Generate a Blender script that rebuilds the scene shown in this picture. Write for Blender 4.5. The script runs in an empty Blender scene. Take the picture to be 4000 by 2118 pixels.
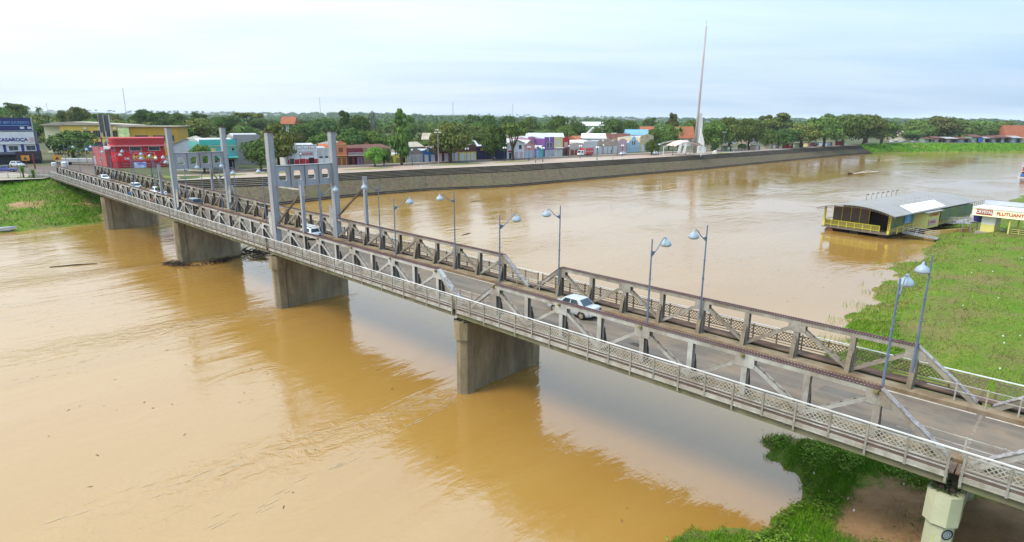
import bpy, math, random
import numpy as np
from mathutils import Vector, Matrix
C = bpy.context.scene.collection
SC = bpy.context.scene
PI = math.pi
# ------------------------------------------------------------------ camera
cam_d = bpy.data.cameras.new('camera'); cam = bpy.data.objects.new('camera', cam_d); C.objects.link(cam)
cr, cu, cf = (0.99998448, 0.00135245, 0.00540448), (-0.00557113, 0.24275639, 0.97007128), (0.0, 0.97008634, -0.24276016)
cam.matrix_world = Matrix(((cr[0], cu[0], -cf[0], 0), (cr[1], cu[1], -cf[1], 0), (cr[2], cu[2], -cf[2], 21.8), (0, 0, 0, 1)))
cam_d.sensor_width = 36.0; cam_d.lens = 21.374; cam_d.clip_start = 0.5; cam_d.clip_end = 40000
SC.camera = cam
# ------------------------------------------------------------------ sky, sun, exposure
SUN_EL, SUN_AZ = math.radians(52), math.radians(-110)       # azimuth clockwise from +Y
w = bpy.data.worlds.new('World'); SC.world = w; w.use_nodes = True
nt = w.node_tree; N = nt.nodes; L = nt.links; N.clear()
def wn(t, **k):
    n = N.new(t)
    for a, b in k.items(): setattr(n, a, b)
    return n
out = wn('ShaderNodeOutputWorld'); bg = wn('ShaderNodeBackground'); bg.inputs[1].default_value = 0.1
sky = wn('ShaderNodeTexSky', sky_type='NISHITA', sun_disc=False); sky.sun_elevation = SUN_EL; sky.sun_rotation = SUN_AZ
sky.air_density = 1.0; sky.dust_density = 2.0; sky.ozone_density = 2.5
tc = wn('ShaderNodeTexCoord'); sep = wn('ShaderNodeSeparateXYZ'); L.new(tc.outputs['Generated'], sep.inputs[0])
def wm(op, a, b=None, c=None):
    n = wn('ShaderNodeMath', operation=op)
    for i, v in enumerate((a, b, c)):
        if v is None: continue
        if isinstance(v, (int, float)): n.inputs[i].default_value = v
        else: L.new(v, n.inputs[i])
    return n.outputs[0]
up = wm('MAXIMUM', sep.outputs[2], 0.0)
den = wm('ADD', up, 0.10)
cx = wm('DIVIDE', sep.outputs[0], den); cy = wm('DIVIDE', sep.outputs[1], den)
comb = wn('ShaderNodeCombineXYZ'); L.new(cx, comb.inputs[0]); L.new(cy, comb.inputs[1])
mp = wn('ShaderNodeMapping'); L.new(comb.outputs[0], mp.inputs[0]); mp.inputs['Rotation'].default_value[2] = 0.25
mp.inputs['Scale'].default_value = (0.35, 0.9, 1); mp.inputs['Location'].default_value = (3.1, 1.7, 0)
n1 = wn('ShaderNodeTexNoise'); L.new(mp.outputs[0], n1.inputs['Vector']); n1.inputs['Scale'].default_value = 0.9
n1.inputs['Detail'].default_value = 7; n1.inputs['Roughness'].default_value = 0.55; n1.inputs['Distortion'].default_value = 0.6
rmp = wn('ShaderNodeMapRange'); L.new(n1.outputs[0], rmp.inputs[0]); rmp.inputs[1].default_value = 0.34; rmp.inputs[2].default_value = 0.70
# a broad veil: thicker overcast towards the west (left), thinner to the right
veil = wm('ADD', wm('MULTIPLY', sep.outputs[0], -0.45), 0.37)
cov = wn('ShaderNodeClamp'); L.new(wm('ADD', wm('MULTIPLY', rmp.outputs[0], 0.30), wm('MULTIPLY_ADD', up, 0.35, veil)), cov.inputs[0])
cov.inputs[1].default_value = 0.0; cov.inputs[2].default_value = 0.97
mix = wn('ShaderNodeMix', data_type='RGBA'); L.new(cov.outputs[0], mix.inputs[0])
hz = wn('ShaderNodeMix', data_type='RGBA')     # thin high overcast over the clear sky
L.new(sky.outputs[0], hz.inputs[6]); hz.inputs[7].default_value = (2.45, 3.75, 5.25, 1); hz.inputs[0].default_value = 0.85
L.new(hz.outputs[2], mix.inputs[6]); mix.inputs[7].default_value = (6.6, 6.75, 6.8, 1)
grad = wn('ShaderNodeMix', data_type='RGBA', blend_type='MULTIPLY'); grad.inputs[0].default_value = 1.0   # an overcast sky is brighter overhead
L.new(mix.outputs[2], grad.inputs[6]); gcol = wn('ShaderNodeCombineColor'); L.new(wm('MULTIPLY_ADD', up, 1.05, 0.88), gcol.inputs[0]); L.new(wm('MULTIPLY_ADD', up, 1.42, 0.90), gcol.inputs[1]); L.new(wm('MULTIPLY_ADD', up, 1.78, 0.92), gcol.inputs[2]); L.new(gcol.outputs[0], grad.inputs[7]); L.new(grad.outputs[2], bg.inputs[0]); L.new(bg.outputs[0], out.inputs[0])
sun_d = bpy.data.lights.new('sun', 'SUN'); sun_d.energy = 2.0; sun_d.angle = math.radians(20); sun_d.color = (1.0, 0.89, 0.72)
sun = bpy.data.objects.new('sun', sun_d); C.objects.link(sun)
sdir = Vector((math.sin(SUN_AZ) * math.cos(SUN_EL), math.cos(SUN_AZ) * math.cos(SUN_EL), math.sin(SUN_EL)))
sun.rotation_euler = sdir.to_track_quat('Z', 'Y').to_euler(); sun.location = (0, 0, 300)
vs = SC.view_settings
vs.view_transform = 'Standard'; vs.look = 'None'; vs.gamma = 1; vs.use_curve_mapping = False; vs.exposure = 0.80
SC.cycles.max_bounces = 5; SC.cycles.diffuse_bounces = 3; SC.cycles.glossy_bounces = 3; SC.cycles.transmission_bounces = 3
SC.cycles.volume_bounces = 0; SC.cycles.use_denoising = True
# ------------------------------------------------------------------ materials
MATS = {}
def lin(c): return tuple(((v / 255) / 12.92 if v / 255 <= 0.04045 else ((v / 255 + 0.055) / 1.055) ** 2.4) for v in c)
def mat(name, c1, c2=None, scale=1.0, rough=0.8, bump=0.0, bscale=None, metal=0.0, stain=None, stain_amt=0.5, stretch=None, rz=0.0, isl=0.0, spec=None, emit=None):
    if name in MATS: return MATS[name]
    m = bpy.data.materials.new(name); m.use_nodes = True; MATS[name] = m
    t = m.node_tree; n = t.nodes; l = t.links; b = n['Principled BSDF']
    b.inputs['Roughness'].default_value = rough; b.inputs['Metallic'].default_value = metal
    if spec is None and rough >= .8: spec = .12
    if spec is not None: b.inputs['Specular IOR Level'].default_value = spec
    c1 = tuple(c1[:3]) + (1,); c2 = tuple((c2 or [v * 0.72 for v in c1[:3]])[:3]) + (1,)
    co = n.new('ShaderNodeTexCoord'); geo = n.new('ShaderNodeNewGeometry')
    src = geo.outputs['Position']
    if stretch:
        mpg = n.new('ShaderNodeMapping'); mpg.vector_type = 'TEXTURE'; mpg.inputs['Scale'].default_value = [1 / v for v in stretch]; mpg.inputs['Rotation'].default_value[2] = rz; l.new(src, mpg.inputs[0]); src = mpg.outputs[0]
    nz = n.new('ShaderNodeTexNoise'); nz.inputs['Scale'].default_value = scale; nz.inputs['Detail'].default_value = 6; nz.inputs['Roughness'].default_value = 0.62
    l.new(src, nz.inputs['Vector'])
    mr = n.new('ShaderNodeMapRange'); mr.inputs[1].default_value = 0.32; mr.inputs[2].default_value = 0.68; l.new(nz.outputs[0], mr.inputs[0])
    mx = n.new('ShaderNodeMix'); mx.data_type = 'RGBA'; mx.inputs[6].default_value = c1; mx.inputs[7].default_value = c2; l.new(mr.outputs[0], mx.inputs[0])
    col = mx.outputs[2]
    if stain:
        n2 = n.new('ShaderNodeTexNoise'); n2.inputs['Scale'].default_value = scale * 0.31; n2.inputs['Detail'].default_value = 8; n2.inputs['Roughness'].default_value = 0.7
        mp2 = n.new('ShaderNodeMapping'); mp2.inputs['Scale'].default_value = (1, 1, 0.35); mp2.inputs['Location'].default_value = (7, 3, 1); l.new(geo.outputs['Position'], mp2.inputs[0]); l.new(mp2.outputs[0], n2.inputs['Vector'])
        r2 = n.new('ShaderNodeMapRange'); r2.inputs[1].default_value = 0.46; r2.inputs[2].default_value = 0.68; r2.inputs[4].default_value = stain_amt; l.new(n2.outputs[0], r2.inputs[0])
        m2 = n.new('ShaderNodeMix'); m2.data_type = 'RGBA'; l.new(col, m2.inputs[6]); m2.inputs[7].default_value = tuple(stain[:3]) + (1,); l.new(r2.outputs[0], m2.inputs[0]); col = m2.outputs[2]
    if isl:
        hsv = n.new('ShaderNodeHueSaturation'); l.new(col, hsv.inputs['Color'])
        q = n.new('ShaderNodeMapRange'); q.inputs[3].default_value = 1 - isl; q.inputs[4].default_value = 1 + isl * 1.2; l.new(geo.outputs['Random Per Island'], q.inputs[0]); l.new(q.outputs[0], hsv.inputs['Value'])
        oi = n.new('ShaderNodeObjectInfo'); q3 = n.new('ShaderNodeMapRange'); q3.inputs[3].default_value = .62; q3.inputs[4].default_value = 1.3; wv_ = n.new('ShaderNodeMath'); wv_.operation = 'FRACT'; wv2 = n.new('ShaderNodeMath'); wv2.operation = 'MULTIPLY'; l.new(oi.outputs['Random'], wv2.inputs[0]); wv2.inputs[1].default_value = 7.31; l.new(wv2.outputs[0], wv_.inputs[0]); l.new(wv_.outputs[0], q3.inputs[0]); mv = n.new('ShaderNodeMath'); mv.operation = 'MULTIPLY'; l.new(q.outputs[0], mv.inputs[0]); l.new(q3.outputs[0], mv.inputs[1]); l.new(mv.outputs[0], hsv.inputs['Value']); q2 = n.new('ShaderNodeMapRange'); q2.inputs[3].default_value = 0.478; q2.inputs[4].default_value = 0.515; l.new(oi.outputs['Random'], q2.inputs[0]); l.new(q2.outputs[0], hsv.inputs['Hue'])
        col = hsv.outputs[0]
    l.new(col, b.inputs['Base Color'])
    if bump:
        bp = n.new('ShaderNodeBump'); bp.inputs['Strength'].default_value = bump; bp.inputs['Distance'].default_value = 0.1
        nb = n.new('ShaderNodeTexNoise'); nb.inputs['Scale'].default_value = bscale or scale * 4; nb.inputs['Detail'].default_value = 5; l.new(src, nb.inputs['Vector'])
        l.new(nb.outputs[0], bp.inputs['Height']); l.new(bp.outputs[0], b.inputs['Normal'])
    if emit: b.inputs['Emission Color'].default_value = tuple(emit) + (1,); b.inputs['Emission Strength'].default_value = 1
    return m
def paint(name, rgb, k=0.8, rough=0.75, dirt=0.35):
    c = [v * k for v in lin(rgb)]
    return mat(name, c, [v * 0.86 for v in c], scale=0.9, rough=rough, stain=[v * 0.55 + 0.012 for v in c], stain_amt=dirt)
# ------------------------------------------------------------------ geometry helper
class MB:
    def __init__(s): s.v = []; s.f = []; s.m = []; s.mi = 0
    def add(s, vs_, fs):
        o = len(s.v); s.v += [tuple(p) for p in vs_]; s.f += [tuple(i + o for i in f) for f in fs]; s.m += [s.mi] * len(fs); return s
    def box(s, x0, x1, y0, y1, z0, z1):
        return s.add([(x0, y0, z0), (x1, y0, z0), (x1, y1, z0), (x0, y1, z0), (x0, y0, z1), (x1, y0, z1), (x1, y1, z1), (x0, y1, z1)],
                     [(0, 3, 2, 1), (4, 5, 6, 7), (0, 1, 5, 4), (1, 2, 6, 5), (2, 3, 7, 6), (3, 0, 4, 7)])
    def beam(s, p, q, w_, h_, side=(0, 1, 0), p2=None):
        p = Vector(p); q = Vector(q); a = (q - p).normalized(); sd = Vector(side); sd = (sd - a * sd.dot(a)).normalized(); u_ = a.cross(sd)
        vs_ = []
        for e in (p, q):
            for sx, sy in ((-1, -1), (1, -1), (1, 1), (-1, 1)): vs_.append(e + sd * sx * w_ / 2 + u_ * sy * h_ / 2)
        return s.add(vs_, [(0, 3, 2, 1), (4, 5, 6, 7), (0, 1, 5, 4), (1, 2, 6, 5), (2, 3, 7, 6), (3, 0, 4, 7)])
    def tube(s, pts, r, n=8, cap=True, r2=None):
        pts = [Vector(p) for p in pts]; K = len(pts); o = len(s.v); rs = [r + ((r2 if r2 is not None else r) - r) * i / max(1, K - 1) for i in range(K)]
        prev = None
        for i, p in enumerate(pts):
            a = (pts[min(i + 1, K - 1)] - pts[max(i - 1, 0)]).normalized()
            ref = Vector((0, 0, 1)) if abs(a.z) < 0.9 else Vector((1, 0, 0))
            if prev is not None: ref = prev
            e1 = (ref - a * ref.dot(a)).normalized(); e2 = a.cross(e1); prev = e1
            for k in range(n):
                t_ = 2 * PI * k / n; s.v.append(tuple(p + (e1 * math.cos(t_) + e2 * math.sin(t_)) * rs[i]))
        for i in range(K - 1):
            for k in range(n):
                s.f.append((o + i * n + k, o + i * n + (k + 1) % n, o + (i + 1) * n + (k + 1) % n, o + (i + 1) * n + k)); s.m.append(s.mi)
        if cap:
            s.f.append(tuple(o + k for k in reversed(range(n)))); s.m.append(s.mi)
            s.f.append(tuple(o + (K - 1) * n + k for k in range(n))); s.m.append(s.mi)
        return s
    def lathe(s, prof, n=12, c=(0, 0, 0)):
        o = len(s.v); K = len(prof)
        for r_, z in prof:
            for k in range(n): s.v.append((c[0] + r_ * math.cos(2 * PI * k / n), c[1] + r_ * math.sin(2 * PI * k / n), c[2] + z))
        for i in range(K - 1):
            for k in range(n): s.f.append((o + i * n + k, o + i * n + (k + 1) % n, o + (i + 1) * n + (k + 1) % n, o + (i + 1) * n + k)); s.m.append(s.mi)
        s.f.append(tuple(o + k for k in reversed(range(n)))); s.m.append(s.mi); s.f.append(tuple(o + (K - 1) * n + k for k in range(n))); s.m.append(s.mi)
        return s
    def prism(s, poly, axis, a, b):
        """poly of 2-D points extruded along axis ('x','y','z') from a to b"""
        def P(p, t): return {'x': (t, p[0], p[1]), 'y': (p[0], t, p[1]), 'z': (p[0], p[1], t)}[axis]
        n = len(poly); vs_ = [P(p, a) for p in poly] + [P(p, b) for p in poly]
        fs = [tuple(range(n)), tuple(reversed(range(n, 2 * n)))] + [(i, i + n, (i + 1) % n + n, (i + 1) % n) for i in range(n)]
        return s.add(vs_, fs)
    def mesh(s, name, mats, smooth=False):
        me = bpy.data.meshes.new(name); me.from_pydata(s.v, [], s.f)
        for m in (mats if isinstance(mats, (list, tuple)) else [mats]): me.materials.append(m)
        if len(me.materials) > 1: me.polygons.foreach_set('material_index', s.m)
        if smooth: me.polygons.foreach_set('use_smooth', [True] * len(me.polygons))
        me.update(); return me
    def obj(s, name, mats, parent=None, smooth=False):
        me = s.mesh(name, mats, smooth); return link(name, me, parent)
def link(name, me, parent=None, loc=None, rot=None, scale=None):
    o = bpy.data.objects.new(name, me); C.objects.link(o)
    if parent: o.parent = parent
    if loc is not None: o.location = loc
    if rot is not None: o.rotation_euler = rot
    if scale is not None: o.scale = scale
    return o
def fixn(o):
    import bmesh
    bm = bmesh.new(); bm.from_mesh(o.data); bmesh.ops.recalc_face_normals(bm, faces=bm.faces[:]); bm.to_mesh(o.data); bm.free(); return o
def tag(o, label, cat, group=None):
    o['label'] = label; o['category'] = cat
    if group: o['group'] = group
    return o
def thing(name, label, cat, loc=(0, 0, 0), rot=(0, 0, 0), group=None):
    return tag(link(name, None, None, loc, rot), label, cat, group)
def struct(o): o['kind'] = 'structure'; return o
def stuff(o): o['kind'] = 'stuff'; return o
def copy_tree(o, parent=None):
    c = o.copy(); C.objects.link(c)
    if parent: c.parent = parent
    for ch in o.children: copy_tree(ch, c)
    return c
def text(name, body, size, m, parent, loc, rot, extrude=0.02, align='CENTER', sx=1.0, bold=0.0):
    cu_ = bpy.data.curves.new(name, 'FONT'); cu_.body = body; cu_.size = size; cu_.extrude = extrude; cu_.align_x = align; cu_.align_y = 'CENTER'; cu_.offset = bold; cu_.resolution_u = 3
    cu_.materials.append(m); tmp = bpy.data.objects.new('tmp', cu_); me = bpy.data.meshes.new_from_object(tmp); bpy.data.objects.remove(tmp); me.name = name
    o = link(name, me, parent, loc, rot); o.scale = (sx, 1, 1); return o
def grid_mesh(name, P, m):
    """P: array rows x cols x 3"""
    R_, K_ = P.shape[:2]; me = bpy.data.meshes.new(name); idx = np.arange(R_ * K_).reshape(R_, K_)
    q = np.stack([idx[:-1, :-1], idx[:-1, 1:], idx[1:, 1:], idx[1:, :-1]], -1).reshape(-1, 4)
    me.vertices.add(R_ * K_); me.vertices.foreach_set('co', P.reshape(-1).astype(np.float32))
    me.loops.add(q.size); me.loops.foreach_set('vertex_index', q.reshape(-1).astype(np.int32))
    me.polygons.add(len(q)); me.polygons.foreach_set('loop_start', np.arange(0, q.size, 4, dtype=np.int32)); me.polygons.foreach_set('loop_total', np.full(len(q), 4, np.int32))
    me.materials.append(m); me.update(calc_edges=True); me.polygons.foreach_set('use_smooth', np.ones(len(q), bool)); return me
def quads_mesh(name, V, m, smooth=False):
    """V: n x 4 x 3 separate quads"""
    n = len(V); me = bpy.data.meshes.new(name)
    me.vertices.add(n * 4); me.vertices.foreach_set('co', V.reshape(-1).astype(np.float32))
    me.loops.add(n * 4); me.loops.foreach_set('vertex_index', np.arange(n * 4, dtype=np.int32))
    me.polygons.add(n); me.polygons.foreach_set('loop_start', np.arange(0, n * 4, 4, dtype=np.int32)); me.polygons.foreach_set('loop_total', np.full(n, 4, np.int32))
    me.materials.append(m); me.update(calc_edges=True); return me
def sstep(t): t = min(1, max(0, t)); return t * t * (3 - 2 * t)
# ------------------------------------------------------------------ surveyed positions (metres)
D = {'shops': {'red_white': (-73.81, 202.69, -65.71, 207.85, 5.76, 7.37), 'white_doors': (-65.67, 207.88, -62.14, 210.46, 5.75, 6.23), 'orange': (-60.73, 211.68, -57.57, 214.41, 5.75, 8.42), 'maroon_balcony': (-57.54, 214.44, -52.87, 218.27, 5.74, 5.97), 'ruin': (-52.72, 218.4, -44.25, 225.35, 5.74, 4.59), 'yellow_small': (-43.77, 225.75, -39.39, 228.71, 5.73, 3.25), 'grey_shutters': (-39.3, 228.77, -33.76, 232.52, 5.73, 5.44), 'blue': (-33.71, 232.54, -29.11, 234.82, 5.72, 5.43), 'maroon': (-29.02, 234.87, -24.18, 237.25, 5.72, 6.69), 'magenta': (-24.14, 237.3, -21.09, 240.17, 5.72, 3.71), 'yellow_brown': (-20.99, 240.26, -14.47, 246.4, 5.72, 6.07), 'navy': (-14.37, 246.46, -2.46, 253.1, 5.71, 6.07), 'white_sign': (-2.36, 253.19, 4.9, 259.14, 5.71, 7.83), 'pink_gable': (5.01, 259.24, 9.33, 263.11, 5.7, 7.39), 'lilac_gable': (9.45, 263.21, 11.37, 264.94, 5.7, 4.76), 'teal_gable': (11.43, 264.99, 13.33, 266.7, 5.7, 4.91), 'pink_flat': (10.46, 264.12, 13.68, 267.12, 5.7, 8.56), 'purple': (13.8, 267.26, 18.12, 272.41, 5.69, 8.57), 'cream': (18.19, 272.48, 22.36, 277.48, 5.69, 8.46), 'red_narrow': (22.43, 277.55, 25.66, 280.93, 5.68, 8.59), 'beige_parapet': (25.79, 281.06, 32.92, 288.53, 5.66, 5.84), 'grey_parapet': (32.99, 288.59, 40.23, 294.91, 5.65, 6.23), 'tan_a': (40.3, 294.98, 43.25, 298.06, 5.64, 6.83), 'tan_b': (43.32, 298.14, 48.87, 303.97, 5.62, 7.57), 'tan_c': (48.95, 304.05, 52.08, 307.35, 5.61, 7.1), 'pink_curved': (52.15, 307.43, 57.6, 313.27, 5.59, 7.0), 'light_blue': (57.92, 313.59, 65.72, 321.38, 5.56, 7.99), 'cream_ornate': (65.89, 321.56, 74.89, 330.88, 5.53, 9.14), 'turquoise': (-92.4, 183.17, -89.24, 200.71, 5.83, 8.79), 'pharm': (-108.19, 166.02, -97.06, 172.03, 7.0, 9.34)}, 'trees': [('mango', -144.68, 203.3, 7.63, 8.16, 9.88), ('bright', -90.37, 179.77, 5.93, 4.61, 8.09), ('mango', -77.49, 189.35, 5.81, 5.7, 9.65), ('tall', -76.83, 202.4, 5.82, 7.27, 14.17), ('bright', -46.71, 208.45, 5.78, 4.02, 6.72), ('mango', -44.57, 213.24, 5.78, 3.03, 5.92), ('tallthin', -39.17, 217.31, 5.78, 5.6, 18.96), ('mango2', -23.01, 230.35, 5.77, 9.28, 15.06), ('mango', -7.4, 246.29, 5.76, 6.05, 13.72), ('open', 0.37, 247.0, 5.76, 6.87, 15.53), ('mango', 65.47, 291.4, 5.61, 4.15, 7.2), ('mango2', 108.09, 331.96, 5.43, 8.84, 16.26), ('mango2', 120.99, 345.45, 5.38, 10.47, 18.0), ('mango2', 134.94, 354.02, 5.32, 9.29, 17.59), ('mango', 152.31, 369.73, 5.25, 5.55, 11.45), ('mango', 165.38, 378.77, 5.2, 8.78, 12.18), ('mango2', 180.77, 388.39, 5.15, 12.25, 15.27), ('mango2', 203.41, 406.59, 5.11, 13.0, 19.35), ('mango', 225.86, 425.35, 5.1, 14.75, 21.07), ('mango2', 251.28, 445.74, 5.1, 14.63, 21.0), ('mango2', 277.13, 467.86, 5.1, 13.32, 17.22), ('mango', 103.74, 318.45, 5.45, 2.19, 5.29), ('mango', 126.18, 340.88, 5.35, 2.67, 4.14)], 'btrees': [('mango', 364.55, 560.0, 5.1, 16.71, 17.5), ('mango2', 389.64, 570.0, 5.1, 21.58, 21.45), ('mango2', 404.63, 565.0, 5.1, 17.37, 18.6), ('mango', 334.28, 520.0, 5.1, 10.3, 9.14), ('mango', 449.25, 600.0, 5.1, 18.74, 17.4), ('mango2', 468.8, 600.0, 5.1, 15.86, 17.03), ('mango', 443.72, 580.0, 5.1, 12.17, 12.82), ('tall', 221.97, 520.0, 5.1, 16.49, 22.57), ('tall', 217.3, 540.0, 5.1, 13.34, 21.02), ('tall', 122.7, 480.0, 5.37, 7.02, 21.4), ('open', 113.84, 520.0, 5.41, 6.65, 18.39), ('palm', 375.83, 620.0, 5.1, 4.83, 17.92), ('open', 273.36, 480.0, 5.1, 10.36, 21.92), ('tall', 312.67, 620.0, 5.1, 10.99, 23.47), ('tall', -88.69, 330.0, 6.25, 6.41, 19.2), ('mango2', -83.74, 340.0, 6.19, 8.75, 17.14), ('pale', -94.53, 420.0, 6.95, 3.59, 20.43), ('tallthin', -59.05, 330.0, 5.94, 3.35, 20.06), ('flat', -152.19, 360.0, 9.82, 10.1, 16.1), ('mango2', -152.72, 330.0, 9.62, 8.33, 12.62), ('mango2', -152.32, 300.0, 9.17, 9.81, 12.12), ('mango', -99.62, 300.0, 7.64, 7.9, 11.8), ('tall', -62.56, 380.0, 5.99, 5.46, 16.94), ('palm', -30.76, 330.0, 5.82, 1.93, 17.08), ('palm', -43.55, 330.0, 5.86, 1.94, 15.01), ('palm', -54.33, 330.0, 5.92, 1.67, 14.9), ('mango2', -32.55, 520.0, 5.77, 10.85, 19.29), ('mango2', -19.81, 520.0, 5.76, 10.84, 19.16), ('mango2', -2.95, 540.0, 5.75, 11.25, 18.75), ('mango', 13.6, 500.0, 5.75, 9.59, 17.06), ('mango2', 30.27, 420.0, 5.72, 8.77, 18.36), ('mango', 40.25, 400.0, 5.7, 7.71, 15.48), ('mango', 71.2, 440.0, 5.59, 9.29, 16.72), ('mango2', 81.86, 430.0, 5.55, 8.21, 15.79), ('mango', 85.53, 340.0, 5.53, 5.84, 13.32), ('mango2', 78.34, 345.0, 5.56, 5.31, 11.82), ('palm', 93.04, 350.0, 5.5, 3.32, 13.57), ('palm', -174.27, 235.0, 8.56, 2.68, 9.18), ('palm', -173.85, 240.0, 8.66, 1.98, 6.91), ('mango', 136.41, 480.0, 5.31, 10.4, 16.22), ('mango2', -69.6, 265.0, 5.91, 7.99, 11.8), ('mango2', -62.12, 275.0, 5.89, 8.22, 10.62), ('mango', -79.51, 262.0, 5.96, 6.84, 9.64), ('mango2', -50.67, 280.0, 5.85, 6.52, 9.51), ('mango', -142.13, 265.0, 8.31, 7.52, 11.12), ('mango2', -153.12, 275.0, 8.77, 6.56, 8.56), ('mango', 49.31, 370.0, 5.67, 6.22, 11.21), ('mango2', 31.2, 370.0, 5.72, 6.96, 12.53), ('mango', 18.6, 360.0, 5.75, 6.01, 10.38), ('mango2', 6.66, 350.0, 5.77, 5.83, 11.16), ('mango', -39.6, 300.0, 5.83, 6.3, 10.95), ('mango', -15.27, 330.0, 5.79, 6.88, 11.3), ('mango', -28.26, 310.0, 5.81, 5.19, 9.01)], 'lamps': [('double', -3.14, 240.62, 5.76, 5.1), ('double', 6.5, 246.02, 5.76, 5.21), ('single', 9.76, 262.76, 5.75, 3.96), ('double', 11.61, 237.61, 5.75, 5.23), ('single', 25.06, 275.51, 5.73, 4.48), ('double', 28.58, 261.46, 5.72, 5.1), ('double', 34.5, 252.24, 5.71, 5.03), ('single', 42.75, 292.06, 5.69, 4.27), ('double', 49.06, 276.89, 5.67, 4.84), ('double', 68.73, 291.93, 5.6, 4.86), ('double', 75.25, 290.93, 5.57, 4.96), ('double', 68.86, 291.95, 5.6, 4.86), ('single', -35.05, 215.25, 5.77, 5.36), ('double', -16.72, 225.56, 5.76, 5.43), ('tall', -25.86, 214.83, 5.77, 11.33), ('tall', 41.92, 258.08, 5.69, 10.45), ('tall', 110.16, 324.62, 5.42, 10.21), ('tall', 171.78, 397.38, 5.18, 10.07), ('tall', 219.05, 432.77, 5.1, 10.26), ('ball', -74.2, 187.77, 5.8, 4.7), ('ball', -69.72, 203.08, 5.81, 4.41), ('ball', -92.99, 158.05, 6.85, 5.2), ('ball', -92.62, 160.0, 6.54, 4.88)], 'people': [(-82.1, 181.74, 5.8), (45.57, 274.5, 5.68), (46.5, 274.63, 5.68), (47.77, 299.35, 5.67), (-8.07, 241.67, 5.76), (-7.07, 241.76, 5.76), (47.88, 276.72, 5.67)], 'tcars': {'blue_pickup': (-134.38, 162.77, 7.34), 'silver_suv': (-143.6, 178.34, 7.45), 'white_car': (-120.47, 182.2, 7.36), 'grey_car': (-125.78, 193.49, 7.43), 'truck': (29.9, 278.07, 5.72), 'white_a': (51.82, 291.33, 5.66), 'white_b': (68.61, 296.16, 5.6), 'flatbed': (-139.55, 191.38, 7.5), 'crane': (-136.68, 191.83, 7.49), 'white_far': (148.42, 385.58, 5.26)}, 'obelisk': (91.28, 311.37, 5.51), 'tent': [(69.37, 294.15, 5.6), (78.94, 285.44, 5.56), (90.5, 313.59, 5.51)], 'stalls': [((117.62, 336.49, 5.39), 30), ((140.49, 355.11, 5.29), 30), ((153.98, 370.06, 5.24), 28), ((161.13, 377.96, 5.21), 24), ((173.44, 387.06, 5.18), 30), ((186.12, 400.03, 5.14), 26), ((195.36, 409.09, 5.12), 22), ((201.96, 414.02, 5.11), 20), ((216.47, 424.13, 5.1), 36), ((230.56, 434.29, 5.1), 24)], 'poles': [(-154.85, 188.85, 7.6, 8.67), (-118.92, 179.57, 7.34, 8.77), (-140.62, 191.21, 7.51, 4.68), (-134.71, 173.29, 7.38, 4.12)], 'yuccas': [(-118.7, 148.59, 7.27), (-116.41, 148.76, 7.26)], 'masts': [(-431.24, 700.0, 7.21, 45.11), (-336.97, 1100.0, 7.2, 49.41), (-85.72, 900.0, 5.75, 38.52), (-0.19, 1300.0, 5.75, 46.63), (-888.9, 1200.0, 7.2, 40.4)], 'far_houses': [('orange_pav', -155.47, -147.05, 420.0, 9.63, 12.78, 8.12), ('red_roof_a', 86.96, 99.72, 440.0, 5.53, 11.62, 8.46), ('red_roof_b', 101.93, 116.3, 400.0, 5.46, 12.08, 4.87), ('white_roof', 48.68, 80.94, 560.0, 5.67, 13.89, 10.77), ('cream_two', 43.65, 52.72, 370.0, 5.69, 11.16, 6.72), ('blue_roof', 69.83, 82.24, 380.0, 5.6, 10.34, 7.15), ('yellowbox', 315.06, 327.37, 520.0, 5.1, 8.62, 0.69), ('pinkhouse', 444.61, 465.62, 560.0, 5.1, 13.48, 1.16), ('whitehouse_a', -25.54, -17.57, 300.0, 5.8, 12.01, 6.85), ('whiteroof_b', -95.0, -90.19, 420.0, 7.03, 13.04, 10.03), ('longroof', 7.77, 26.93, 335.0, 5.76, 8.7, 6.55), ('metalroof', 39.29, 51.13, 345.0, 5.7, 8.44, 5.95), ('darkroof', 51.7, 65.09, 345.0, 5.66, 8.54, 5.36), ('flatA', -37.19, -29.83, 300.0, 5.82, 10.97, 7.96), ('whiteM', -41.88, -35.95, 290.0, 5.83, 9.35, 6.44)], 'shacks': [(345.74, 505.0, 5.3, 7.26, 5.32), (356.04, 505.0, 5.3, 11.13, 4.84), (366.34, 505.0, 5.3, 9.68, 4.84), (376.64, 505.0, 5.3, 8.23, 7.26), (382.82, 505.0, 5.3, 12.1, 5.81), (392.08, 505.0, 5.3, 9.68, 6.29), (399.29, 505.0, 5.3, 8.23, 6.78), (408.56, 505.0, 5.3, 9.68, 6.29), (337.5, 505.0, 5.3, 6.29, 4.36)], 'logs': [(-68.71, 87.73, 0.0), (-63.39, 90.33, 0.0), (-9.74, 115.08, 0.0), (-8.18, 117.56, 0.0), (-11.33, 164.23, 0.0), (-8.51, 165.94, 0.0)], 'litter_xy': [(64.88, 79.7), (62.0, 79.63), (50.52, 65.17), (68.66, 87.08), (75.55, 87.93), (46.01, 53.8), (44.95, 52.3), (40.03, 46.45), (47.98, 54.25), (55.39, 66.47), (18.91, 33.78), (18.87, 31.87), (19.36, 30.7), (19.07, 29.57), (22.98, 31.49), (15.39, 29.91), (25.93, 29.18)]}
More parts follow.
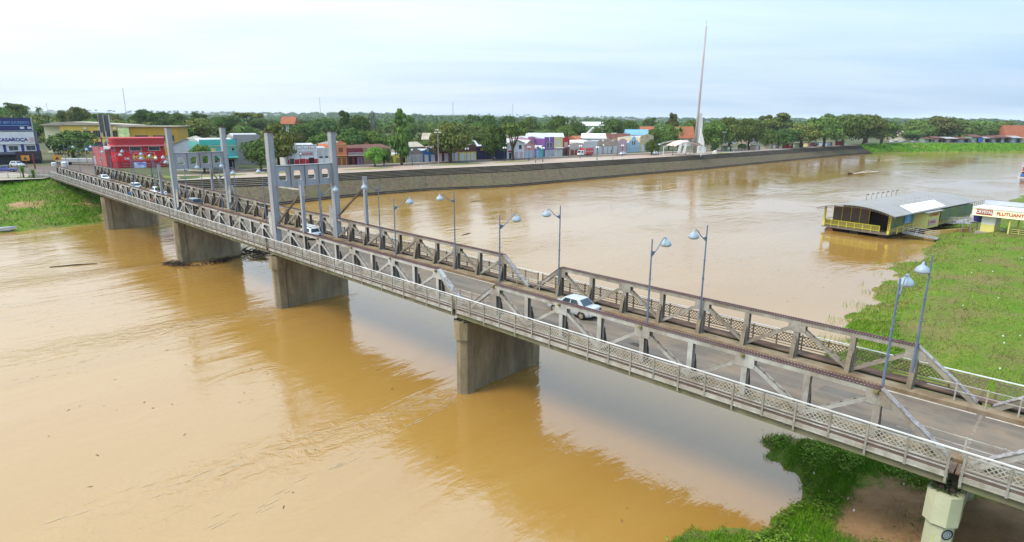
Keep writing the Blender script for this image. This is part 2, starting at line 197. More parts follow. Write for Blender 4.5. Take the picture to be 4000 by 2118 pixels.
# ------------------------------------------------------------------ bridge materials
STEEL = mat('steel_weathered', (0.43, 0.425, 0.40), (0.29, 0.285, 0.26), 1.1, 0.55, 0.15, 9, stain=(0.14, 0.085, 0.045), stain_amt=0.78)
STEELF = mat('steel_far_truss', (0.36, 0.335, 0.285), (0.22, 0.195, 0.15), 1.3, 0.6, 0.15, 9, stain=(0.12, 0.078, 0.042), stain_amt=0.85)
SPECK = mat('steel_speckled', (0.30, 0.28, 0.26), (0.08, 0.045, 0.035), 5.0, 0.7, 0.15, 9, stain=(0.40, 0.40, 0.39), stain_amt=0.5)
RAILW = mat('rail_white', (0.40, 0.39, 0.36), (0.24, 0.222, 0.19), 1.8, 0.6, 0.1, 12, stain=(0.15, 0.105, 0.06), stain_amt=0.7)
POSTM = mat('rail_post_grey', (0.29, 0.28, 0.255), (0.18, 0.17, 0.145), 2.0, 0.7, stain=(0.13, 0.09, 0.055), stain_amt=.6)
HANDR = mat('handrail_white', (0.72, 0.72, 0.70), (0.50, 0.49, 0.46), 0.8, 0.4, stain=(0.25, 0.21, 0.16), stain_amt=0.4)
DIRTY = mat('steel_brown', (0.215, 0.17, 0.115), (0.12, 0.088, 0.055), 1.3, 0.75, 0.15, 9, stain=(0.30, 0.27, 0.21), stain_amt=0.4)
RUST = mat('steel_rust', (0.075, 0.034, 0.030), (0.045, 0.021, 0.019), 2.5, 0.8, 0.2, 14, stain=(0.13, 0.085, 0.065), stain_amt=0.35)
WEBM = mat('steel_web', (0.125, 0.095, 0.07), (0.075, 0.055, 0.04), 1.2, 0.8, stain=(0.2, 0.17, 0.13), stain_amt=0.4)
TOWER = mat('tower_grey', (0.30, 0.315, 0.345), (0.235, 0.245, 0.27), 0.9, 0.6, 0.1, 6, stain=(0.175, 0.16, 0.15), stain_amt=0.7, stretch=(1, 1, 0.22))
GIRD = mat('girder_green_brown', (0.20, 0.185, 0.125), (0.12, 0.105, 0.07), 0.9, 0.8, 0.15, 8, stain=(0.13, 0.17, 0.05), stain_amt=0.5)
CONC = mat('pier_concrete', (0.33, 0.275, 0.18), (0.19, 0.15, 0.092), 0.9, 0.9, 0.3, 6, stain=(0.095, 0.07, 0.043), stain_amt=0.7, stretch=(1, 1, .28))
CONCL = mat('pier_paint', (0.44, 0.44, 0.31), (0.36, 0.36, 0.245), 0.6, 0.85, 0.15, 6, stain=(0.22, 0.20, 0.13), stain_amt=0.5)
ASPH = mat('bridge_asphalt', (0.165, 0.138, 0.112), (0.105, 0.086, 0.069), 1.0, 0.9, 0.2, 30, stain=(0.24, 0.17, 0.11), stain_amt=0.6, stretch=(.09, 1.0, 1), rz=-0.764)
JOINT = mat('joint_mortar', (0.21, 0.17, 0.13), (0.13, 0.105, 0.08), 3, .9)
PATCH = mat('road_patch', (0.135, 0.118, 0.10), (0.105, 0.092, 0.078), 0.8, .9)
KERB = mat('kerb_dusty', (0.22, 0.155, 0.09), (0.13, 0.085, 0.05), 1.2, 0.9, 0.2, 10, stain=(0.36, 0.32, 0.25), stain_amt=0.4)
FOOT = mat('footway_brown', (0.15, 0.095, 0.068), (0.10, 0.066, 0.05), 1.0, 0.9, 0.1, 10, stain=(0.24, 0.2, 0.15), stain_amt=0.4)
LINEP = mat('road_paint', (0.62, 0.54, 0.44), (0.30, 0.25, 0.2), 1.4, 0.8)
LAMPB = mat('lamp_blue_grey', (0.12, 0.16, 0.23), (0.09, 0.12, 0.18), 2, 0.5)
LAMPT = mat('lamp_dish', (0.27, 0.33, 0.37), (0.20, 0.25, 0.29), 3, 0.45)
LAMPW = mat('lamp_glass', (0.62, 0.60, 0.54), (0.5, 0.47, 0.42), 3, 0.35)
OLIVE = mat('box_olive', (0.20, 0.16, 0.05), (0.13, 0.10, 0.03), 4, 0.7)
MOSS = mat('moss_green', (0.05, 0.095, 0.02), (0.07, 0.08, 0.025), 3, 0.95, 0.4, 12)
BO = (-3.5966, 46.1473); BAZ = -0.7641634; BG = 0.002862; BZ = 7.32
def bxy(u, v, dz=0.0):
    c, s = math.cos(BAZ), math.sin(BAZ)
    return Vector((BO[0] + c * u - s * v, BO[1] + s * u + c * v, BZ - BG * u + dz))
BROT = (0, BG, BAZ)
NY, FY, TW = 0.0, 7.72, 0.36
ZT = 2.42
def rivet(mb, x, y, z, ny, r=0.022):
    mb.add([(x - r, y, z - r), (x + r, y, z - r), (x + r, y, z + r), (x - r, y, z + r), (x, y + ny * r * 0.9, z)], [(0, 1, 4), (1, 2, 4), (2, 3, 4), (3, 0, 4)])
_cache = {}
def hpost(h, ST_):
    if (h, ST_.name) not in _cache:
        b = MB(); b.box(-.155, .155, 0, .022, 0, h); b.box(-.155, .155, .338, .36, 0, h); b.mi = 1; b.box(-.012, .012, .022, .338, 0, h); _cache[(h, ST_.name)] = b.mesh('vertical_post', [ST_, WEBM])
    return _cache[(h, ST_.name)]
def brace_mesh():
    if 'kb' not in _cache:
        b = MB(); b.prism([(0, 0), (0.46, 0), (0.28, 0.95), (0.22, 0.95), (0.16, 1.35), (0, 1.35)], 'x', -.02, .02); b.mi = 1
        b.beam((0, .46, 0), (0, .28, .95), .26, .03, (1, 0, 0)); b.beam((0, .22, .95), (0, .16, 1.35), .26, .03, (1, 0, 0))
        _cache['kb'] = b.mesh('knee_brace', [WEBM, DIRTY])
    return _cache['kb']
def diag_mesh(dx, ST_):
    k = ('dg', round(dx, 2), ST_.name)
    if k not in _cache:
        b = MB(); p, q = Vector((0, 0, 1.95)), Vector((dx, 0, 0.05))
        for y in (.03, .33): b.beam(p + Vector((0, y, 0)), q + Vector((0, y, 0)), .022, .20, (0, 1, 0))
        _cache[k] = b.mesh('diagonal', ST_)
        b = MB(); a = (q - p); Lh = a.length; a = a / Lh; nrm = Vector((-a.z, 0, a.x)); nrm = nrm if nrm.z > 0 else -nrm; n_ = 9
        for off in (.1, -.1):
            for i in range(n_):
                t0, t1 = .08 + .84 * i / n_, .08 + .84 * (i + 1) / n_; y0, y1 = (.04, .32) if i % 2 else (.32, .04)
                P0 = p + a * (Lh * t0) + nrm * off + Vector((0, y0, 0)); P1 = p + a * (Lh * t1) + nrm * off + Vector((0, y1, 0)); b.beam(P0, P1, .06, .012, nrm.cross(P1 - P0))
        _cache[k + ('l',)] = b.mesh('lacing', DIRTY)
    return _cache[k], _cache[k + ('l',)]
def lattice_bar(up):
    k = ('lb', up)
    if k not in _cache:
        b = MB(); b.beam((-.27, 0, .39) if up else (-.27, 0, .93), (.27, 0, .93) if up else (.27, 0, .39), .04, .014, (1, 0, 0)); _cache[k] = b.mesh('lattice_bar', RAILW)
    return _cache[k]
def make_span(label, u0, Ln, n, lend, rend, single_bars=0, rivets=False, knob=True):
    """lend / rend: 'slope' (inclined end post), 'tower' (chord runs on to the tower), 'vert' (upright end post)"""
    t = thing('bridge_span', label, 'bridge', bxy(u0, 0), BROT, 'riveted steel truss spans of the bridge'); p = Ln / n
    # deck
    b = MB(); b.box(-.199, Ln + .199, 1.05, 6.95, -.48, -.2); link('road_deck', b.mesh('road_deck', ASPH), t)
    b = MB(); b.box(.0, Ln, 6.70, 6.79, -.2, -.194); link('edge_line', b.mesh('edge_line', LINEP), t)
    b = MB(); b.box(.0, Ln, 1.22, 1.31, -.2, -.194); link('edge_line', b.mesh('edge_line', LINEP), t)
    b = MB(); b.box(-.27, -.12, 1.06, 6.94, -.2, -.192); link('expansion_joint', b.mesh('expansion_joint', JOINT), t)
    rp = random.Random(int(u0 * 3) + 50)
    for q in range(max(4, int(Ln / 5))):
        xq = rp.uniform(1, Ln - 6); yq = rp.uniform(1.6, 5.2); b = MB(); lq, wq = rp.uniform(1.0, 5.0), rp.uniform(.4, 1.2); b.add([(xq, yq, -.1955), (xq + lq, yq + rp.uniform(-.1, .1), -.1955), (xq + lq + rp.uniform(-.2, .2), yq + wq, -.1955), (xq + .1, yq + wq * rp.uniform(.8, 1.1), -.1955)], [(0, 1, 2, 3)]); link('road_patch', b.mesh('road_patch', PATCH), t)
    b = MB(); b.box(-.198, Ln + .198, .38, 1.045, -.5, 0); link('kerb', b.mesh('kerb', KERB), t)
    b = MB(); b.box(-.198, Ln + .198, 6.955, 7.70, -.5, 0); link('kerb', b.mesh('kerb', KERB), t)
    b = MB(); b.box(-.17, Ln + .17, 8.22, 9.08, -.03, .05); link('footway', b.mesh('footway', FOOT), t)
    b = MB(); b.box(-.17, Ln + .17, -1.06, -.10, -.03, .05); link('footway', b.mesh('footway', FOOT), t)
    b = MB(); b.box(0, .16, .362, 7.718, -.92, -.505); fb = b.mesh('floor_beam', GIRD)
    for i in range(0, n + 1, 2): link('floor_beam', fb, t, (min(i * p, Ln - .17), 0, 0))
    top0 = 0.0 if lend in ('tower', 'vert') else p; top1 = Ln if rend in ('tower', 'vert') else Ln - p
    for side, y0 in ((0, NY), (1, FY)):
        b = MB(); b.box(0.05, Ln - .05, y0, y0 + TW, -.95, -.12); b.box(.05, Ln - .05, y0 - .05, y0 + TW + .05, -.12, -.09); b.box(.05, Ln - .05, y0 - .05, y0 + TW + .05, -.98, -.95)
        link('bottom_chord', b.mesh('bottom_chord', GIRD), t)
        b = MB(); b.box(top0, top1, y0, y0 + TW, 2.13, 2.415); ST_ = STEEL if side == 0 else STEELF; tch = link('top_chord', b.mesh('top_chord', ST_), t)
        b = MB(); b.box(top0 - .06, top1 + .06, y0 - .05, y0 + TW + .05, 2.418, 2.44)
        link('cover_plate', b.mesh('cover_plate', RUST), tch)
        if rivets:
            b = MB(); x = top0
            while x < top1:
                rivet(b, x, y0 - .001, 2.37, -1); rivet(b, x, y0 - .001, 2.19, -1)
                for yy in (y0 - .01, y0 + TW + .01): b.add([(x - .022, yy - .022, 2.44), (x + .022, yy - .022, 2.44), (x + .022, yy + .022, 2.44), (x - .022, yy + .022, 2.44), (x, yy, 2.462)], [(0, 1, 4), (1, 2, 4), (2, 3, 4), (3, 0, 4)])
                x += .16
            stuff(link('rivets', b.mesh('rivets', STEEL), tch))
        gus = MB(); gus.box(-.52, .52, -.022, -.004, 1.62, 2.128); gus.box(-.52, .52, .364, .382, 1.62, 2.128)
        key = ('gus', rivets, ST_.name)
        if key not in _cache: _cache[key] = gus.mesh('gusset_plate', ST_)
        if ('gr',) not in _cache:
            b = MB()
            for sx in (-1, 1):
                for i in range(5):
                    for j in range(2): rivet(b, sx * (.18 + i * .075 + j * .05), -.0225, 2.02 - i * .065 + j * .05, -1)
            for i in range(4):
                for xx in (-.05, .05): rivet(b, xx, -.0225, 1.68 + i * .1, -1)
            _cache[('gr',)] = b.mesh('rivets', STEEL)
        for i in range(1, n):
            x = i * p; h = 2.128
            link('vertical_post', hpost(h, ST_), t, (x, y0, 0))
            kb = link('knee_brace', brace_mesh(), t, (x, y0 + (TW if side == 0 else 0), 0), None, (1, 1 if side == 0 else -1, 1))
            if i % 2 == 1:
                g = link('gusset_plate', _cache[key], t, (x, y0, 0))
                if rivets: stuff(link('rivets', _cache[('gr',)], g))
                if side == 0 and knob:
                    if 'jb' not in _cache:
                        b = MB(); b.box(-.085, .085, -.13, 0, 2.17, 2.34); b.box(-.05, .05, -.17, -.13, 2.2, 2.31); _cache['jb'] = b.mesh('junction_box', OLIVE)
                    link('junction_box', _cache['jb'], t, (x - .12, y0, 0))
                for sgn in (-1, 1):
                    j = i + sgn
                    if (j == 0 and lend == 'slope') or (j == n and rend == 'slope'): continue
                    dm, lm = diag_mesh(sgn * (p - .22), ST_); do = link('diagonal', dm, t, (x + sgn * .18, y0, 0)); stuff(link('lacing', lm, do))
        for end, xx, sg in ((lend, 0, 1), (rend, Ln, -1)):
            if end == 'slope':
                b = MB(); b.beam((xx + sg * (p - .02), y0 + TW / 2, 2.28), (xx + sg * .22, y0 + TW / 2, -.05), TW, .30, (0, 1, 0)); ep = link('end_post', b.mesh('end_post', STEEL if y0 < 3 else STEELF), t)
                b = MB(); nx = -sg * 0.61; nz = .79
                b.beam((xx + sg * (p + .06) + nx * .165, y0 + TW / 2, 2.30 + nz * .165), (xx + sg * .22 + nx * .165, y0 + TW / 2, -.05 + nz * .165), TW + .1, .022, (0, 1, 0)); link('cover_plate', b.mesh('cover_plate', SPECK), ep)
            elif end == 'vert':
                b = MB(); b.box(xx + sg * .02 - .0, xx + sg * .38, y0 - .01, y0 + TW + .01, -.1, 2.41) if sg > 0 else b.box(xx - .38, xx - .02, y0 - .01, y0 + TW + .01, -.1, 2.41)
                link('end_post', b.mesh('end_post', WEBM), t)
    # railings
    for side, y in ((0, -1.1), (1, 9.1)):
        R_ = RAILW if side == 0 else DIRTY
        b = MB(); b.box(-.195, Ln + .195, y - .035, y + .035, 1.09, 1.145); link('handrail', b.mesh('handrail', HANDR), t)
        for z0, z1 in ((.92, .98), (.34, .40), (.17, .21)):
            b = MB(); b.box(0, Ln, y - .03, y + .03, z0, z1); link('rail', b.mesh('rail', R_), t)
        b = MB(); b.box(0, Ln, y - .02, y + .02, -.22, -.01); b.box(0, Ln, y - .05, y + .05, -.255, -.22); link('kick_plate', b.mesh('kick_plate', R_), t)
        b = MB(); sy_ = 1 if side == 0 else -1; b.box(0, Ln, min(y + sy_ * .14, y + sy_ * .24), max(y + sy_ * .14, y + sy_ * .24), -.66, -.26); link('fascia_beam', b.mesh('fascia_beam', GIRD), t)
        for dbl in (0, 1):
            if ('rp', side, dbl) not in _cache:
                b = MB(); b.box(-.03, .03, -.05, .05, -.3 - .2 * dbl, 1.088); b.box(-.045, .045, -.06, -.05, -.3 - .2 * dbl, 1.0); _cache[('rp', side, dbl)] = b.mesh('railing_post', POSTM if side == 0 else R_)
        nb = 2 * n
        for i in range(nb + 1):
            dbl = 1 if (i % 2 == 0 or i in (0, nb)) else 0
            link('railing_post', _cache[('rp', side, dbl)], t, (min(max(i * p / 2, .07), Ln - .07), y, 0))
        # lattice
        inf = MB(); left = single_bars if side == 0 else 0; wj = p / 2 - .14; stp = .225
        for i in reversed(range(nb)):
            xa = i * p / 2 + .07; xb = xa + wj; kx = 0
            while xa - .54 + .1 + kx * stp < xb - .05:
                s0 = xa - .54 + .1 + kx * stp; kx += 1; c0_, c1_ = max(s0, xa), min(s0 + .54, xb)
                if c1_ - c0_ < .08: continue
                for up in (0, 1):
                    yy = y + (.012 if up else -.012); z0_, z1_ = .39 + (c0_ - s0), .39 + (c1_ - s0)
                    if not up: z0_, z1_ = 1.32 - z0_, 1.32 - z1_
                    if left > 0:
                        if c1_ - c0_ > .535: link('lattice_bar', lattice_bar(up), t, ((c0_ + c1_) / 2, yy, 0))
                        else: b = MB(); b.beam((c0_, 0, z0_), (c1_, 0, z1_), .04, .014, (1, 0, 0)); link('lattice_bar', b.mesh('lattice_bar', RAILW), t, (0, yy, 0))
                        left -= 1
                    else: inf.beam((c0_, yy, z0_), (c1_, yy, z1_), .04, .014, (1, 0, 0))
        stuff(link('lattice_infill', inf.mesh('lattice_infill', R_), t))
    if 'bk' not in _cache:
        b = MB(); b.prism([(-1.08, -.24), (-.02, -.24), (-.02, -.86), (-.2, -.86), (-1.08, -.36)], 'x', -.05, .05); _cache['bk'] = b.mesh('bracket', WEBM)
        b = MB(); b.prism([(9.08, -.24), (8.1, -.24), (8.1, -.86), (8.28, -.86), (9.08, -.36)], 'x', -.05, .05); _cache['bkf'] = b.mesh('bracket', WEBM)
    for i in range(0, n + 1):
        x = min(max(i * p, .1), Ln - .1); link('bracket', _cache['bk'], t, (x, 0, 0)); link('bracket', _cache['bkf'], t, (x, 0, 0))
    return t
sA = make_span('nearest full truss span, carrying the silver saloon car', 0.0, 32.0, 10, 'slope', 'slope', 300, True)
sB = make_span('truss span between the right lift tower and the silver saloon span', -32.4, 32.0, 10, 'tower', 'slope')
sC = make_span('truss span hung between the two lift towers', -65.0, 32.1, 10, 'tower', 'tower')
sD = make_span('long far truss span running from the left lift tower to the town bank', -147.7, 82.5, 26, 'vert', 'tower')
sF = make_span('truss span over the right grassy bank, cut by the right edge', 32.4, 32.0, 10, 'slope', 'slope')
# pipe barrier across the gaps between trusses at the span joints (two thin white rails on posts)
for u0, vv, lab in ((32.2, .7, 'low pipe barrier in the truss gap above the nearest pier, road side'), (-.2, .7, 'low pipe barrier in the truss gap over the middle pier, near side'), (32.2, 7.4, 'low pipe barrier in the far truss gap beside the grassy bank'), (-.2, 7.4, 'low pipe barrier in the far truss gap above the middle pier')):
    t = thing('pipe_barrier', lab, 'barrier', bxy(u0, vv), BROT)
    for z in (.55, .95):
        b = MB(); b.tube([(-2.6, 0, z), (2.6, 0, z)], .028, 6); link('rail', b.mesh('rail', RAILW), t)
    for x in (-1.3, 0.05, 1.4):
        b = MB(); b.box(x - .035, x + .035, -.035, .035, 0, 1.0); link('post', b.mesh('post', RAILW), t)
# ------------------------------------------------------------------ lift towers
def make_tower(label, u):
    t = thing('lift_tower', label, 'tower', bxy(u, 0), BROT, 'grey steel lift towers')
    H_ = 12.75
    for y0 in (-.14, 7.60):
        b = MB(); b.box(-.42, .42, y0, y0 + .05, -.95, H_); b.box(-.42, .42, y0 + .59, y0 + .64, -.95, H_); b.box(-.36, -.33, y0 + .05, y0 + .59, -.95, H_); b.box(.33, .36, y0 + .05, y0 + .59, -.95, H_)
        col = link('column', b.mesh('column', TOWER), t)
        b = MB(); b.box(-.47, .47, y0 - .05, y0 + .69, H_, H_ + .06); link('cap_plate', b.mesh('cap_plate', RUST), col)
        for zs in (2.9, 6.4, 9.8): b = MB(); b.box(-.44, .44, y0 - .018, y0 - .002, zs, zs + .55); link('splice_plate', b.mesh('splice_plate', TOWER), col)
        b = MB(); zz = -.5
        while zz < H_ - .1:
            for xx in (-.37, .37): rivet(b, xx, y0 - .001, zz, -1, .03)
            zz += .22
        stuff(link('rivets', b.mesh('rivets', WEBM), col))
        b = MB(); b.box(-.5, .5, y0 - .03, y0 - .002, -.95, .9); b.box(-.5, .5, y0 + .642, y0 + .67, -.95, .9); link('base_plate', b.mesh('base_plate', TOWER), col)
    y0, y1, z0, z1 = .51, 7.59, 6.72, 9.1
    b = MB(); pw_ = (y1 - y0) / 4
    for i in range(4):
        a, c = y0 + i * pw_, y0 + (i + 1) * pw_; ha, hc, hb, ht = a + .42, c - .42, z0 + .68, z1 - .62; f = .10
        o = [(a, z0), (c, z0), (c, z1), (a, z1)]; hole = [(ha + f, hb), (hc - f, hb), (hc, hb + f), (hc, ht - f), (hc - f, ht), (ha + f, ht), (ha, ht - f), (ha, hb + f)]
        quads = [(o[0], o[1], hole[1], hole[0]), (o[1], hole[2], hole[1]), (o[1], o[2], hole[3], hole[2]), (o[2], hole[4], hole[3]), (o[2], o[3], hole[5], hole[4]), (o[3], hole[6], hole[5]), (o[3], o[0], hole[7], hole[6]), (o[0], hole[0], hole[7])]
        for xx in (-.16, .16):
            for q in quads: b.add([(xx, pt[0], pt[1]) for pt in q], [tuple(range(len(q)))])
        for k in range(8):
            p_, q_ = hole[k], hole[(k + 1) % 8]; b.add([(-.16, *p_), (-.16, *q_), (.16, *q_), (.16, *p_)], [(0, 1, 2, 3)])
    cb = fixn(link('crossbeam', b.mesh('crossbeam', TOWER), t))
    for z in (z0, z1):
        b = MB(); b.box(-.26, .26, y0, y1, z - .03, z + .03); link('flange', b.mesh('flange', TOWER), cb)
    for i in range(1, 4):
        b = MB(); y = y0 + i * pw_; b.box(-.21, .21, y - .03, y + .03, z0 + .032, z1 - .032); link('stiffener', b.mesh('stiffener', WEBM), cb)
    return t
def ear(t, sgn):
    for y0 in (-.05, .37, 7.67, 8.09):
        b = MB(); pts = [(0, 1.0), (.75, 1.3), (.95, 2.2), (1.0, 3.3), (.85, 3.75), (.6, 3.9), (.35, 3.7), (.2, 3.2), (0.0, 2.9)]
        b.prism([(sgn * (.42 + x), z) for x, z in pts], 'y', y0, y0 + .04); fixn(link('ear_plate', b.mesh('ear_plate', STEEL), t))
tR = make_tower('right-hand grey lift tower, nearer to the viewer', -32.65); ear(tR, -1)
tL = make_tower('left-hand grey lift tower, nearer to the town', -65.25); ear(tL, 1)
def guide_mast(label, u, v, dirn, top):
    t = thing('guide_mast', label, 'post', bxy(u, v), BROT, 'upright masts braced to the lift towers')
    b = MB(); b.box(-.17, .17, .01, .05, 2.46, top); b.box(-.17, .17, .31, .35, 2.46, top); b.box(-.11, .11, .05, .31, 2.46, top); link('shaft', b.mesh('shaft', TOWER), t)
    b = MB()
    for x in (-.2, .14): b.box(x, x + .06, -.02, .38, top - 1.2, top + .45)
    link('fork_head', b.mesh('fork_head', TOWER), t)
    b = MB(); b.beam((0, .18, top - .7), (dirn * 6.1, .18, 2.75), .16, .2, (0, 1, 0)); link('stay', b.mesh('stay', WEBM), t)
    return t
guide_mast('near-side mast braced to the right lift tower', -26.0, NY, -1, 7.5); guide_mast('far-side mast braced to the right lift tower', -26.0, FY, -1, 7.5)
guide_mast('near-side mast braced to the left lift tower', -71.6, NY, 1, 6.6); guide_mast('far-side mast braced to the left lift tower', -71.6, FY, 1, 6.3)
b = MB(); b.beam((-6.35, .5, 6.8), (0, .3, 7.0), .12, .14, (0, 1, 0)); o = b.obj('tie_strut', STEEL); o.location = bxy(-26.0, NY); o.rotation_euler = BROT; tag(o, 'pale strut from the right lift tower to the near-side mast', 'strut')
# ------------------------------------------------------------------ piers
def octo(hu, v0, v1, c): return [(-hu + c, v0), (hu - c, v0), (hu, v0 + c), (hu, v1 - c), (hu - c, v1), (-hu + c, v1), (-hu, v1 - c), (-hu, v0 + c)]
def make_pier(label, u, k=1.0, top=-1.15, bottom=-8.6, m=CONC, cap=True, mural=False):
    t = thing('bridge_pier', label, 'pier', bxy(u, 0), BROT, 'concrete piers of the bridge')
    hu = .62 * k
    for v0, v1 in ((-.75 - .25 * (k - 1), .85 * k), (7.2 - .8 * (k - 1), 8.85)):
        b = MB(); b.prism(octo(hu, v0, v1, .4 * k), 'z', bottom, top - (1.45 if cap else 0)); pl = fixn(link('pillar', b.mesh('pillar', m), t))
        if cap:
            e = .16 * k; b = MB(); pts0 = octo(hu + e, v0 - e, v1 + e, .45 * k)
            b.prism(pts0, 'z', top - 1.45, top); fixn(link('pillar_head', b.mesh('pillar_head', m), pl))
        for jz in range(4):
            b = MB(); zj = -2.9 - jz * 1.35
            if zj > bottom + .3: b.prism(octo(hu + .006, v0 - .006, v1 + .006, .4 * k), 'z', zj, zj + .035); fixn(link('form_joint', b.mesh('form_joint', GIRD), pl))
        for yb in ((v0 + v1) / 2 - .1,):
            b = MB()
            for sx in (-.2, .2): b.prism([(sx - .16, top), (sx + .16, top), (sx + .07, top + .22), (sx - .07, top + .22)], 'y', yb - .2, yb + .2)
            fixn(link('bearing', b.mesh('bearing', WEBM), t))
    b = MB(); b.box(-hu * .62, hu * .62, .7 * k, 7.4, bottom, top - .05); link('web_wall', b.mesh('web_wall', m), t)
    b = MB(); rng = random.Random(int(u * 7)); 
    for i in range(60):
        x, y = rng.uniform(-hu, hu), rng.uniform(-.6, .7); h = rng.uniform(.05, .22); a = rng.uniform(0, 6.28)
        b.add([(x - .1 * math.cos(a), y - .1 * math.sin(a), top), (x + .1 * math.cos(a), y + .1 * math.sin(a), top), (x + rng.uniform(-.1, .1), y, top + h)], [(0, 1, 2)])
    stuff(link('moss', b.mesh('moss', MOSS), t))
    return t
make_pier('tan concrete wall pier standing in the river under the silver saloon span', -.2)
make_pier('concrete wall pier under the right lift tower', -32.7)
make_pier('concrete wall pier under the left lift tower, driftwood around it', -65.3, 1.15, cap=False)
make_pier('concrete wall pier at the foot of the far grassy bank', -106.1, 1.15, cap=False)
P5 = make_pier('cream octagonal pier on the near bank with loudspeakers painted on it', 32.0, .86, -1.34, -7.4, CONCL)
GREYP = mat('mural_grey', (0.30, 0.33, 0.36), (0.22, 0.25, 0.28), 3, 0.8); BLKP = mat('mural_black', (0.025, 0.028, 0.032), None, 3, 0.8); LGP = mat('mural_light', (0.42, 0.46, 0.48), (0.33, 0.37, 0.4), 3, 0.8)
def ring(mb, c, e1, e2, nrm, r0, r1, off):
    n_ = 28; V = []
    for r_ in (r0, r1):
        for k in range(n_): a = 2 * PI * k / n_; V.append(c + e1 * math.cos(a) * r_ + e2 * math.sin(a) * r_ + nrm * off)
    mb.add(V, [(k, (k + 1) % n_, n_ + (k + 1) % n_, n_ + k) for k in range(n_)])
hu5 = .62 * .86; c5 = .4 * .86; v05 = -.75 - .25 * -.14
fc = Vector((hu5 - c5 / 2, v05 + c5 / 2, 0)); nn = Vector((1, -1, 0)).normalized(); ee = Vector((1, 1, 0)).normalized()
for zc in (-3.25, -3.98):
    c_ = fc + Vector((0, 0, zc)); b = MB(); ez = Vector((0, 0, 1)); s_ = .66
    ring(b, c_, ee, ez, nn, .3 * s_, .40 * s_, .006); ring(b, c_, ee, ez, nn, .14 * s_, .17 * s_, .006); ring(b, c_, ee, ez, nn, 0.0, .035, .006); b.mi = 1
    ring(b, c_, ee, ez, nn, .17 * s_, .3 * s_, .006); b.mi = 2; ring(b, c_, ee, ez, nn, .035, .14 * s_, .006)
    fixn(link('speaker_mural', b.mesh('speaker_mural', [BLKP, GREYP, LGP]), P5))
YLP = mat('graffiti_yellow', (0.62, 0.55, 0.16), None, 3, 0.8); b = MB(); rng = random.Random(5); fl = Vector((-hu5 + c5, v05 - .006, 0))
for i in range(14):
    x0 = rng.uniform(.03, .3); z0 = rng.uniform(-4.6, -3.6); a = rng.uniform(0, PI); l_ = rng.uniform(.15, .4)
    b.beam(fl + Vector((x0, 0, z0)), fl + Vector((min(.36, max(.02, x0 + l_ * math.cos(a))), 0, z0 + l_ * math.sin(a))), .025, .006, (1, 0, .01))
stuff(link('graffiti', b.mesh('graffiti', YLP), P5))
# abutment and turned walkway at the town end
AB = thing('bridge_abutment', 'concrete abutment with the bent walkway at the town end of the bridge', 'abutment', bxy(-147.75, 0), BROT)
b = MB(); b.box(-3.2, -.06, -.4, 8.6, -4.0, -.5); link('abutment_wall', b.mesh('abutment_wall', CONC), AB)
b = MB(); b.box(-5.0, -.06, .4, 7.7, -.48, -.2); link('approach_slab', b.mesh('approach_slab', ASPH), AB)
b = MB(); b.prism([(-.02, -1.08), (-.02, -.1), (-3.2, -.1), (-7.6, -3.6), (-7.2, -4.5), (-3.0, -1.08)], 'z', -.3, .05); fixn(link('walkway_slab', b.mesh('walkway_slab', RAILW), AB))
b = MB(); b.box(-3.2, -2.5, -.95, -.3, -3.6, -.3); link('column', b.mesh('column', CONCL), AB)
rl = [Vector((0, -1.1, 0)), Vector((-3.0, -1.1, 0)), Vector((-7.2, -4.5, 0))]
for a_, c_ in ((rl[0], rl[1]), (rl[1], rl[2])):
    for z in (.3, .7, 1.12):
        b = MB(); b.beam(a_ + Vector((0, 0, z)), c_ + Vector((0, 0, z)), .06, .05, (0, 1, .01)); link('rail', b.mesh('rail', RAILW), AB)
    for i in range(5):
        q = a_.lerp(c_, i / 4); b = MB(); b.box(q.x - .04, q.x + .04, q.y - .04, q.y + .04, -.2, 1.1); link('railing_post', b.mesh('railing_post', RAILW), AB)
# ------------------------------------------------------------------ street lamps of the bridge
def lamp_proto():
    t = link('bridge_lamp', None)
    b = MB(); b.tube([(0, 0, 0), (0, 0, 4.0), (0, 0, 7.65)], .078, 8, r2=.042); b.lathe([(.1, 0), (.1, .5), (.08, .52)], 8); b.lathe([(.09, 3.9), (.09, 4.0)], 8); b.lathe([(.08, 5.2), (.08, 5.26)], 8); link('pole', b.mesh('pole', LAMPB), t)
    b = MB(); b.tube([(0, 0, 6.75), (0, .3, 6.78), (0, .7, 6.95), (0, 1.15, 7.32), (0, 1.45, 7.52), (0, 1.75, 7.5)], .03, 6); b.prism([(0.03, 6.55), (.5, 6.82), (.25, 6.86), (.03, 6.95)], 'x', -.03, .03); link('arm', b.mesh('arm', LAMPB), t)
    b = MB(); b.lathe([(.36, 7.02), (.365, 7.06), (.325, 7.17), (.245, 7.28), (.14, 7.37), (.08, 7.42), (.07, 7.53), (.03, 7.55)], 16, (0, 1.75, 0)); hd = link('lamp_head', b.mesh('lamp_head', LAMPT, True), t)
    b = MB(); b.lathe([(.11, 6.91), (.25, 6.94), (.34, 7.017)], 14, (0, 1.75, 0)); link('diffuser', b.mesh('diffuser', LAMPW, True), hd)
    return t
LP = lamp_proto(); first = True
us = [28.8, 16.0, 3.2, -10.0, -22.8, -35.9, -48.7, -61.5, -75.0, -87.7, -100.4, -113.1, -125.8, -138.5]
wh = ['beside the right grassy bank', 'just right of the silver car', 'just left of the silver car', 'fourth from the right', 'right of the right tower mast', 'left of the right lift tower', 'midway between the lift towers', 'right of the left lift tower', 'next to the left mast', 'second past the left tower', 'third past the left tower', 'fourth past the left tower', 'fifth past the tower', 'last at the town end']
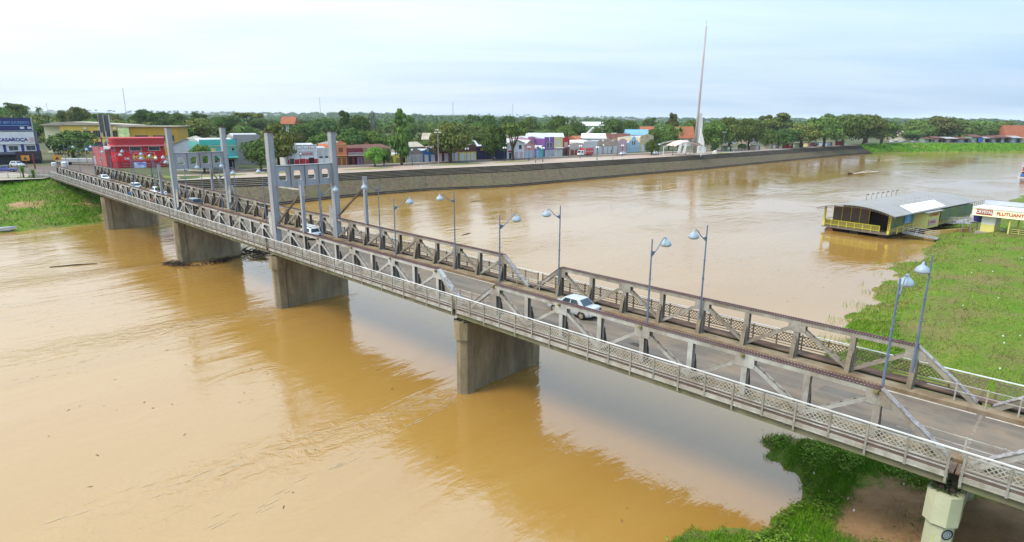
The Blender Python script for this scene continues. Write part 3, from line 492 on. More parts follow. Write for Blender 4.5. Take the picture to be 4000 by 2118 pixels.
for i, u in enumerate(us):
    for side in (0, 1):
        o = LP if first else copy_tree(LP); first = False
        o.location = bxy(u, .52 if side == 0 else 7.52, 0); o.rotation_euler = (0, 0, BAZ + (0 if side == 0 else PI) + random.Random(i * 2 + side).uniform(-.05, .05))
        tag(o, ('near-truss' if side == 0 else 'far-truss') + ' dish lamp on a blue-grey pole, ' + wh[i], 'street lamp', 'dish lamps along the bridge')
# ------------------------------------------------------------------ ground heights
def gz(x, y):
    h = 5.75 + 1.45 * sstep((-88 - x) / 14) - 0.65 * sstep(x / 220)
    h += 12 * math.exp(-(((x + 300) / 120) ** 2 + ((y - 370) / 130) ** 2))
    return h
def far_hill(x, y):
    d = math.hypot(x, y)
    if d < 900: return 0.0
    k = sstep((d - 900) / 2600)
    a = math.atan2(x, y)
    return k * (16 + 9 * math.sin(a * 9 + d * .0011) + 7 * math.sin(a * 23 + 1.3 + d * .002) - 12 * sstep((a + .35) / 1.0)) * (1 + sstep((d - 3500) / 4000) * 1.1)
# ------------------------------------------------------------------ terrain materials
GROUND = mat('town_ground', (0.055, 0.075, 0.025), (0.12, 0.10, 0.065), 0.045, 0.95, stain=(0.05, 0.075, 0.025), stain_amt=0.7)
def grassy(name, soil):
    m = bpy.data.materials.new(name); m.use_nodes = True; t = m.node_tree; n = t.nodes; l = t.links; b = n['Principled BSDF']; b.inputs['Roughness'].default_value = .95; b.inputs['Specular IOR Level'].default_value = .1
    geo = n.new('ShaderNodeNewGeometry')
    def noise(sc, de=6, ro=.65):
        q = n.new('ShaderNodeTexNoise'); q.inputs['Scale'].default_value = sc; q.inputs['Detail'].default_value = de; q.inputs['Roughness'].default_value = ro; l.new(geo.outputs['Position'], q.inputs['Vector']); return q.outputs[0]
    def rng_(s, a, c):
        q = n.new('ShaderNodeMapRange'); q.inputs[1].default_value = a; q.inputs[2].default_value = c; l.new(s, q.inputs[0]); return q.outputs[0]
    def mx(f, a, c):
        q = n.new('ShaderNodeMix'); q.data_type = 'RGBA'; l.new(f, q.inputs[0])
        for i, v in ((6, a), (7, c)):
            if isinstance(v, tuple): q.inputs[i].default_value = v + (1,)
            else: l.new(v, q.inputs[i])
        return q.outputs[2]
    g1 = mx(rng_(noise(.22), .35, .65), (0.085, 0.165, 0.010), (0.17, 0.18, 0.038)); g2 = mx(rng_(noise(3.0), .35, .7), g1, (0.05, 0.11, 0.010))
    g3 = mx(rng_(noise(.16, 8), .48, .66), g2, (0.15, 0.115, 0.05))
    at = n.new('ShaderNodeAttribute'); at.attribute_name = 'soil'
    sl = mx(rng_(noise(.9, 8), .3, .7), soil, tuple(v * .6 for v in soil))
    ad = n.new('ShaderNodeMath'); ad.operation = 'MULTIPLY_ADD'; l.new(noise(.8, 7), ad.inputs[0]); ad.inputs[1].default_value = 1.2; ad.inputs[2].default_value = -.6
    ad2 = n.new('ShaderNodeMath'); ad2.operation = 'ADD'; l.new(at.outputs['Fac'], ad2.inputs[0]); l.new(ad.outputs[0], ad2.inputs[1])
    l.new(mx(rng_(ad2.outputs[0], .42, .58), g3, sl), b.inputs['Base Color'])
    bp = n.new('ShaderNodeBump'); bp.inputs['Strength'].default_value = .6; bp.inputs['Distance'].default_value = .15; l.new(noise(5, 5), bp.inputs['Height']); l.new(bp.outputs[0], b.inputs['Normal'])
    return m
BANK = grassy('bank_grass_soil', (0.34, 0.21, 0.105))
SLAB = mat('embankment_slab', (0.125, 0.094, 0.060), (0.055, 0.041, 0.026), 1.0, 0.95, 0.35, 3, stain=(0.085, 0.085, 0.035), stain_amt=0.8)
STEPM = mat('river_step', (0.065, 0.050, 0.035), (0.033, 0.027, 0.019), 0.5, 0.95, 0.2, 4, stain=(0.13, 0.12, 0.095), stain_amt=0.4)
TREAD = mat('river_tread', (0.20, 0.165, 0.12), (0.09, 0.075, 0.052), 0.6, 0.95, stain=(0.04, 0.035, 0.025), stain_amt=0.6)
PAVE = mat('promenade_paving', (0.34, 0.225, 0.165), (0.27, 0.215, 0.17), 0.07, 0.9, stain=(0.37, 0.33, 0.28), stain_amt=0.75)
EDGE = mat('promenade_edge', (0.37, 0.31, 0.25), (0.30, 0.25, 0.20), 0.3, 0.9)
TASPH = mat('town_asphalt', (0.13, 0.105, 0.088), (0.10, 0.08, 0.066), 0.2, 0.95, stain=(0.18, 0.14, 0.11), stain_amt=.5)
WALK = mat('pavement_concrete', (0.32, 0.275, 0.225), (0.25, 0.21, 0.17), 0.3, 0.95)
# ------------------------------------------------------------------ river
wm_ = bpy.data.materials.new('muddy_water'); wm_.use_nodes = True; t = wm_.node_tree; n = t.nodes; l = t.links; bb = n['Principled BSDF']
bb.inputs['Roughness'].default_value = 0.07; bb.inputs['IOR'].default_value = 1.82
geo = n.new('ShaderNodeNewGeometry')
def wmap(scale, rz=0.807, loc=(0, 0, 0)):
    q = n.new('ShaderNodeMapping'); q.vector_type = 'TEXTURE'; q.inputs['Rotation'].default_value[2] = rz; q.inputs['Scale'].default_value = [1 / v for v in scale]; q.inputs['Location'].default_value = loc; l.new(geo.outputs['Position'], q.inputs[0]); return q.outputs[0]
def wno(vec, sc, de, ro=.55, di=0.0):
    q = n.new('ShaderNodeTexNoise'); q.inputs['Scale'].default_value = sc; q.inputs['Detail'].default_value = de; q.inputs['Roughness'].default_value = ro; q.inputs['Distortion'].default_value = di; l.new(vec, q.inputs['Vector']); return q.outputs[0]
def wmath(op, a, c):
    q = n.new('ShaderNodeMath'); q.operation = op
    for i, v in enumerate((a, c)):
        if isinstance(v, (int, float)): q.inputs[i].default_value = v
        else: l.new(v, q.inputs[i])
    return q.outputs[0]
silt = wno(wmap((.5, 1.1, 1)), .035, 6, .6, 1.0)
mr = n.new('ShaderNodeMapRange'); mr.inputs[1].default_value = .35; mr.inputs[2].default_value = .66; l.new(silt, mr.inputs[0])
mxw = n.new('ShaderNodeMix'); mxw.data_type = 'RGBA'; mxw.inputs[6].default_value = (0.275, 0.148, 0.030, 1); mxw.inputs[7].default_value = (0.305, 0.178, 0.048, 1); l.new(mr.outputs[0], mxw.inputs[0]); l.new(mxw.outputs[2], bb.inputs['Base Color'])
rip = wno(wmap((.8, 1.2, 1)), 1.5, 4, .6, .4)            # fine ripples along the current
swl = wno(wmap((.45, 1.0, 1), loc=(9, 4, 0)), .30, 4, .55, 1.6)   # boils and eddies
patch = wno(wmap((.6, 1.0, 1), loc=(2, 8, 0)), .045, 4, .6, .8)
pr = n.new('ShaderNodeMapRange'); pr.inputs[1].default_value = .40; pr.inputs[2].default_value = .66; pr.inputs[3].default_value = .10; pr.inputs[4].default_value = 1.0; l.new(patch, pr.inputs[0])
strk = wno(wmap((.16, 1.25, 1), loc=(5, 1, 0)), .33, 3, .5, 2.2)      # stretched current lines
hgt = wmath('ADD', wmath('ADD', wmath('MULTIPLY', strk, .05), wmath('MULTIPLY', wmath('MULTIPLY', rip, .085), pr.outputs[0])), wmath('MULTIPLY', wmath('MULTIPLY', swl, .24), pr.outputs[0]))
# broken water trailing downstream of each pier (the current runs towards -v of the bridge)
sp = n.new('ShaderNodeSeparateXYZ'); q = n.new('ShaderNodeMapping'); q.vector_type = 'TEXTURE'; q.inputs['Location'].default_value = (BO[0], BO[1], 0); q.inputs['Rotation'].default_value[2] = BAZ; l.new(geo.outputs['Position'], q.inputs[0]); l.new(q.outputs[0], sp.inputs[0])
dn = wmath('MULTIPLY', sp.outputs[1], -1.0); wk = None
for up_ in (-.2, -32.7, -65.3):
    du = wmath('ABSOLUTE', wmath('ADD', wmath('ADD', sp.outputs[0], -up_), wmath('MULTIPLY', dn, .10)), 0)
    m1 = n.new('ShaderNodeMapRange'); m1.interpolation_type = 'SMOOTHSTEP'; l.new(wmath('DIVIDE', du, wmath('ADD', wmath('MULTIPLY', wmath('MAXIMUM', dn, 0.0), .13), 1.6)), m1.inputs[0]); m1.inputs[1].default_value = .2; m1.inputs[2].default_value = 1.3; m1.inputs[3].default_value = 1; m1.inputs[4].default_value = 0
    m2 = n.new('ShaderNodeMapRange'); m2.interpolation_type = 'SMOOTHSTEP'; l.new(dn, m2.inputs[0]); m2.inputs[1].default_value = -10.5; m2.inputs[2].default_value = -8; m3 = n.new('ShaderNodeMapRange'); m3.interpolation_type = 'SMOOTHSTEP'; l.new(dn, m3.inputs[0]); m3.inputs[1].default_value = 12; m3.inputs[2].default_value = 48; m3.inputs[3].default_value = 1; m3.inputs[4].default_value = 0
    k_ = wmath('MULTIPLY', wmath('MULTIPLY', m1.outputs[0], m2.outputs[0]), m3.outputs[0]); wk = k_ if wk is None else wmath('MAXIMUM', wk, k_)
wr = wno(wmap((.8, 1.1, 1), loc=(3, 3, 0)), .85, 4, .6, 1.2); hgt = wmath('ADD', hgt, wmath('MULTIPLY', wmath('MULTIPLY', wr, wk), .24))
bp = n.new('ShaderNodeBump'); bp.inputs['Strength'].default_value = .6; bp.inputs['Distance'].default_value = 1.0; l.new(hgt, bp.inputs['Height']); l.new(bp.outputs[0], bb.inputs['Normal'])
b = MB(); b.add([(-900, -400, 0), (4200, -400, 0), (4200, 1150, 0), (-900, 1150, 0)], [(0, 1, 2, 3)]); struct(b.obj('river_water', wm_))
# ------------------------------------------------------------------ town bank: stations (waterline, toe, top)
LB = [((-330, -60), (-350, -15)), ((-200, 35), (-218, 78)), ((-135, 85), (-152, 124)), ((-113, 103), (-133, 139)), ((-98.5, 115), (-124, 147.5)), ((-91, 121.6), (-118, 150)), ((-86, 127), (-110, 153.5)), ((-79, 131), (-101, 156.5)), ((-74.5, 135.5), (-87.7, 159.2))]
EM = [((-74.5, 135.5), (-83.8, 156.2, 4.0), (-87.7, 159.2)), ((-60.1, 155.7), (-65.6, 163.8, 4.0), (-69.0, 171)), ((-48.8, 171.4), (-50.9, 178.6, 4.0), (-52, 183.4)), ((-27.6, 189.5), (-28.8, 195.8, 4.0), (-29.4, 200.3)), ((-.3, 202.7), (-1.2, 212.5, 4.0), (-3, 218)), ((23.2, 223.9), (21.6, 232.6, 4.0), (21.5, 238)), ((52, 250.3), (50, 257.3, 3.9), (50.5, 262)), ((80.4, 274.7), (77.5, 281, 3.8), (78.3, 286)), ((136.9, 328), (133, 333, 3.4), (131.5, 337)), ((172, 361.6), (168, 366.5, 3.2), (166.3, 370.5)), ((216.3, 403.4), (212, 408, 3.1), (210.3, 412)), ((248.6, 429.5), (246, 434, 2.8), (244.5, 437.5))]
FB = [((248.6, 429.5), (244.5, 437.5)), ((275, 438.8), (262, 456)), ((305, 449), (298, 478)), ((343, 456.5), (340, 482)), ((386, 468), (392, 490)), ((500, 510), (500, 530)), ((900, 590), (900, 615)), ((3000, 760), (3000, 800))]
def resample(P, step):
    P = np.array(P, float); d = np.r_[0, np.cumsum(np.linalg.norm(np.diff(P[:, -2:], axis=0), axis=1))]; k = max(2, int(d[-1] / step) + 1); s = np.linspace(0, d[-1], k)
    return np.stack([np.interp(s, d, P[:, i]) for i in range(P.shape[1])], 1)
rs = np.random.RandomState(4)
def bank_strip(name, pairs, step, steep=1.0, soil_f=None):
    A = resample([(w_[0], w_[1], p_[0], p_[1]) for w_, p_ in pairs], step); K = 22; R_ = []
    for a in A:
        row = []
        zt = gz(a[2], a[3])
        for j in range(K):
            t_ = -0.25 + 1.25 * j / (K - 1); x = a[0] + (a[2] - a[0]) * t_; y = a[1] + (a[3] - a[1]) * t_
            z = zt * (t_ ** steep) if t_ > 0 else t_ * 5
            if 0.04 < t_ < .97: z += .22 * math.sin(x * .31 + y * .21) + .18 * math.sin(x * .7 - y * .53) + rs.uniform(-.08, .08)
            row.append((x, y, z if t_ < .995 else zt - .01))
        R_.append(row)
    P = np.array(R_); me = grid_mesh(name, P, BANK); at = me.attributes.new('soil', 'FLOAT', 'POINT')
    at.data.foreach_set('value', np.array([soil_f(p) if soil_f else 0.0 for p in P.reshape(-1, 3)], np.float32)); struct(link(name, me)); return P
def soilL(p):
    s = 0.62 * math.exp(-(((p[0] + 103) / 7) ** 2 + ((p[1] - 131) / 3.5) ** 2))
    s += .5 * max(0, math.sin(p[0] * .35 + 1) * math.sin(p[1] * .5)) ** 2
    if p[2] < .35: s += .5
    u = (p[0] - BO[0]) * math.cos(BAZ) + (p[1] - BO[1]) * math.sin(BAZ); v = -(p[0] - BO[0]) * math.sin(BAZ) + (p[1] - BO[1]) * math.cos(BAZ)
    if 1 < v < 22: s += .45
    return s
PL = bank_strip('river_bank', LB, 3.0, 0.85, soilL)
PF = bank_strip('river_bank', FB, 14.0, 0.8, lambda p: .5 * math.exp(-((p[0] - 318 + (p[1] - 450) * .9) / 5) ** 2) * 1.6)
# ground beyond the bank top, out to the horizon
tops = [p_ for _, p_ in LB] + [e[2] for e in EM[1:]] + [p_ for _, p_ in FB[1:]]
T_ = resample(tops[:-2], 9.0); T_ = np.vstack([T_, np.array(tops[-2:], float)])
offs = [0, .6, 3, 8, 14, 22, 32, 45, 62, 85, 115, 155, 205, 270, 350, 450, 600, 800, 1100, 1500, 2000, 2700, 3600, 5000, 7000, 10000, 15000, 26000]
rows = []
for i, p_ in enumerate(T_):
    f = sstep((p_[0] + 330) / 700); ang = math.radians(52 - 58 * f)     # heading west of north at the left, nearly north at the right
    dx, dy = -math.sin(ang), math.cos(ang); row = []
    for o_ in offs:
        x, y = p_[0] + dx * o_, p_[1] + dy * o_; row.append((x, y, gz(x, y) + far_hill(x, y) - (0 if o_ < 20000 else 60)))
    rows.append(row)
struct(link('ground', grid_mesh('ground', np.array(rows), GROUND)))
# paved strips parallel to the river wall
E_ = resample([(e[0][0], e[0][1], e[1][0], e[1][1], e[1][2], e[2][0], e[2][1]) for e in EM], 8.0)
TP = E_[:, 5:7]; tan = np.gradient(TP, axis=0); tan /= np.linalg.norm(tan, axis=1)[:, None]; nor = np.stack([-tan[:, 1], tan[:, 0]], 1)
def strip(name, o0, o1, dz, m, i0=0, i1=None, thick=0.0):
    i1 = i1 or len(TP); V = []; F = []
    for k in range(i0, i1):
        for o_ in (o0, o1):
            x, y = TP[k] + nor[k] * (o_(k) if callable(o_) else o_); V.append((x, y, gz(x, y) + dz))
    for k in range(i1 - i0 - 1): F.append((2 * k, 2 * k + 2, 2 * k + 3, 2 * k + 1))
    b = MB(); b.add(V, F); o = b.obj(name, m); return fixn(o)
wid = lambda k: float(np.interp(TP[k][0], [-90, -60, -30, 0, 40, 80, 240], [11, 19, 16, 19, 17, 15, 10]))
struct(strip('promenade', 1.4, wid, .02, PAVE)); struct(strip('promenade_edge', -.05, 1.4, .03, EDGE))
struct(strip('street', lambda k: wid(k) + .3, lambda k: wid(k) + 7.5, .012, TASPH)); struct(strip('pavement', lambda k: wid(k) + 7.6, lambda k: wid(k) + 11, .10, WALK)); struct(strip('kerb', wid, lambda k: wid(k) + .28, .06, WALK))
# lawns on the promenade (ovals)
LAWN = mat('promenade_lawn', (0.12, 0.16, 0.035), (0.16, 0.17, 0.05), 0.5, .95)
for lx, ly, a, c_ in ((-84, 172, 9, 3.0), (-71, 183, 6, 2.6), (-47, 200, 9, 2.2), (-20, 222, 11, 3), (0, 238, 9, 2.4), (-92.5, 164.5, 5, 1.8), (104, 312, 10, 2.4)):
    b = MB(); V = [(lx + math.cos(q) * a * .8 - math.sin(q) * c_ * .6, ly + math.cos(q) * a * .6 + math.sin(q) * c_ * .8) for q in np.linspace(0, 2 * PI, 25)[:-1]]
    b.add([(x, y, gz(x, y) + .05) for x, y in V], [tuple(range(24))]); struct(b.obj('lawn', LAWN))
# embankment: base slope, separate concrete slabs, stepped wall, low kerb in the water
b = MB(); V = []
for e in E_: V += [(e[0] - 0, e[1] - 0, -2.5), (e[0], e[1], .12), (e[2], e[3], e[4] - .12), (e[5], e[6], gz(e[5], e[6]) - .3)]
for k in range(len(E_) - 1):
    for j in range(3): b.f.append((4 * k + j, 4 * k + 4 + j, 4 * k + 5 + j, 4 * k + 1 + j)); b.m.append(0)
b.v = V; emb = struct(fixn(b.obj('embankment', STEPM)))
for k in range(len(E_) - 1):
    e0, e1 = E_[k], E_[k + 1]; b = MB()
    def q(e, t_, dz): return Vector((e[0] + (e[2] - e[0]) * t_, e[1] + (e[3] - e[1]) * t_, .12 + (e[4] - .24) * t_ + dz))
    for ta, tb in ((.10, .985),):
        Lm, Rm = .005, .995; c_ = []
        for dz in (0, .14):
            for (ee_, fr) in ((Lm, ta), (Rm, ta), (Rm, tb), (Lm, tb)): c_.append(q(e0, fr, dz).lerp(q(e1, fr, dz), ee_))
        b.add(c_, [(0, 3, 2, 1), (4, 5, 6, 7), (0, 1, 5, 4), (1, 2, 6, 5), (2, 3, 7, 6), (3, 0, 4, 7)])
    fixn(link('concrete_slab', b.mesh('concrete_slab', SLAB), emb))
wall = tag(link('stepped_wall', None), 'long dark stepped river wall below the promenade edge', 'wall')
NS = 5
for s_ in range(NS):
    b = MB(); V = []
    for e in E_:
        zt = gz(e[5], e[6]); z0 = e[4] + (zt - e[4]) * s_ / NS - .25; z1 = e[4] + (zt - e[4]) * (s_ + 1) / NS - (.004 if s_ < NS - 1 else -.02)
        for f_, z in ((s_ / NS, z0), (s_ / NS, z1), ((s_ + 1) / NS + .02, z1)): V.append((e[2] + (e[5] - e[2]) * f_, e[3] + (e[6] - e[3]) * f_, z))
    b.v = V
    for k in range(len(E_) - 1):
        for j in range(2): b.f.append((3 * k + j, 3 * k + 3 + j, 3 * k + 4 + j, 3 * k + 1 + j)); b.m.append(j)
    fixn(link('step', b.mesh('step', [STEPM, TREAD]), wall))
kw = tag(link('river_kerb', None), 'low dark concrete kerb at the waterline of the embankment', 'kerb')
for o0, o1, z0, z1 in ((-.9, .4, -1.5, .32), (.35, 1.6, -.5, .62)):
    b = MB(); V = []
    for k, e in enumerate(E_):
        W_ = np.array(e[:2])
        for o_, z in ((o0, z0), (o0, z1), (o1, z1), (o1, z0)): x, y = W_ + nor[k] * o_; V.append((x, y, z))
    b.v = V
    for k in range(len(E_) - 1):
        for j in range(3): b.f.append((4 * k + j, 4 * k + 4 + j, 4 * k + 5 + j, 4 * k + 1 + j)); b.m.append(0)
    fixn(link('kerb_step', b.mesh('kerb_step', STEPM), kw))
# street at the town end of the bridge
b = MB(); P = [bxy(u, v) for u, v in ((-152, .4), (-152, 7.7), (-175, 20), (-205, 45), (-215, 30), (-190, 5), (-205, -40), (-195, -45), (-178, -6))]
b.add([(p.x, p.y, gz(p.x, p.y) + .015) for p in P], [(0, 1, 2, 7 - 1 + 2 - 2 + 0) if False else (0, 1, 2, 5, 8), (2, 3, 4, 5), (5, 6, 7, 8)]); struct(fixn(b.obj('street', TASPH)))
b = MB(); b.add([(p.x, p.y, gz(p.x, p.y) + .008) for p in [bxy(u, v) for u, v in ((-149, -3), (-152, 0), (-178, -6), (-200, -50), (-180, -60), (-152, -20))]], [tuple(range(6))]); struct(fixn(b.obj('pavement', WALK)))
# ------------------------------------------------------------------ near (right) bank
RB = np.array([(-60, -60), (-25, -30), (-8, 2), (4, 19), (9.6, 27.7), (11.3, 29.4), (13.1, 30.1), (15.0, 31.0), (16.9, 32.0), (18.6, 34.0), (17.6, 36.4), (19.0, 37.9), (22.1, 38.6), (25.5, 44), (31, 54), (37.5, 63.5), (44.5, 72.3), (52, 81), (58.4, 89.9), (68.3, 99.1), (76, 109), (84, 119.5), (95, 130), (110, 141), (125.6, 156.5), (138.5, 169.5), (155.3, 184.8), (190, 215), (260, 280), (330, 330), (450, 380), (600, 420), (1000, 470), (3000, 560)], float)
def sdist(X, Y):
    best = np.full(X.shape, 1e9); sgn = np.ones(X.shape)
    for a, c_ in zip(RB[:-1], RB[1:]):
        e = c_ - a; t_ = np.clip(((X - a[0]) * e[0] + (Y - a[1]) * e[1]) / (e @ e), 0, 1); dx = X - a[0] - e[0] * t_; dy = Y - a[1] - e[1] * t_; d = np.hypot(dx, dy)
        cr = e[0] * (Y - a[1]) - e[1] * (X - a[0]); m = d < best; best = np.where(m, d, best); sgn = np.where(m, np.where(cr < 0, 1, -1), sgn)
    return best * sgn
def rbh(X, Y):
    d = sdist(X, Y); wob = 1.3 * np.sin(X * .33 + Y * .21) + .8 * np.sin(X * .9 - Y * .7) + .6 * np.sin(Y * 1.3 + X * .4) + .5 * np.sin(X * 2.3 + 1) * np.sin(Y * 2.1) + .35 * np.sin(X * 4.1 - Y * 3.3); d2 = d + wob * .55
    h = np.where(d2 > 0, np.minimum(d2 * .2, 2.0) + np.maximum(d2 - 10, 0) * .02, np.maximum(d2 * .14, -2.0))
    h = h + np.where(d2 > 1, (.07 * np.sin(X * .8 + Y * .5) + .05 * np.sin(X * 1.7 - Y * 1.3)), 0)
    u = (X - BO[0]) * math.cos(BAZ) + (Y - BO[1]) * math.sin(BAZ); v = -(X - BO[0]) * math.sin(BAZ) + (Y - BO[1]) * math.cos(BAZ)
    return h, d2, u, v
def axis(a, c_, fine0, fine1, f, s_):
    o = list(np.arange(fine0, fine1, f)); x = fine1; st = f
    while x < c_: o.append(x); st *= s_; x += st
    x = fine0 - f; st = f; pre = []
    while x > a: pre.append(x); st *= s_; x -= st
    return np.array(pre[::-1] + o)
gx = axis(-90, 3100, 4, 150, .8, 1.25); gy = axis(-160, 560, 18, 200, .8, 1.25)
GX, GY = np.meshgrid(gx, gy, indexing='ij'); GH, GD, GU, GV = rbh(GX, GY)
def soil_at(X, Y, D, U_, V_):
    s = .95 * np.exp(-((V_ - 4.5) / 5.0) ** 2) * (U_ > 24) * np.clip((U_ - 25.5) / 3, 0, 1)
    s = s + .35 * np.exp(-((X - 86) / 9) ** 2 - ((Y - 97) / 4) ** 2) + .33 * np.exp(-((X - 62) / 7) ** 2 - ((Y - 74) / 5) ** 2) + .3 * np.exp(-((X - 45) / 3) ** 2 - ((Y - 59) / 5) ** 2)
    return s + np.where((D < .25), .5, 0)
me = grid_mesh('near_bank', np.stack([GX, GY, GH], -1), BANK); at = me.attributes.new('soil', 'FLOAT', 'POINT'); at.data.foreach_set('value', soil_at(GX, GY, GD, GU, GV).reshape(-1).astype(np.float32)); struct(fixn(link('near_bank', me)))
# grass blades
GRASS = mat('grass_blades', (0.085, 0.185, 0.008), (0.225, 0.215, 0.042), 0.33, 0.9, isl=0.5, spec=.05, stain=(0.15, 0.11, 0.05), stain_amt=.75)
GRASSD = mat('grass_rank', (0.065, 0.185, 0.008), (0.13, 0.25, 0.018), 0.2, 0.9, isl=0.45, spec=.05)
def blades(name, X, Y, Z, hgt, wdt, m, lean=.5):
    n_ = len(X); a = rs.uniform(0, 2 * PI, n_); la = rs.uniform(0, 2 * PI, n_); ll = hgt * rs.uniform(.1, lean, n_)
    ex, ey = np.cos(a) * wdt / 2, np.sin(a) * wdt / 2; tx, ty = np.cos(la) * ll, np.sin(la) * ll; V = np.zeros((n_, 4, 3))
    V[:, 0] = np.stack([X - ex, Y - ey, Z - .03], 1); V[:, 1] = np.stack([X + ex, Y + ey, Z - .03], 1)
    V[:, 2] = np.stack([X + tx + ex * .25, Y + ty + ey * .25, Z + hgt], 1); V[:, 3] = np.stack([X + tx - ex * .25, Y + ty - ey * .25, Z + hgt], 1)
    return stuff(link(name, quads_mesh(name, V, m)))
def sample_bank(nn_, cond, yr=(24, 190), pw=1.6):
    r_ = yr[0] * (yr[1] / yr[0]) ** rs.uniform(0, 1, nn_); th = rs.uniform(math.radians(12), math.radians(44), nn_); X, Y = r_ * np.sin(th) / np.cos(th * .0), r_ * np.cos(th)
    H_, D_, U_, V_ = rbh(X, Y); S_ = soil_at(X, Y, D_, U_, V_) + rs.normal(0, .12, nn_) + .22 * np.sin(X * 1.1) * np.sin(Y * .9 + 1); k = cond(X, Y, D_, S_, U_, V_)
    return X[k], Y[k], H_[k], D_[k], np.hypot(X[k], Y[k])
X, Y, Z, D_, R_ = sample_bank(300000, lambda X, Y, D, S, U, V: (D > .3) & (S < .42) & ~((U < 32) & (V < 12)))
blades('grass', X, Y, Z, rs.uniform(.03, .11, len(X)) * (1 + (D_ < 4) * 1.2), np.clip(R_ * .0008, .02, .14) * rs.uniform(.7, 1.4, len(X)), GRASS, 1.6)
X, Y, Z, D_, R_ = sample_bank(330000, lambda X, Y, D, S, U, V: (D > -.15) & (S < .5) & ((D < 5) | ((U < 32) & (V < 12))) & (U < 34), (24, 75))
k = rs.uniform(0, 1, len(X)) < np.clip(.35 + (D_ > .6) * .65, 0, 1); X, Y, Z, D_, R_ = X[k], Y[k], Z[k], D_[k], R_[k]
blades('long_grass', X, Y, np.maximum(Z, 0), rs.uniform(.06, .26, len(X)), np.clip(R_ * .0009, .025, .1) * rs.uniform(.7, 1.4, len(X)), GRASSD, .9)
WEED = mat('broad_weeds', (0.048, 0.115, 0.010), (0.095, 0.145, 0.022), 0.8, 0.9, isl=.6, spec=.05); DEADG = mat('dead_stems', (0.26, 0.20, 0.10), (0.16, 0.115, 0.06), 0.8, .9, isl=.5, spec=.1)
X, Y, Z, D_, R_ = sample_bank(60000, lambda X, Y, D, S, U, V: (D > .2) & (S < .55) & (np.sin(X * .9 + 2) * np.sin(Y * .75) + .5 * np.sin(X * 2.2 - Y * 1.7) > .15) & ((D < 6) | ((U < 32) & (V < 12))) & (U < 34), (24, 75))
a_ = rs.uniform(0, 6.28, len(X)); tl = rs.uniform(.2, 1.2, len(X)); s_ = rs.uniform(.05, .15, len(X)); hh_ = np.maximum(Z, 0) + rs.uniform(.05, .5, len(X)); ux, uy = np.cos(a_), np.sin(a_)
stuff(link('weeds', quads_mesh('weeds', np.stack([np.stack([X, Y, hh_], 1), np.stack([X + ux * s_ - uy * s_ * .5, Y + uy * s_ + ux * s_ * .5, hh_ + s_ * np.sin(tl) * .5], 1), np.stack([X + ux * s_ * 1.8, Y + uy * s_ * 1.8, hh_ + s_ * np.sin(tl) * .4], 1), np.stack([X + ux * s_ + uy * s_ * .5, Y + uy * s_ - ux * s_ * .5, hh_ + s_ * np.sin(tl) * .5], 1)], 1), WEED)))
X, Y, Z, D_, R_ = sample_bank(26000, lambda X, Y, D, S, U, V: (D > -.1) & (D < 60) & (S < .75) & (np.sin(X * .5 + 1) * np.sin(Y * .6 + .5) > .1))
blades('dry_stems', X, Y, np.maximum(Z, 0), rs.uniform(.08, .45, len(X)), np.clip(R_ * .0009, .025, .12), DEADG, 1.8)
X, Y, Z, D_, R_ = sample_bank(30000, lambda X, Y, D, S, U, V: (D > -3.2) & (D < .3) & (np.sin(X * .7 + Y * .4) + np.sin(Y * 1.1) > .3) & (V > 14), (55, 170))
blades('reeds', X, Y, np.zeros(len(X)), rs.uniform(.12, .55, len(X)), np.full(len(X), .045), GRASSD, .5)
def strip_grass(P, n_, h0, h1, w_, m, cond):
    a = rs.uniform(0, P.shape[0] - 1.001, n_); c_ = 4.5 + rs.uniform(0, 1, n_) * (P.shape[1] - 5.6); i, j = a.astype(int), c_.astype(int); fa, fc_ = (a - i)[:, None], (c_ - j)[:, None]
    Q = P[i, j] * (1 - fa) * (1 - fc_) + P[i + 1, j] * fa * (1 - fc_) + P[i, j + 1] * (1 - fa) * fc_ + P[i + 1, j + 1] * fa * fc_
    k = np.array([cond(q) for q in Q]); Q = Q[k]; blades('grass', Q[:, 0], Q[:, 1], Q[:, 2], rs.uniform(h0, h1, len(Q)), np.full(len(Q), w_) * rs.uniform(.6, 1.5, len(Q)), m, .9)
strip_grass(PL[25:], 130000, .12, .5, .14, GRASSD, lambda q: soilL(q) + rs.normal(0, .2) < .62)
strip_grass(PF[:28], 20000, .3, 1.0, .5, GRASSD, lambda q: q[0] < 480)
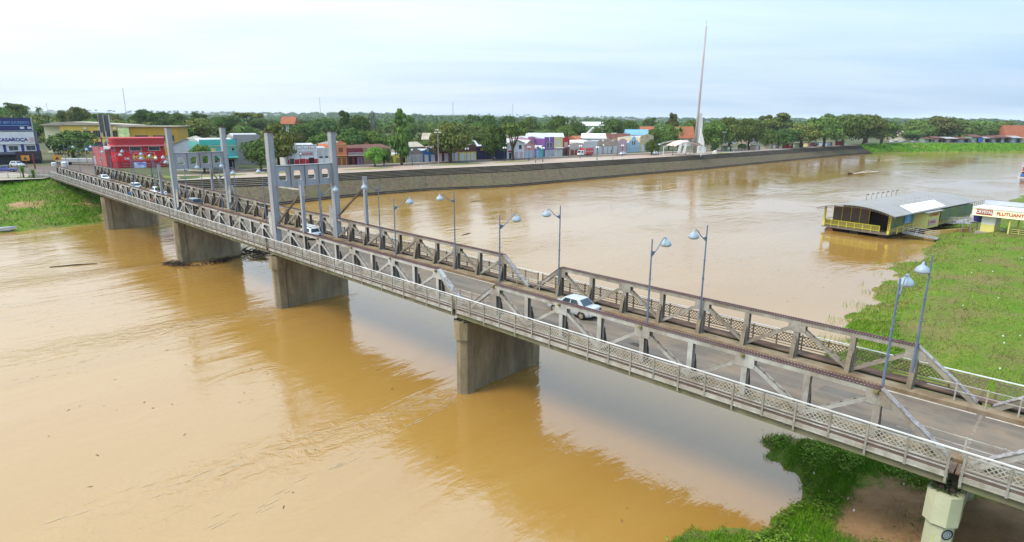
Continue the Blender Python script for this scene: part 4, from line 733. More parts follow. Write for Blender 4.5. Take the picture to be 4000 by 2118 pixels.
# ------------------------------------------------------------------ trees
LEAF = mat('leaf_dark', (0.050, 0.104, 0.018), (0.094, 0.136, 0.030), 0.35, 0.75, isl=.5, spec=.12)
LEAFY = mat('leaf_olive', (0.065, 0.100, 0.020), (0.120, 0.125, 0.026), 0.30, 0.75, isl=.5, spec=.12)
LEAFL = mat('leaf_light', (0.058, 0.125, 0.018), (0.095, 0.145, 0.028), 0.35, 0.75, isl=.5, spec=.12)
LEAFB = mat('leaf_bright', (0.085, 0.195, 0.025), (0.115, 0.22, 0.035), 0.6, 0.7, isl=.4, spec=.12)
LEAFP = mat('leaf_pale', (0.16, 0.19, 0.13), (0.12, 0.15, 0.09), 0.5, 0.7, isl=.4)
BARK = mat('bark', (0.10, 0.075, 0.05), (0.06, 0.045, 0.032), 1.5, 0.95, .3, 8)
def leafquads(rs_, lobes, size, flat=.45):
    out_ = []
    for (cx_, cy_, cz_, rx, ry, rz, n_) in lobes:
        d = rs_.normal(size=(n_, 3)); d /= np.linalg.norm(d, axis=1)[:, None]; d[:, 2] = np.where((d[:, 2] < -.25) & (rs_.uniform(0, 1, n_) < .6), -d[:, 2], d[:, 2])
        r_ = 1 - .42 * rs_.uniform(0, 1, n_) ** 2.2; bump = 1 + .13 * np.sin(d[:, 0] * 7 + cx_) * np.sin(d[:, 1] * 6 + cz_ * 2) + .10 * np.sin(d[:, 2] * 9 + cy_)
        p = np.stack([cx_ + d[:, 0] * rx * r_ * bump, cy_ + d[:, 1] * ry * r_ * bump, cz_ + d[:, 2] * rz * r_ * bump], 1)
        nr = d + rs_.normal(0, .55, (n_, 3)); nr[:, 2] += flat; nr /= np.linalg.norm(nr, axis=1)[:, None]
        a = np.cross(nr, rs_.normal(size=(n_, 3))); a /= np.linalg.norm(a, axis=1)[:, None]; c_ = np.cross(nr, a); s_ = (size * rs_.uniform(.55, 1.3, n_))[:, None]
        q = np.stack([p - a * s_ * .5, p - c_ * s_ * .32, p + a * s_ * .5 + nr * s_ * .1, p + c_ * s_ * .36], 1); out_.append(q)
    return np.concatenate(out_)
# every variant is built 1 wide (crown half-width) and 1 high, then scaled
def variant(kind, seed):
    r = np.random.RandomState(seed); lobes = []; trunk = MB(); size = .13; m = LEAF
    def limb(p, q, r0, r1):
        mid = (np.array(p) + np.array(q)) / 2 + r.uniform(-.05, .05, 3); trunk.tube([p, tuple(mid), q], r0, 6, r2=r1)
    if kind in ('mango', 'mango2', 'bright'):
        m = {'mango': LEAF, 'mango2': (LEAFY, LEAF, LEAFL)[seed % 3], 'bright': LEAFB}[kind]; k = 11 if kind != 'bright' else 9; size = .085
        lobes.append((0, 0, .62, .68, .68, .33, 900))
        for i in range(k):
            a = 2 * PI * i / k + r.uniform(-.3, .3); rr_ = r.uniform(.42, .70); lobes.append((math.cos(a) * rr_, math.sin(a) * rr_, r.uniform(.30, .72), r.uniform(.28, .42), r.uniform(.26, .40), r.uniform(.15, .25), 360))
        for i in range(5): lobes.append((r.uniform(-.35, .35), r.uniform(-.35, .35), r.uniform(.76, .88), r.uniform(.2, .34), r.uniform(.2, .34), r.uniform(.10, .16), 240))
        limb((0, 0, -.02), (.02, .01, .34), .075, .06)
        for i in range(5): a = i * 1.3; limb((.02, .01, .3), (math.cos(a) * .4, math.sin(a) * .4, .55), .045, .02)
    elif kind == 'tallthin':
        m = LEAF; size = .10
        for i in range(9): a = r.uniform(0, 6.28); q_ = r.uniform(.15, .5); lobes.append((math.cos(a) * q_, math.sin(a) * q_, r.uniform(.24, .56), r.uniform(.34, .5), r.uniform(.34, .5), r.uniform(.07, .12), 330))
        for bx_, by_, bz_, br in ((.12, .1, .64, .34), (-.18, .05, .72, .26), (.22, -.1, .80, .22), (-.05, .1, .88, .24), (.30, 0, .90, .14), (-.1, -.05, .965, .16)): lobes.append((bx_, by_, bz_, br, br, br * .16, 210))
        limb((0, 0, -.02), (.03, 0, .5), .09, .06); limb((.03, 0, .5), (0, .04, .93), .06, .02); limb((.03, 0, .6), (.28, 0, .88), .03, .012); limb((.03, 0, .55), (-.2, 0, .72), .03, .012)
    elif kind in ('tall', 'tallthin'):
        m = LEAF if seed % 2 == 0 else LEAFY; size = .10
        for i in range(12):
            z = .30 + .62 * i / 11; w_ = (.75 if z < .68 else .42) * (1 if kind == 'tall' else (.95 if z < .55 else .5)); a = r.uniform(0, 2 * PI); lobes.append((math.cos(a) * w_ * .55, math.sin(a) * w_ * .55, z, w_ * r.uniform(.4, .65), w_ * r.uniform(.4, .65), r.uniform(.06, .11), 330 if (kind == 'tall' or z < .6) else (200 if i % 2 else 0)))
        for i in range(4): lobes.append((r.uniform(-.25, .25), r.uniform(-.25, .25), r.uniform(.42, .7), .55, .55, .16, 330))
        limb((0, 0, -.02), (.03, 0, .5), .07, .05); limb((.03, 0, .5), (0, .04, .9), .05, .02)
        for i in range(6): a = i * 1.05; limb((.02, .0, .3 + .09 * i), (math.cos(a) * .45, math.sin(a) * .45, .42 + .09 * i), .03, .012)
    elif kind == 'open':
        m = LEAF; size = .09
        for i in range(15):
            a = r.uniform(0, 2 * PI); rr_ = r.uniform(.2, .8); lobes.append((math.cos(a) * rr_, math.sin(a) * rr_, r.uniform(.50, .92), r.uniform(.2, .32), r.uniform(.2, .32), r.uniform(.06, .12), 190))
        limb((0, 0, -.02), (.06, .02, .3), .08, .07); limb((.06, .02, .3), (.3, .1, .7), .055, .02); limb((.05, .02, .28), (-.35, -.1, .72), .055, .02); limb((.05, 0, .3), (0, .3, .8), .05, .02); limb((.05, 0, .3), (.1, -.35, .7), .04, .015)
    elif kind == 'flat':
        m = LEAFY; size = .10
        for i in range(12):
            a = r.uniform(0, 2 * PI); rr_ = r.uniform(.1, .8); lobes.append((math.cos(a) * rr_, math.sin(a) * rr_, .90 - rr_ * .16 + r.uniform(-.04, .04), r.uniform(.2, .34), r.uniform(.2, .34), .035, 85))
        limb((0, 0, 0), (.03, 0, .6), .04, .03)
        for i in range(7): a = i * .9; limb((.03, 0, .58), (math.cos(a) * .55, math.sin(a) * .55, .84), .02, .008)
    elif kind == 'pale':
        m = LEAFP; size = .2
        for i in range(9): lobes.append((r.uniform(-.5, .5), r.uniform(-.5, .5), r.uniform(.4, .9), .45, .45, .09, 75))
        limb((0, 0, 0), (0, 0, .8), .1, .04)
    elif kind == 'palm':
        m = LEAF; q = []
        for i in range(17):
            a = i * 2.4; el = r.uniform(-.2, 1.1); Lf = r.uniform(.85, 1.1); ux, uy = math.cos(a), math.sin(a); px_, pz = 0, 0; pts = []
            for s_ in range(6):
                t_ = s_ / 5; pts.append(np.array([ux * Lf * t_, uy * Lf * t_, .84 + (.20 * math.sin(el) * t_ * 1.6 - .24 * t_ * t_)]))
            for s_ in range(5):
                for sd in (-1, 1):
                    sid = np.array([-uy, ux, -.03]) * sd * (.20 - .022 * s_); q.append([pts[s_], pts[s_ + 1], pts[s_ + 1] + sid * .9 - np.array([0, 0, .03]), pts[s_] + sid - np.array([0, 0, .03])])
        limb((0, 0, -.02), (.05, .02, .84), .06, .045)
        return quads_mesh('crown', np.array(q), m), trunk.mesh('trunk', BARK)
    return quads_mesh('crown', leafquads(r, lobes, size), m), trunk.mesh('trunk', BARK)
KN = {'mango': 'broadleaf_tree', 'mango2': 'broadleaf_tree', 'bright': 'round_tree', 'tall': 'tall_tree', 'tallthin': 'tall_tree', 'open': 'open_tree', 'flat': 'umbrella_tree', 'pale': 'pale_tree', 'palm': 'palm_tree'}
VAR = {k: [variant(k, 11 * i + 3 + j * 7) for j in range({'mango': 4, 'mango2': 4, 'tall': 3, 'bright': 2}.get(k, 1))] for i, k in enumerate(KN)}
rt = random.Random(8)
def tree(kind, x, y, z, hw, h, label, group=None, v=None):
    cr_, tk = VAR[kind][rt.randrange(len(VAR[kind])) if v is None else v]
    t = thing(KN[kind], label, 'tree', (x, y, z), (0, 0, rt.uniform(0, 6.28)), group); s = (hw, hw * rt.uniform(.9, 1.1), h)
    link('trunk', tk, t, None, None, s); link('crown', cr_, t, None, None, s); return t
TL = ['dark dense tree in front of the yellow block, left of the red pharmacy', 'small bright green tree seen through the left lift tower', 'low dark tree left of the right lift tower column', 'tall dark tree just behind the right lift tower column', 'bright green round tree on the promenade lawn', 'dark bushy tree directly right of the bright green round tree', 'tall tree with a narrow top beside the yellow-fronted shop', 'wide olive-green tree before the maroon and yellow shops', 'dark tree shading the navy shopfront', 'open-branched tree in front of the white shop with the red sign', 'small dark tree beside the cream ornate facade', 'broad tree just right of the white monument', 'second broad tree right of the monument', 'third broad tree right of the monument, over the green kiosk', 'small rounded tree over the row of kiosks', 'wide tree above the middle kiosks', 'large tree above the red kiosk', 'large tree near the end of the river wall', 'largest dark crown above the end of the river wall', 'dark broad tree past the end of the river wall', 'last tree of the wall-end clump, beside the yellow building', 'small young tree near the monument base', 'small young tree beside the green kiosk']
for i, ((k, x, y, z, hw, h), lb) in enumerate(zip(D['trees'], TL)): tree(k, x, y, z, hw, h, lb, 'trees along the promenade', (1 if i % 3 != 2 else 2) if k == 'mango2' else None)
POOL = []
for k, x, y, z, hw, h in D['btrees']: POOL.append((k, x, y, tree(k, x, y, z, hw, h, 'tree', 'trees behind the town')))
# woods filling the middle distance: separate trees
LIMX, LIMY = [-400, -200, -150, -95, -60, -15, 25, 75, 130, 200, 260, 700], [255, 255, 265, 252, 248, 288, 325, 372, 395, 455, 520, 620]
placed = [(a[1], a[2]) for a in D['btrees'] + D['trees']]; cnt = 0
houses_xy = [((a[1] + a[2]) / 2, a[3]) for a in D['far_houses']]
lines = [(D['shops'][k][0], D['shops'][k][1]) for k in D['shops']] + [(D['shops'][k][2], D['shops'][k][3]) for k in D['shops']]
rw = random.Random(21)
while cnt < 225:
    yy = 205 + 560 * rw.random() ** 1.35; xx = yy * rw.uniform(-.90, .86)
    front = min(math.hypot(xx - a, yy - c_) for a, c_ in lines)
    lim = np.interp(xx, LIMX, LIMY)
    if yy < lim or (xx > 290) or (xx > 190 and yy < 480): continue
    if front < 22: continue
    if any(math.hypot(xx - a, yy - c_) < (9 if yy < 420 else 12) for a, c_ in placed): continue
    if any(abs(xx - a) < 12 and -30 < c_ - yy < 26 and False for a, c_ in houses_xy): continue
    hcap = 99
    for ex, ey in ((-70, 262), (-27, 285), (-8, 300), (8, 318), (36, 350), (58, 372), (112, 420), (150, 440), (172, 450), (-46, 258)):
        if abs(xx * ey / yy - ex - 5) < 8 and yy < ey + 4: hcap = min(hcap, 3.5)
    for nm, xl, xr, Y_, z_, h_, e_ in D['far_houses']:
        if yy < Y_ + 3 and xl - 6 < xx * Y_ / yy < xr + 6: hcap = min(hcap, max(3.0, (21.8 - (21.8 - (z_ + e_)) * yy / Y_) - gz(xx, yy) - .3))
    k = rw.choice(['mango', 'mango2', 'mango', 'mango2', 'tall', 'mango2', 'palm' if yy < 380 else 'mango', 'open']); h = rw.uniform(6.5, 12.0) + (1.5 if yy > 450 else 0); hw = h * rw.uniform(.48, .72) if k not in ('palm', 'tall') else h * (.2 if k == 'palm' else .36)
    if h > hcap: h = hcap; hw = min(hw, h * .8)
    z = gz(xx, yy) + far_hill(xx, yy); placed.append((xx, yy)); cnt += 1
    POOL.append((k, xx, yy, tree(k, xx, yy, z, hw, h, 'tree', 'trees behind the town')))
# every tree behind the town is told apart by its kind, the landmark in front of it and how far back it stands
MARKS = [(-.83, 'the white farm store'), (-.74, 'the left end of the yellow block'), (-.66, 'the middle of the yellow block'), (-.60, 'the red pharmacy'), (-.535, 'the left lift tower'), (-.475, 'the turquoise shop'), (-.40, 'the right lift tower'), (-.345, 'the red and white shop'), (-.28, 'the orange house'), (-.235, 'the bright round promenade tree'), (-.185, 'the yellow small shop'), (-.14, 'the blue shop'), (-.085, 'the olive promenade tree'), (-.035, 'the navy shop'), (.01, 'the white red-signed shop'), (.055, 'the purple house'), (.085, 'the cream house'), (.13, 'the delivery truck'), (.17, 'the tan gabled shops'), (.205, 'the light blue shop'), (.245, 'the open tent'), (.30, 'the tall monument'), (.36, 'the green kiosk'), (.43, 'the red kiosk'), (.51, 'the end of the river wall'), (.60, 'the yellow far-bank building'), (.70, 'the far-bank shacks'), (.80, 'the right-hand shacks')]
DESC = {'mango': 'rounded dark tree', 'mango2': 'broad spreading tree', 'tall': 'tall narrow tree', 'tallthin': 'slim ragged tree', 'palm': 'feathery palm', 'open': 'loose-crowned tree', 'flat': 'flat-topped umbrella tree', 'pale': 'pale grey-green tree'}
bins = {}
for k, x, y, o in POOL: bins.setdefault((k, min(MARKS, key=lambda m_: abs(m_[0] - x / y))[1]), []).append((math.hypot(x, y), o))
ORD = ['first', 'second', 'third', 'fourth', 'fifth', 'sixth', 'seventh', 'eighth', 'ninth', 'tenth', 'eleventh', 'twelfth']
for (k, mk), L_ in bins.items():
    L_.sort(key=lambda q: q[0])
    for i, (d, o) in enumerate(L_): o['label'] = DESC[k] + ' behind ' + mk + ('' if len(L_) == 1 else ', ' + ORD[min(i, 11)] + ' back')
EXTRA_XY = [(-70, 262), (-27, 285), (-8, 300), (8, 318), (36, 350), (58, 372), (112, 420), (150, 440), (172, 450), (-46, 258)]
# far forest: crowns as one mass
def forest(name, n_, y0, y1, size, m, seed, per, hh):
    r = np.random.RandomState(seed); Q = []
    base = leafquads(np.random.RandomState(2), [(0, 0, .62, .8, .8, .4, per), (.5, .2, .5, .6, .6, .4, per // 2), (-.4, .4, .5, .55, .6, .35, per // 2), (0, -.5, .45, .6, .5, .35, per // 2)], .34 if per > 60 else .42)
    yy = y0 * (y1 / y0) ** r.uniform(0, 1, n_); xx = yy * r.uniform(-1.05, 1.0, n_)
    for x, y in zip(xx, yy):
        if x > 230 and y < 600 + .12 * (x - 230): continue
        if name == 'undergrowth' and any(abs(x - e[0] - 5) < 12 and -14 < e[1] - y < 26 for e in EXTRA_XY): continue
        if y < np.interp(x, LIMX, LIMY) + 4: continue
        s_ = size * r.uniform(.7, 1.5); h = hh * r.uniform(.65, 1.25); a = r.uniform(0, 6.28); c_, s2 = math.cos(a), math.sin(a); z = gz(x, y) + far_hill(x, y)
        B = base * np.array([s_, s_, h]); X = B[..., 0] * c_ - B[..., 1] * s2 + x; Y = B[..., 0] * s2 + B[..., 1] * c_ + y; Q.append(np.stack([X, Y, B[..., 2] + z - .5], -1))
    Q = np.concatenate(Q); return stuff(link(name, quads_mesh(name, Q, m)))
forest('far_forest', 3000, 620, 1600, 5.6, LEAF, 3, 110, 9.0)
forest('distant_forest', 3200, 1500, 7000, 13.0, LEAF, 5, 60, 13.0)
forest('undergrowth', 1700, 225, 640, 2.6, LEAFY, 9, 60, 3.6)
# ------------------------------------------------------------------ town buildings
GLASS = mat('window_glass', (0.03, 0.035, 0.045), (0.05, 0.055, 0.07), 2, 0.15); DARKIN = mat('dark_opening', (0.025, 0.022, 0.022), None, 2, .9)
WHITEP = paint('white_paint', (226, 226, 226)); TILE = mat('tile_terracotta', (0.36, 0.125, 0.06), (0.25, 0.085, 0.045), 1.2, .85, .3, 9, stain=(.12, .06, .04)); TILED = mat('tile_old', (0.16, 0.07, 0.05), (0.09, 0.04, 0.032), 1.2, .9, .3, 9)
ZINC = mat('zinc_roof', (0.42, 0.42, 0.41), (0.33, 0.33, 0.33), .4, .5, stain=(.2, .16, .12), stain_amt=.4); CREAMR = mat('cement_roof', (0.40, 0.35, 0.27), (0.3, 0.26, 0.2), .4, .9, stain=(.15, .12, .09)); WHITER = mat('white_roof', (0.75, 0.75, 0.74), (0.64, 0.64, 0.63), .4, .6, stain=(.4, .38, .35), stain_amt=.3)
SHUT = paint('shutter_grey', (178, 178, 182)); SHUTW = paint('shutter_white', (214, 216, 220))
def facade_root(name, label, cat, key, group=None, push=0.0):
    xl, yl, xr, yr, z, h = D['shops'][key] if isinstance(key, str) else key; dx, dy = xr - xl, yr - yl; L_ = math.hypot(dx, dy); a = math.atan2(dy, dx)
    t = thing(name, label, cat, (xl - math.sin(a) * push, yl + math.cos(a) * push, z), (0, 0, a), group); return t, L_, h      # local x along the front, +y away from the river
def opening(t, x0, x1, z0, z1, kind, m, frame=WHITEP):
    nm = {'win': 'window', 'door': 'door', 'shut': 'shutter_door', 'dark': 'doorway'}[kind]; b = MB(); e = .09
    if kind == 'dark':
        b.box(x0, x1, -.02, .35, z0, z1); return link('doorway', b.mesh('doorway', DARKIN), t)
    b.box(x0 - e, x1 + e, -.07, -.004, z1, z1 + e); b.box(x0 - e, x0, -.07, -.004, z0, z1); b.box(x1, x1 + e, -.07, -.004, z0, z1)
    if kind == 'win': b.box(x0 - e, x1 + e, -.1, -.004, z0 - e, z0)
    fr = link(nm, b.mesh(nm, frame), t); b = MB()
    if kind == 'win':
        n_ = max(1, int((x1 - x0) / .8)); w_ = (x1 - x0) / n_
        for i in range(n_): b = MB(); b.box(x0 + i * w_ + .03, x0 + (i + 1) * w_ - .03, -.035, -.003, z0 + .03, z1 - .03); link('pane', b.mesh('pane', m), fr)
    elif kind == 'shut':
        n_ = 7
        for i in range(n_): za = z0 + (z1 - z0) * i / n_; b.box(x0, x1, -.045 + (i % 2) * .015, -.003, za, za + (z1 - z0) / n_ - .02)
        link('slats', stuffm(b.mesh('slats', m)), fr)['kind'] = 'stuff'
    else:
        b.box(x0, (x0 + x1) / 2 - .015, -.05, -.003, z0, z1); link('leaf', b.mesh('leaf', m), fr); b = MB(); b.box((x0 + x1) / 2 + .015, x1, -.05, -.003, z0, z1); link('leaf', b.mesh('leaf', m), fr)
    return fr
def stuffm(me): return me
def curve_top(kind, L_, h0, h1):
    if kind == 'flat': return [(0, h1), (L_, h1)]
    if kind == 'gable': return [(0, h0), (L_ / 2, h1), (L_, h0)]
    if kind == 'scroll':
        P = []
        for i in range(25):
            u = i / 24; c_ = abs(u - .5) * 2; f = (1 - c_ * .9) if c_ < .35 else (.62 * math.cos((c_ - .35) / .65 * PI / 2) ** .7 if c_ < 1 else 0); P.append((u * L_, h0 + (h1 - h0) * max(0, f)))
        return P
    if kind == 'arch': return [(L_ * i / 16, h0 + (h1 - h0) * math.sin(PI * i / 16)) for i in range(17)]
    if kind == 'step': return [(0, h0), (L_ * .16, h0), (L_ * .16, h0 + (h1 - h0) * .35), (L_ * .30, h0 + (h1 - h0) * .35), (L_ * .34, h0 + (h1 - h0) * .75), (L_ * .42, h0 + (h1 - h0) * .8), (L_ * .45, h1), (L_ * .55, h1), (L_ * .58, h0 + (h1 - h0) * .8), (L_ * .66, h0 + (h1 - h0) * .75), (L_ * .70, h0 + (h1 - h0) * .35), (L_ * .84, h0 + (h1 - h0) * .35), (L_ * .84, h0), (L_, h0)]
def shop(name, label, key, wallm, top='flat', eave=None, depth=14, roofm=ZINC, lower=None, split=None, ops=(), cornice=None, trim=None, awning=None, group='colourful shop fronts facing the river', roof_drop=.6, gable_roof=False, push=0.0, hscale=1.0):
    t, L_, h = facade_root(name, label, 'building', key, group, push); h *= hscale; h0 = eave * h if eave else h
    sp = split * h if split else None
    body_h = h0 - .05
    b = MB(); b.box(.02, L_ - .02, .25, depth, -.6, body_h - roof_drop); link('wall', b.mesh('wall', wallm), t)
    prof = curve_top(top, L_, h0, h); zb = sp if sp else -.6
    b = MB(); b.prism([(0, zb)] + [(L_, zb)] + list(reversed(prof)), 'y', 0, .25); fixn(link('front_wall', b.mesh('front_wall', wallm), t))
    if sp: b = MB(); b.box(0, L_, 0.0, .25, -.6, sp - .004); link('lower_front', b.mesh('lower_front', lower or wallm), t)
    rb = body_h - roof_drop + .02
    if gable_roof:
        b = MB(); b.prism([(-.3, h0 - .1), (L_ / 2, h - .02), (L_ + .3, h0 - .1), (L_ + .3, h0 + .08), (L_ / 2, h + .2), (-.3, h0 + .08)], 'y', -.5, depth); fixn(link('roof', b.mesh('roof', roofm), t))
    else:
        b = MB(); b.prism([(.26, rb - .02), (depth / 2, rb + .9), (depth + .4, rb - .02), (depth + .4, rb - .1), (.26, rb - .1)], 'x', .03, L_ - .03); fixn(link('roof', b.mesh('roof', roofm), t))
    if cornice is not None:
        b = MB(); b.box(-.03, L_ + .03, -.16, -.004, cornice * h, cornice * h + .16); link('cornice', b.mesh('cornice', trim or WHITEP), t)
    if awning: b = MB(); b.prism([(-.004, awning[0] * h), (-awning[1], awning[0] * h - .25), (-awning[1], awning[0] * h - .15), (-.004, awning[0] * h + .12)], 'x', .05, L_ - .05); fixn(link('awning', b.mesh('awning', awning[2]), t))
    for (a, c_, z0, z1, kind, m) in ops: opening(t, a * L_, c_ * L_, z0 * h, z1 * h, kind, m, trim or WHITEP)
    return t, L_, h
def row(n_, z0, z1, kind, m, pad=.06, gap=.05):
    w_ = (1 - 2 * pad - gap * (n_ - 1)) / n_; return [(pad + i * (w_ + gap), pad + i * (w_ + gap) + w_, z0, z1, kind, m) for i in range(n_)]
RED = paint('red_paint', (190, 30, 40)); TURQ = paint('turquoise_paint', (95, 185, 180)); ORNG = paint('orange_paint', (222, 130, 85)); OLIV = paint('olive_paint', (150, 140, 55)); MARO = paint('maroon_paint', (130, 40, 50)); BLUEP = paint('blue_paint', (50, 110, 185)); YELP = paint('yellow_paint', (225, 200, 50)); NAVY = paint('navy_paint', (38, 40, 88)); PINK = paint('pink_paint', (214, 150, 150)); PURP = paint('purple_paint', (128, 82, 150)); MAUV = paint('mauve_paint', (188, 120, 160)); CREAM = paint('cream_paint', (222, 208, 150)); BEIG = paint('beige_paint', (205, 185, 170)); TAN = paint('tan_paint', (190, 165, 148)); PINKC = paint('pale_pink_paint', (215, 180, 182)); LBLU = paint('light_blue_paint', (170, 200, 218)); CORN = paint('cream_ornate_paint', (215, 195, 150)); GREYW = paint('grey_wall', (165, 160, 155), dirt=.7); LILA = paint('lilac_paint', (150, 160, 215)); TEAL = paint('teal_paint', (70, 190, 170)); BROWN = paint('brown_paint', (110, 62, 55)); MAGE = paint('magenta_paint', (190, 70, 110)); DREDD = paint('dark_red_door', (120, 25, 35)); WDIRT = paint('dirty_white', (200, 200, 196), dirt=.9); BRWOOD = paint('wood_brown', (150, 75, 40)); YCRM = paint('window_cream', (222, 205, 130)); SKYB = paint('sky_blue_roof', (120, 170, 205)); REDROOF = paint('red_roof', (170, 70, 55))
# turquoise
xl, yl = -98.6, 188.6; xr, yr = -88.2, 197.6
D['shops']['turquoise'] = (-93.2, 184.5, -85.2, 191.0, 6.2, 9.1)
t, L_, h = shop('turquoise_shop', 'turquoise two-storey building with cream windows, behind the left lift tower', 'turquoise', TURQ, split=.42, lower=GREYW, ops=[(.30, .42, .5, .72, 'win', YCRM), (.62, .74, .5, .72, 'win', YCRM), (.86, .94, .62, .72, 'win', GLASS), (.10, .3, .0, .33, 'shut', SHUT), (.4, .6, 0, .33, 'shut', SHUT), (.7, .9, 0, .33, 'dark', None)], cornice=.78, trim=YCRM, awning=(.42, 1.6, TEAL))
for i in range(3): b = MB(); b.box(.4 + i * L_ / 3, L_ / 3 * (i + 1) - .4, -.04, -.004, .84 * h, .96 * h); link('parapet_panel', b.mesh('parapet_panel', TEAL), t)
o, _, _ = shop('white_warehouse', 'long white-walled warehouse with a cream roof beside the red pharmacy', (-110.7, 199, -100.5, 203, 6.6, 8.4), WHITEP, 'gable', .72, 30, CREAMR, gable_roof=True, group='low buildings behind the shops')
o, _, _ = shop('grey_block', 'unpainted grey block house with a blue tank, behind the turquoise building', (-93.5, 208, -86.5, 212.5, 6.0, 10.2), GREYW, ops=[(.65, .78, .6, .78, 'win', GLASS)], group='low buildings behind the shops')
def tank(x, y, z, r, lab):
    t = thing('water_tank', lab, 'tank', (x, y, z)); b = MB(); b.lathe([(r * .85, 0), (r, .9), (r, 1.0)], 14); link('body', b.mesh('body', BLUEP, False), t); b = MB(); b.lathe([(r * 1.05, 1.0), (r * .9, 1.16), (.1, 1.22)], 14); link('lid', b.mesh('lid', NAVY), t)
    b = MB(); 
    for sx in (-.6, .6):
        for sy in (-.6, .6): b.box(sx * r - .06, sx * r + .06, sy * r - .06, sy * r + .06, -2.2, -.002)
    b.box(-r, r, -r, r, -.1, -.003); link('stand', b.mesh('stand', GREYW), t)
tank(-91.5, 203, 13.9, 1.2, 'blue round water tank on a stand above the turquoise building'); tank(-64.5, 220, 14.2, .95, 'small blue water tank above the red and white shop')
t, L_, h = shop('red_white_shop', 'white shop with bright red base, red doors and framed parapet', 'red_white', WHITEP, split=.36, lower=RED, ops=[(.38, .58, 0, .38, 'door', RED), (.70, .88, .10, .42, 'dark', None), (.05, .2, .1, .4, 'win', GLASS)], cornice=.72)
for i in range(4): b = MB(); a = L_ * (.06 + .235 * i); b.box(a, a + L_ * .19, -.03, -.004, .80 * h, .97 * h); p_ = link('parapet_panel', b.mesh('parapet_panel', BROWN), t); b = MB(); b.box(a + .12, a + L_ * .19 - .12, -.045, -.032, .82 * h, .95 * h); link('inset', b.mesh('inset', WHITEP), p_)
b = MB(); b.box(L_ * .38, L_ * .86, -.08, -.004, .53 * h, .66 * h); s_ = link('sign', b.mesh('sign', BROWN), t); b = MB(); b.box(L_ * .39, L_ * .85, -.095, -.082, .54 * h, .65 * h); link('sign_face', b.mesh('sign_face', PINKC), s_); text('lettering', 'Auto e Cia Ltda', .62, DREDD, s_, (L_ * .61, -.11, .595 * h), (PI / 2, 0, 0), .01, bold=.02)
shop('white_door_house', 'stained white single-storey house with white double doors and fanlights', 'white_doors', WDIRT, ops=[(.12, .40, 0, .42, 'door', WHITEP), (.56, .84, 0, .42, 'door', WHITEP), (.12, .40, .45, .56, 'win', GLASS), (.56, .84, .45, .56, 'win', GLASS)])
shop('orange_house', 'orange two-storey house with olive ground floor', 'orange', ORNG, 'step', .92, split=.42, lower=OLIV, ops=[(.28, .72, .53, .74, 'win', BRWOOD), (.1, .45, 0, .33, 'door', BRWOOD), (.55, .9, 0, .33, 'door', BRWOOD)], cornice=.86, trim=YCRM, awning=(.43, .7, ORNG))
t, L_, h = shop('balcony_house', 'dark maroon house with a long balustraded balcony and old tiled roof', 'maroon_balcony', MARO, depth=13, roofm=TILED, roof_drop=0, ops=[(.1, .3, 0, .45, 'dark', None), (.45, .58, 0, .45, 'dark', None), (.68, .9, 0, .45, 'door', PURP)], hscale=.98)
b = MB(); b.box(0, L_, -1.3, -.01, .56 * h, .6 * h); bl = link('balcony', b.mesh('balcony', WDIRT), t)
for i in range(16): b = MB(); a = (i + .5) * L_ / 16; b.lathe([(.05, 0), (.12, .3), (.06, .6), (.08, .75)], 6, (a, -1.2, .6 * h)); link('baluster', b.mesh('baluster', WDIRT), bl)
b = MB(); b.box(0, L_, -1.32, -1.1, .6 * h + .76, .6 * h + .9); link('top_rail', b.mesh('top_rail', WDIRT), bl)
t, L_, h = shop('old_tiled_house', 'low crumbling house under a wide dark red tiled roof behind the bright round tree', 'ruin', paint('ruin_wall', (170, 150, 110), dirt=.95), depth=15, roofm=TILED, roof_drop=-.1, hscale=1.25)
shop('yellow_small_shop', 'small yellow shopfront behind the tall narrow-topped tree', 'yellow_small', YELP, ops=[(.2, .55, 0, .62, 'door', OLIV), (.7, .92, 0, .62, 'dark', None)])
shop('grey_shutter_shop', 'grey weathered shop with three roller shutters', 'grey_shutters', paint('weathered_grey', (150, 140, 135), dirt=.95), 'step', .8, ops=row(3, 0, .52, 'shut', SHUT))
shop('blue_shop', 'bright blue shop with two pale shutters', 'blue', BLUEP, 'step', .82, ops=row(2, 0, .52, 'shut', SHUTW, .1, .2), trim=BLUEP)
shop('maroon_shop', 'dark maroon shop with pale doors behind the wide olive tree', 'maroon', MARO, 'step', .85, ops=row(2, 0, .48, 'door', SHUTW, .12, .2), trim=MAGE)
shop('magenta_shop', 'narrow magenta shopfront with white doors under the olive tree', 'magenta', MAGE, ops=row(2, 0, .78, 'door', SHUTW, .1, .15), hscale=1.25)
t, L_, h = shop('yellow_brown_shop', 'yellow shop with a maroon upper wall and three white shutters', 'yellow_brown', BROWN, split=.56, lower=YELP, ops=row(3, 0, .48, 'shut', SHUTW, .08, .1))
t, L_, h = shop('navy_shop', 'wide dark navy shop with a small yellow sign', 'navy', NAVY, 'step', .9, ops=row(4, 0, .46, 'shut', NAVY), trim=NAVY)
b = MB(); b.box(L_ * .12, L_ * .34, -.1, -.005, .62 * h, .74 * h); link('sign', b.mesh('sign', YELP), t)
t, L_, h = shop('white_sign_shop', 'narrow white two-storey shop with a small red sign', 'white_sign', WHITEP, 'gable', .8, roofm=ZINC, gable_roof=True, ops=[(.12, .25, 0, .33, 'dark', None), (.45, .62, 0, .36, 'shut', PINKC), (.72, .9, 0, .36, 'shut', PINKC), (.68, .84, .5, .72, 'win', GLASS), (.3, .42, .5, .7, 'win', PINK)])
b = MB(); b.box(L_ * .06, L_ * .30, -.15, -.005, .36 * h, .44 * h); link('sign', b.mesh('sign', RED), t)
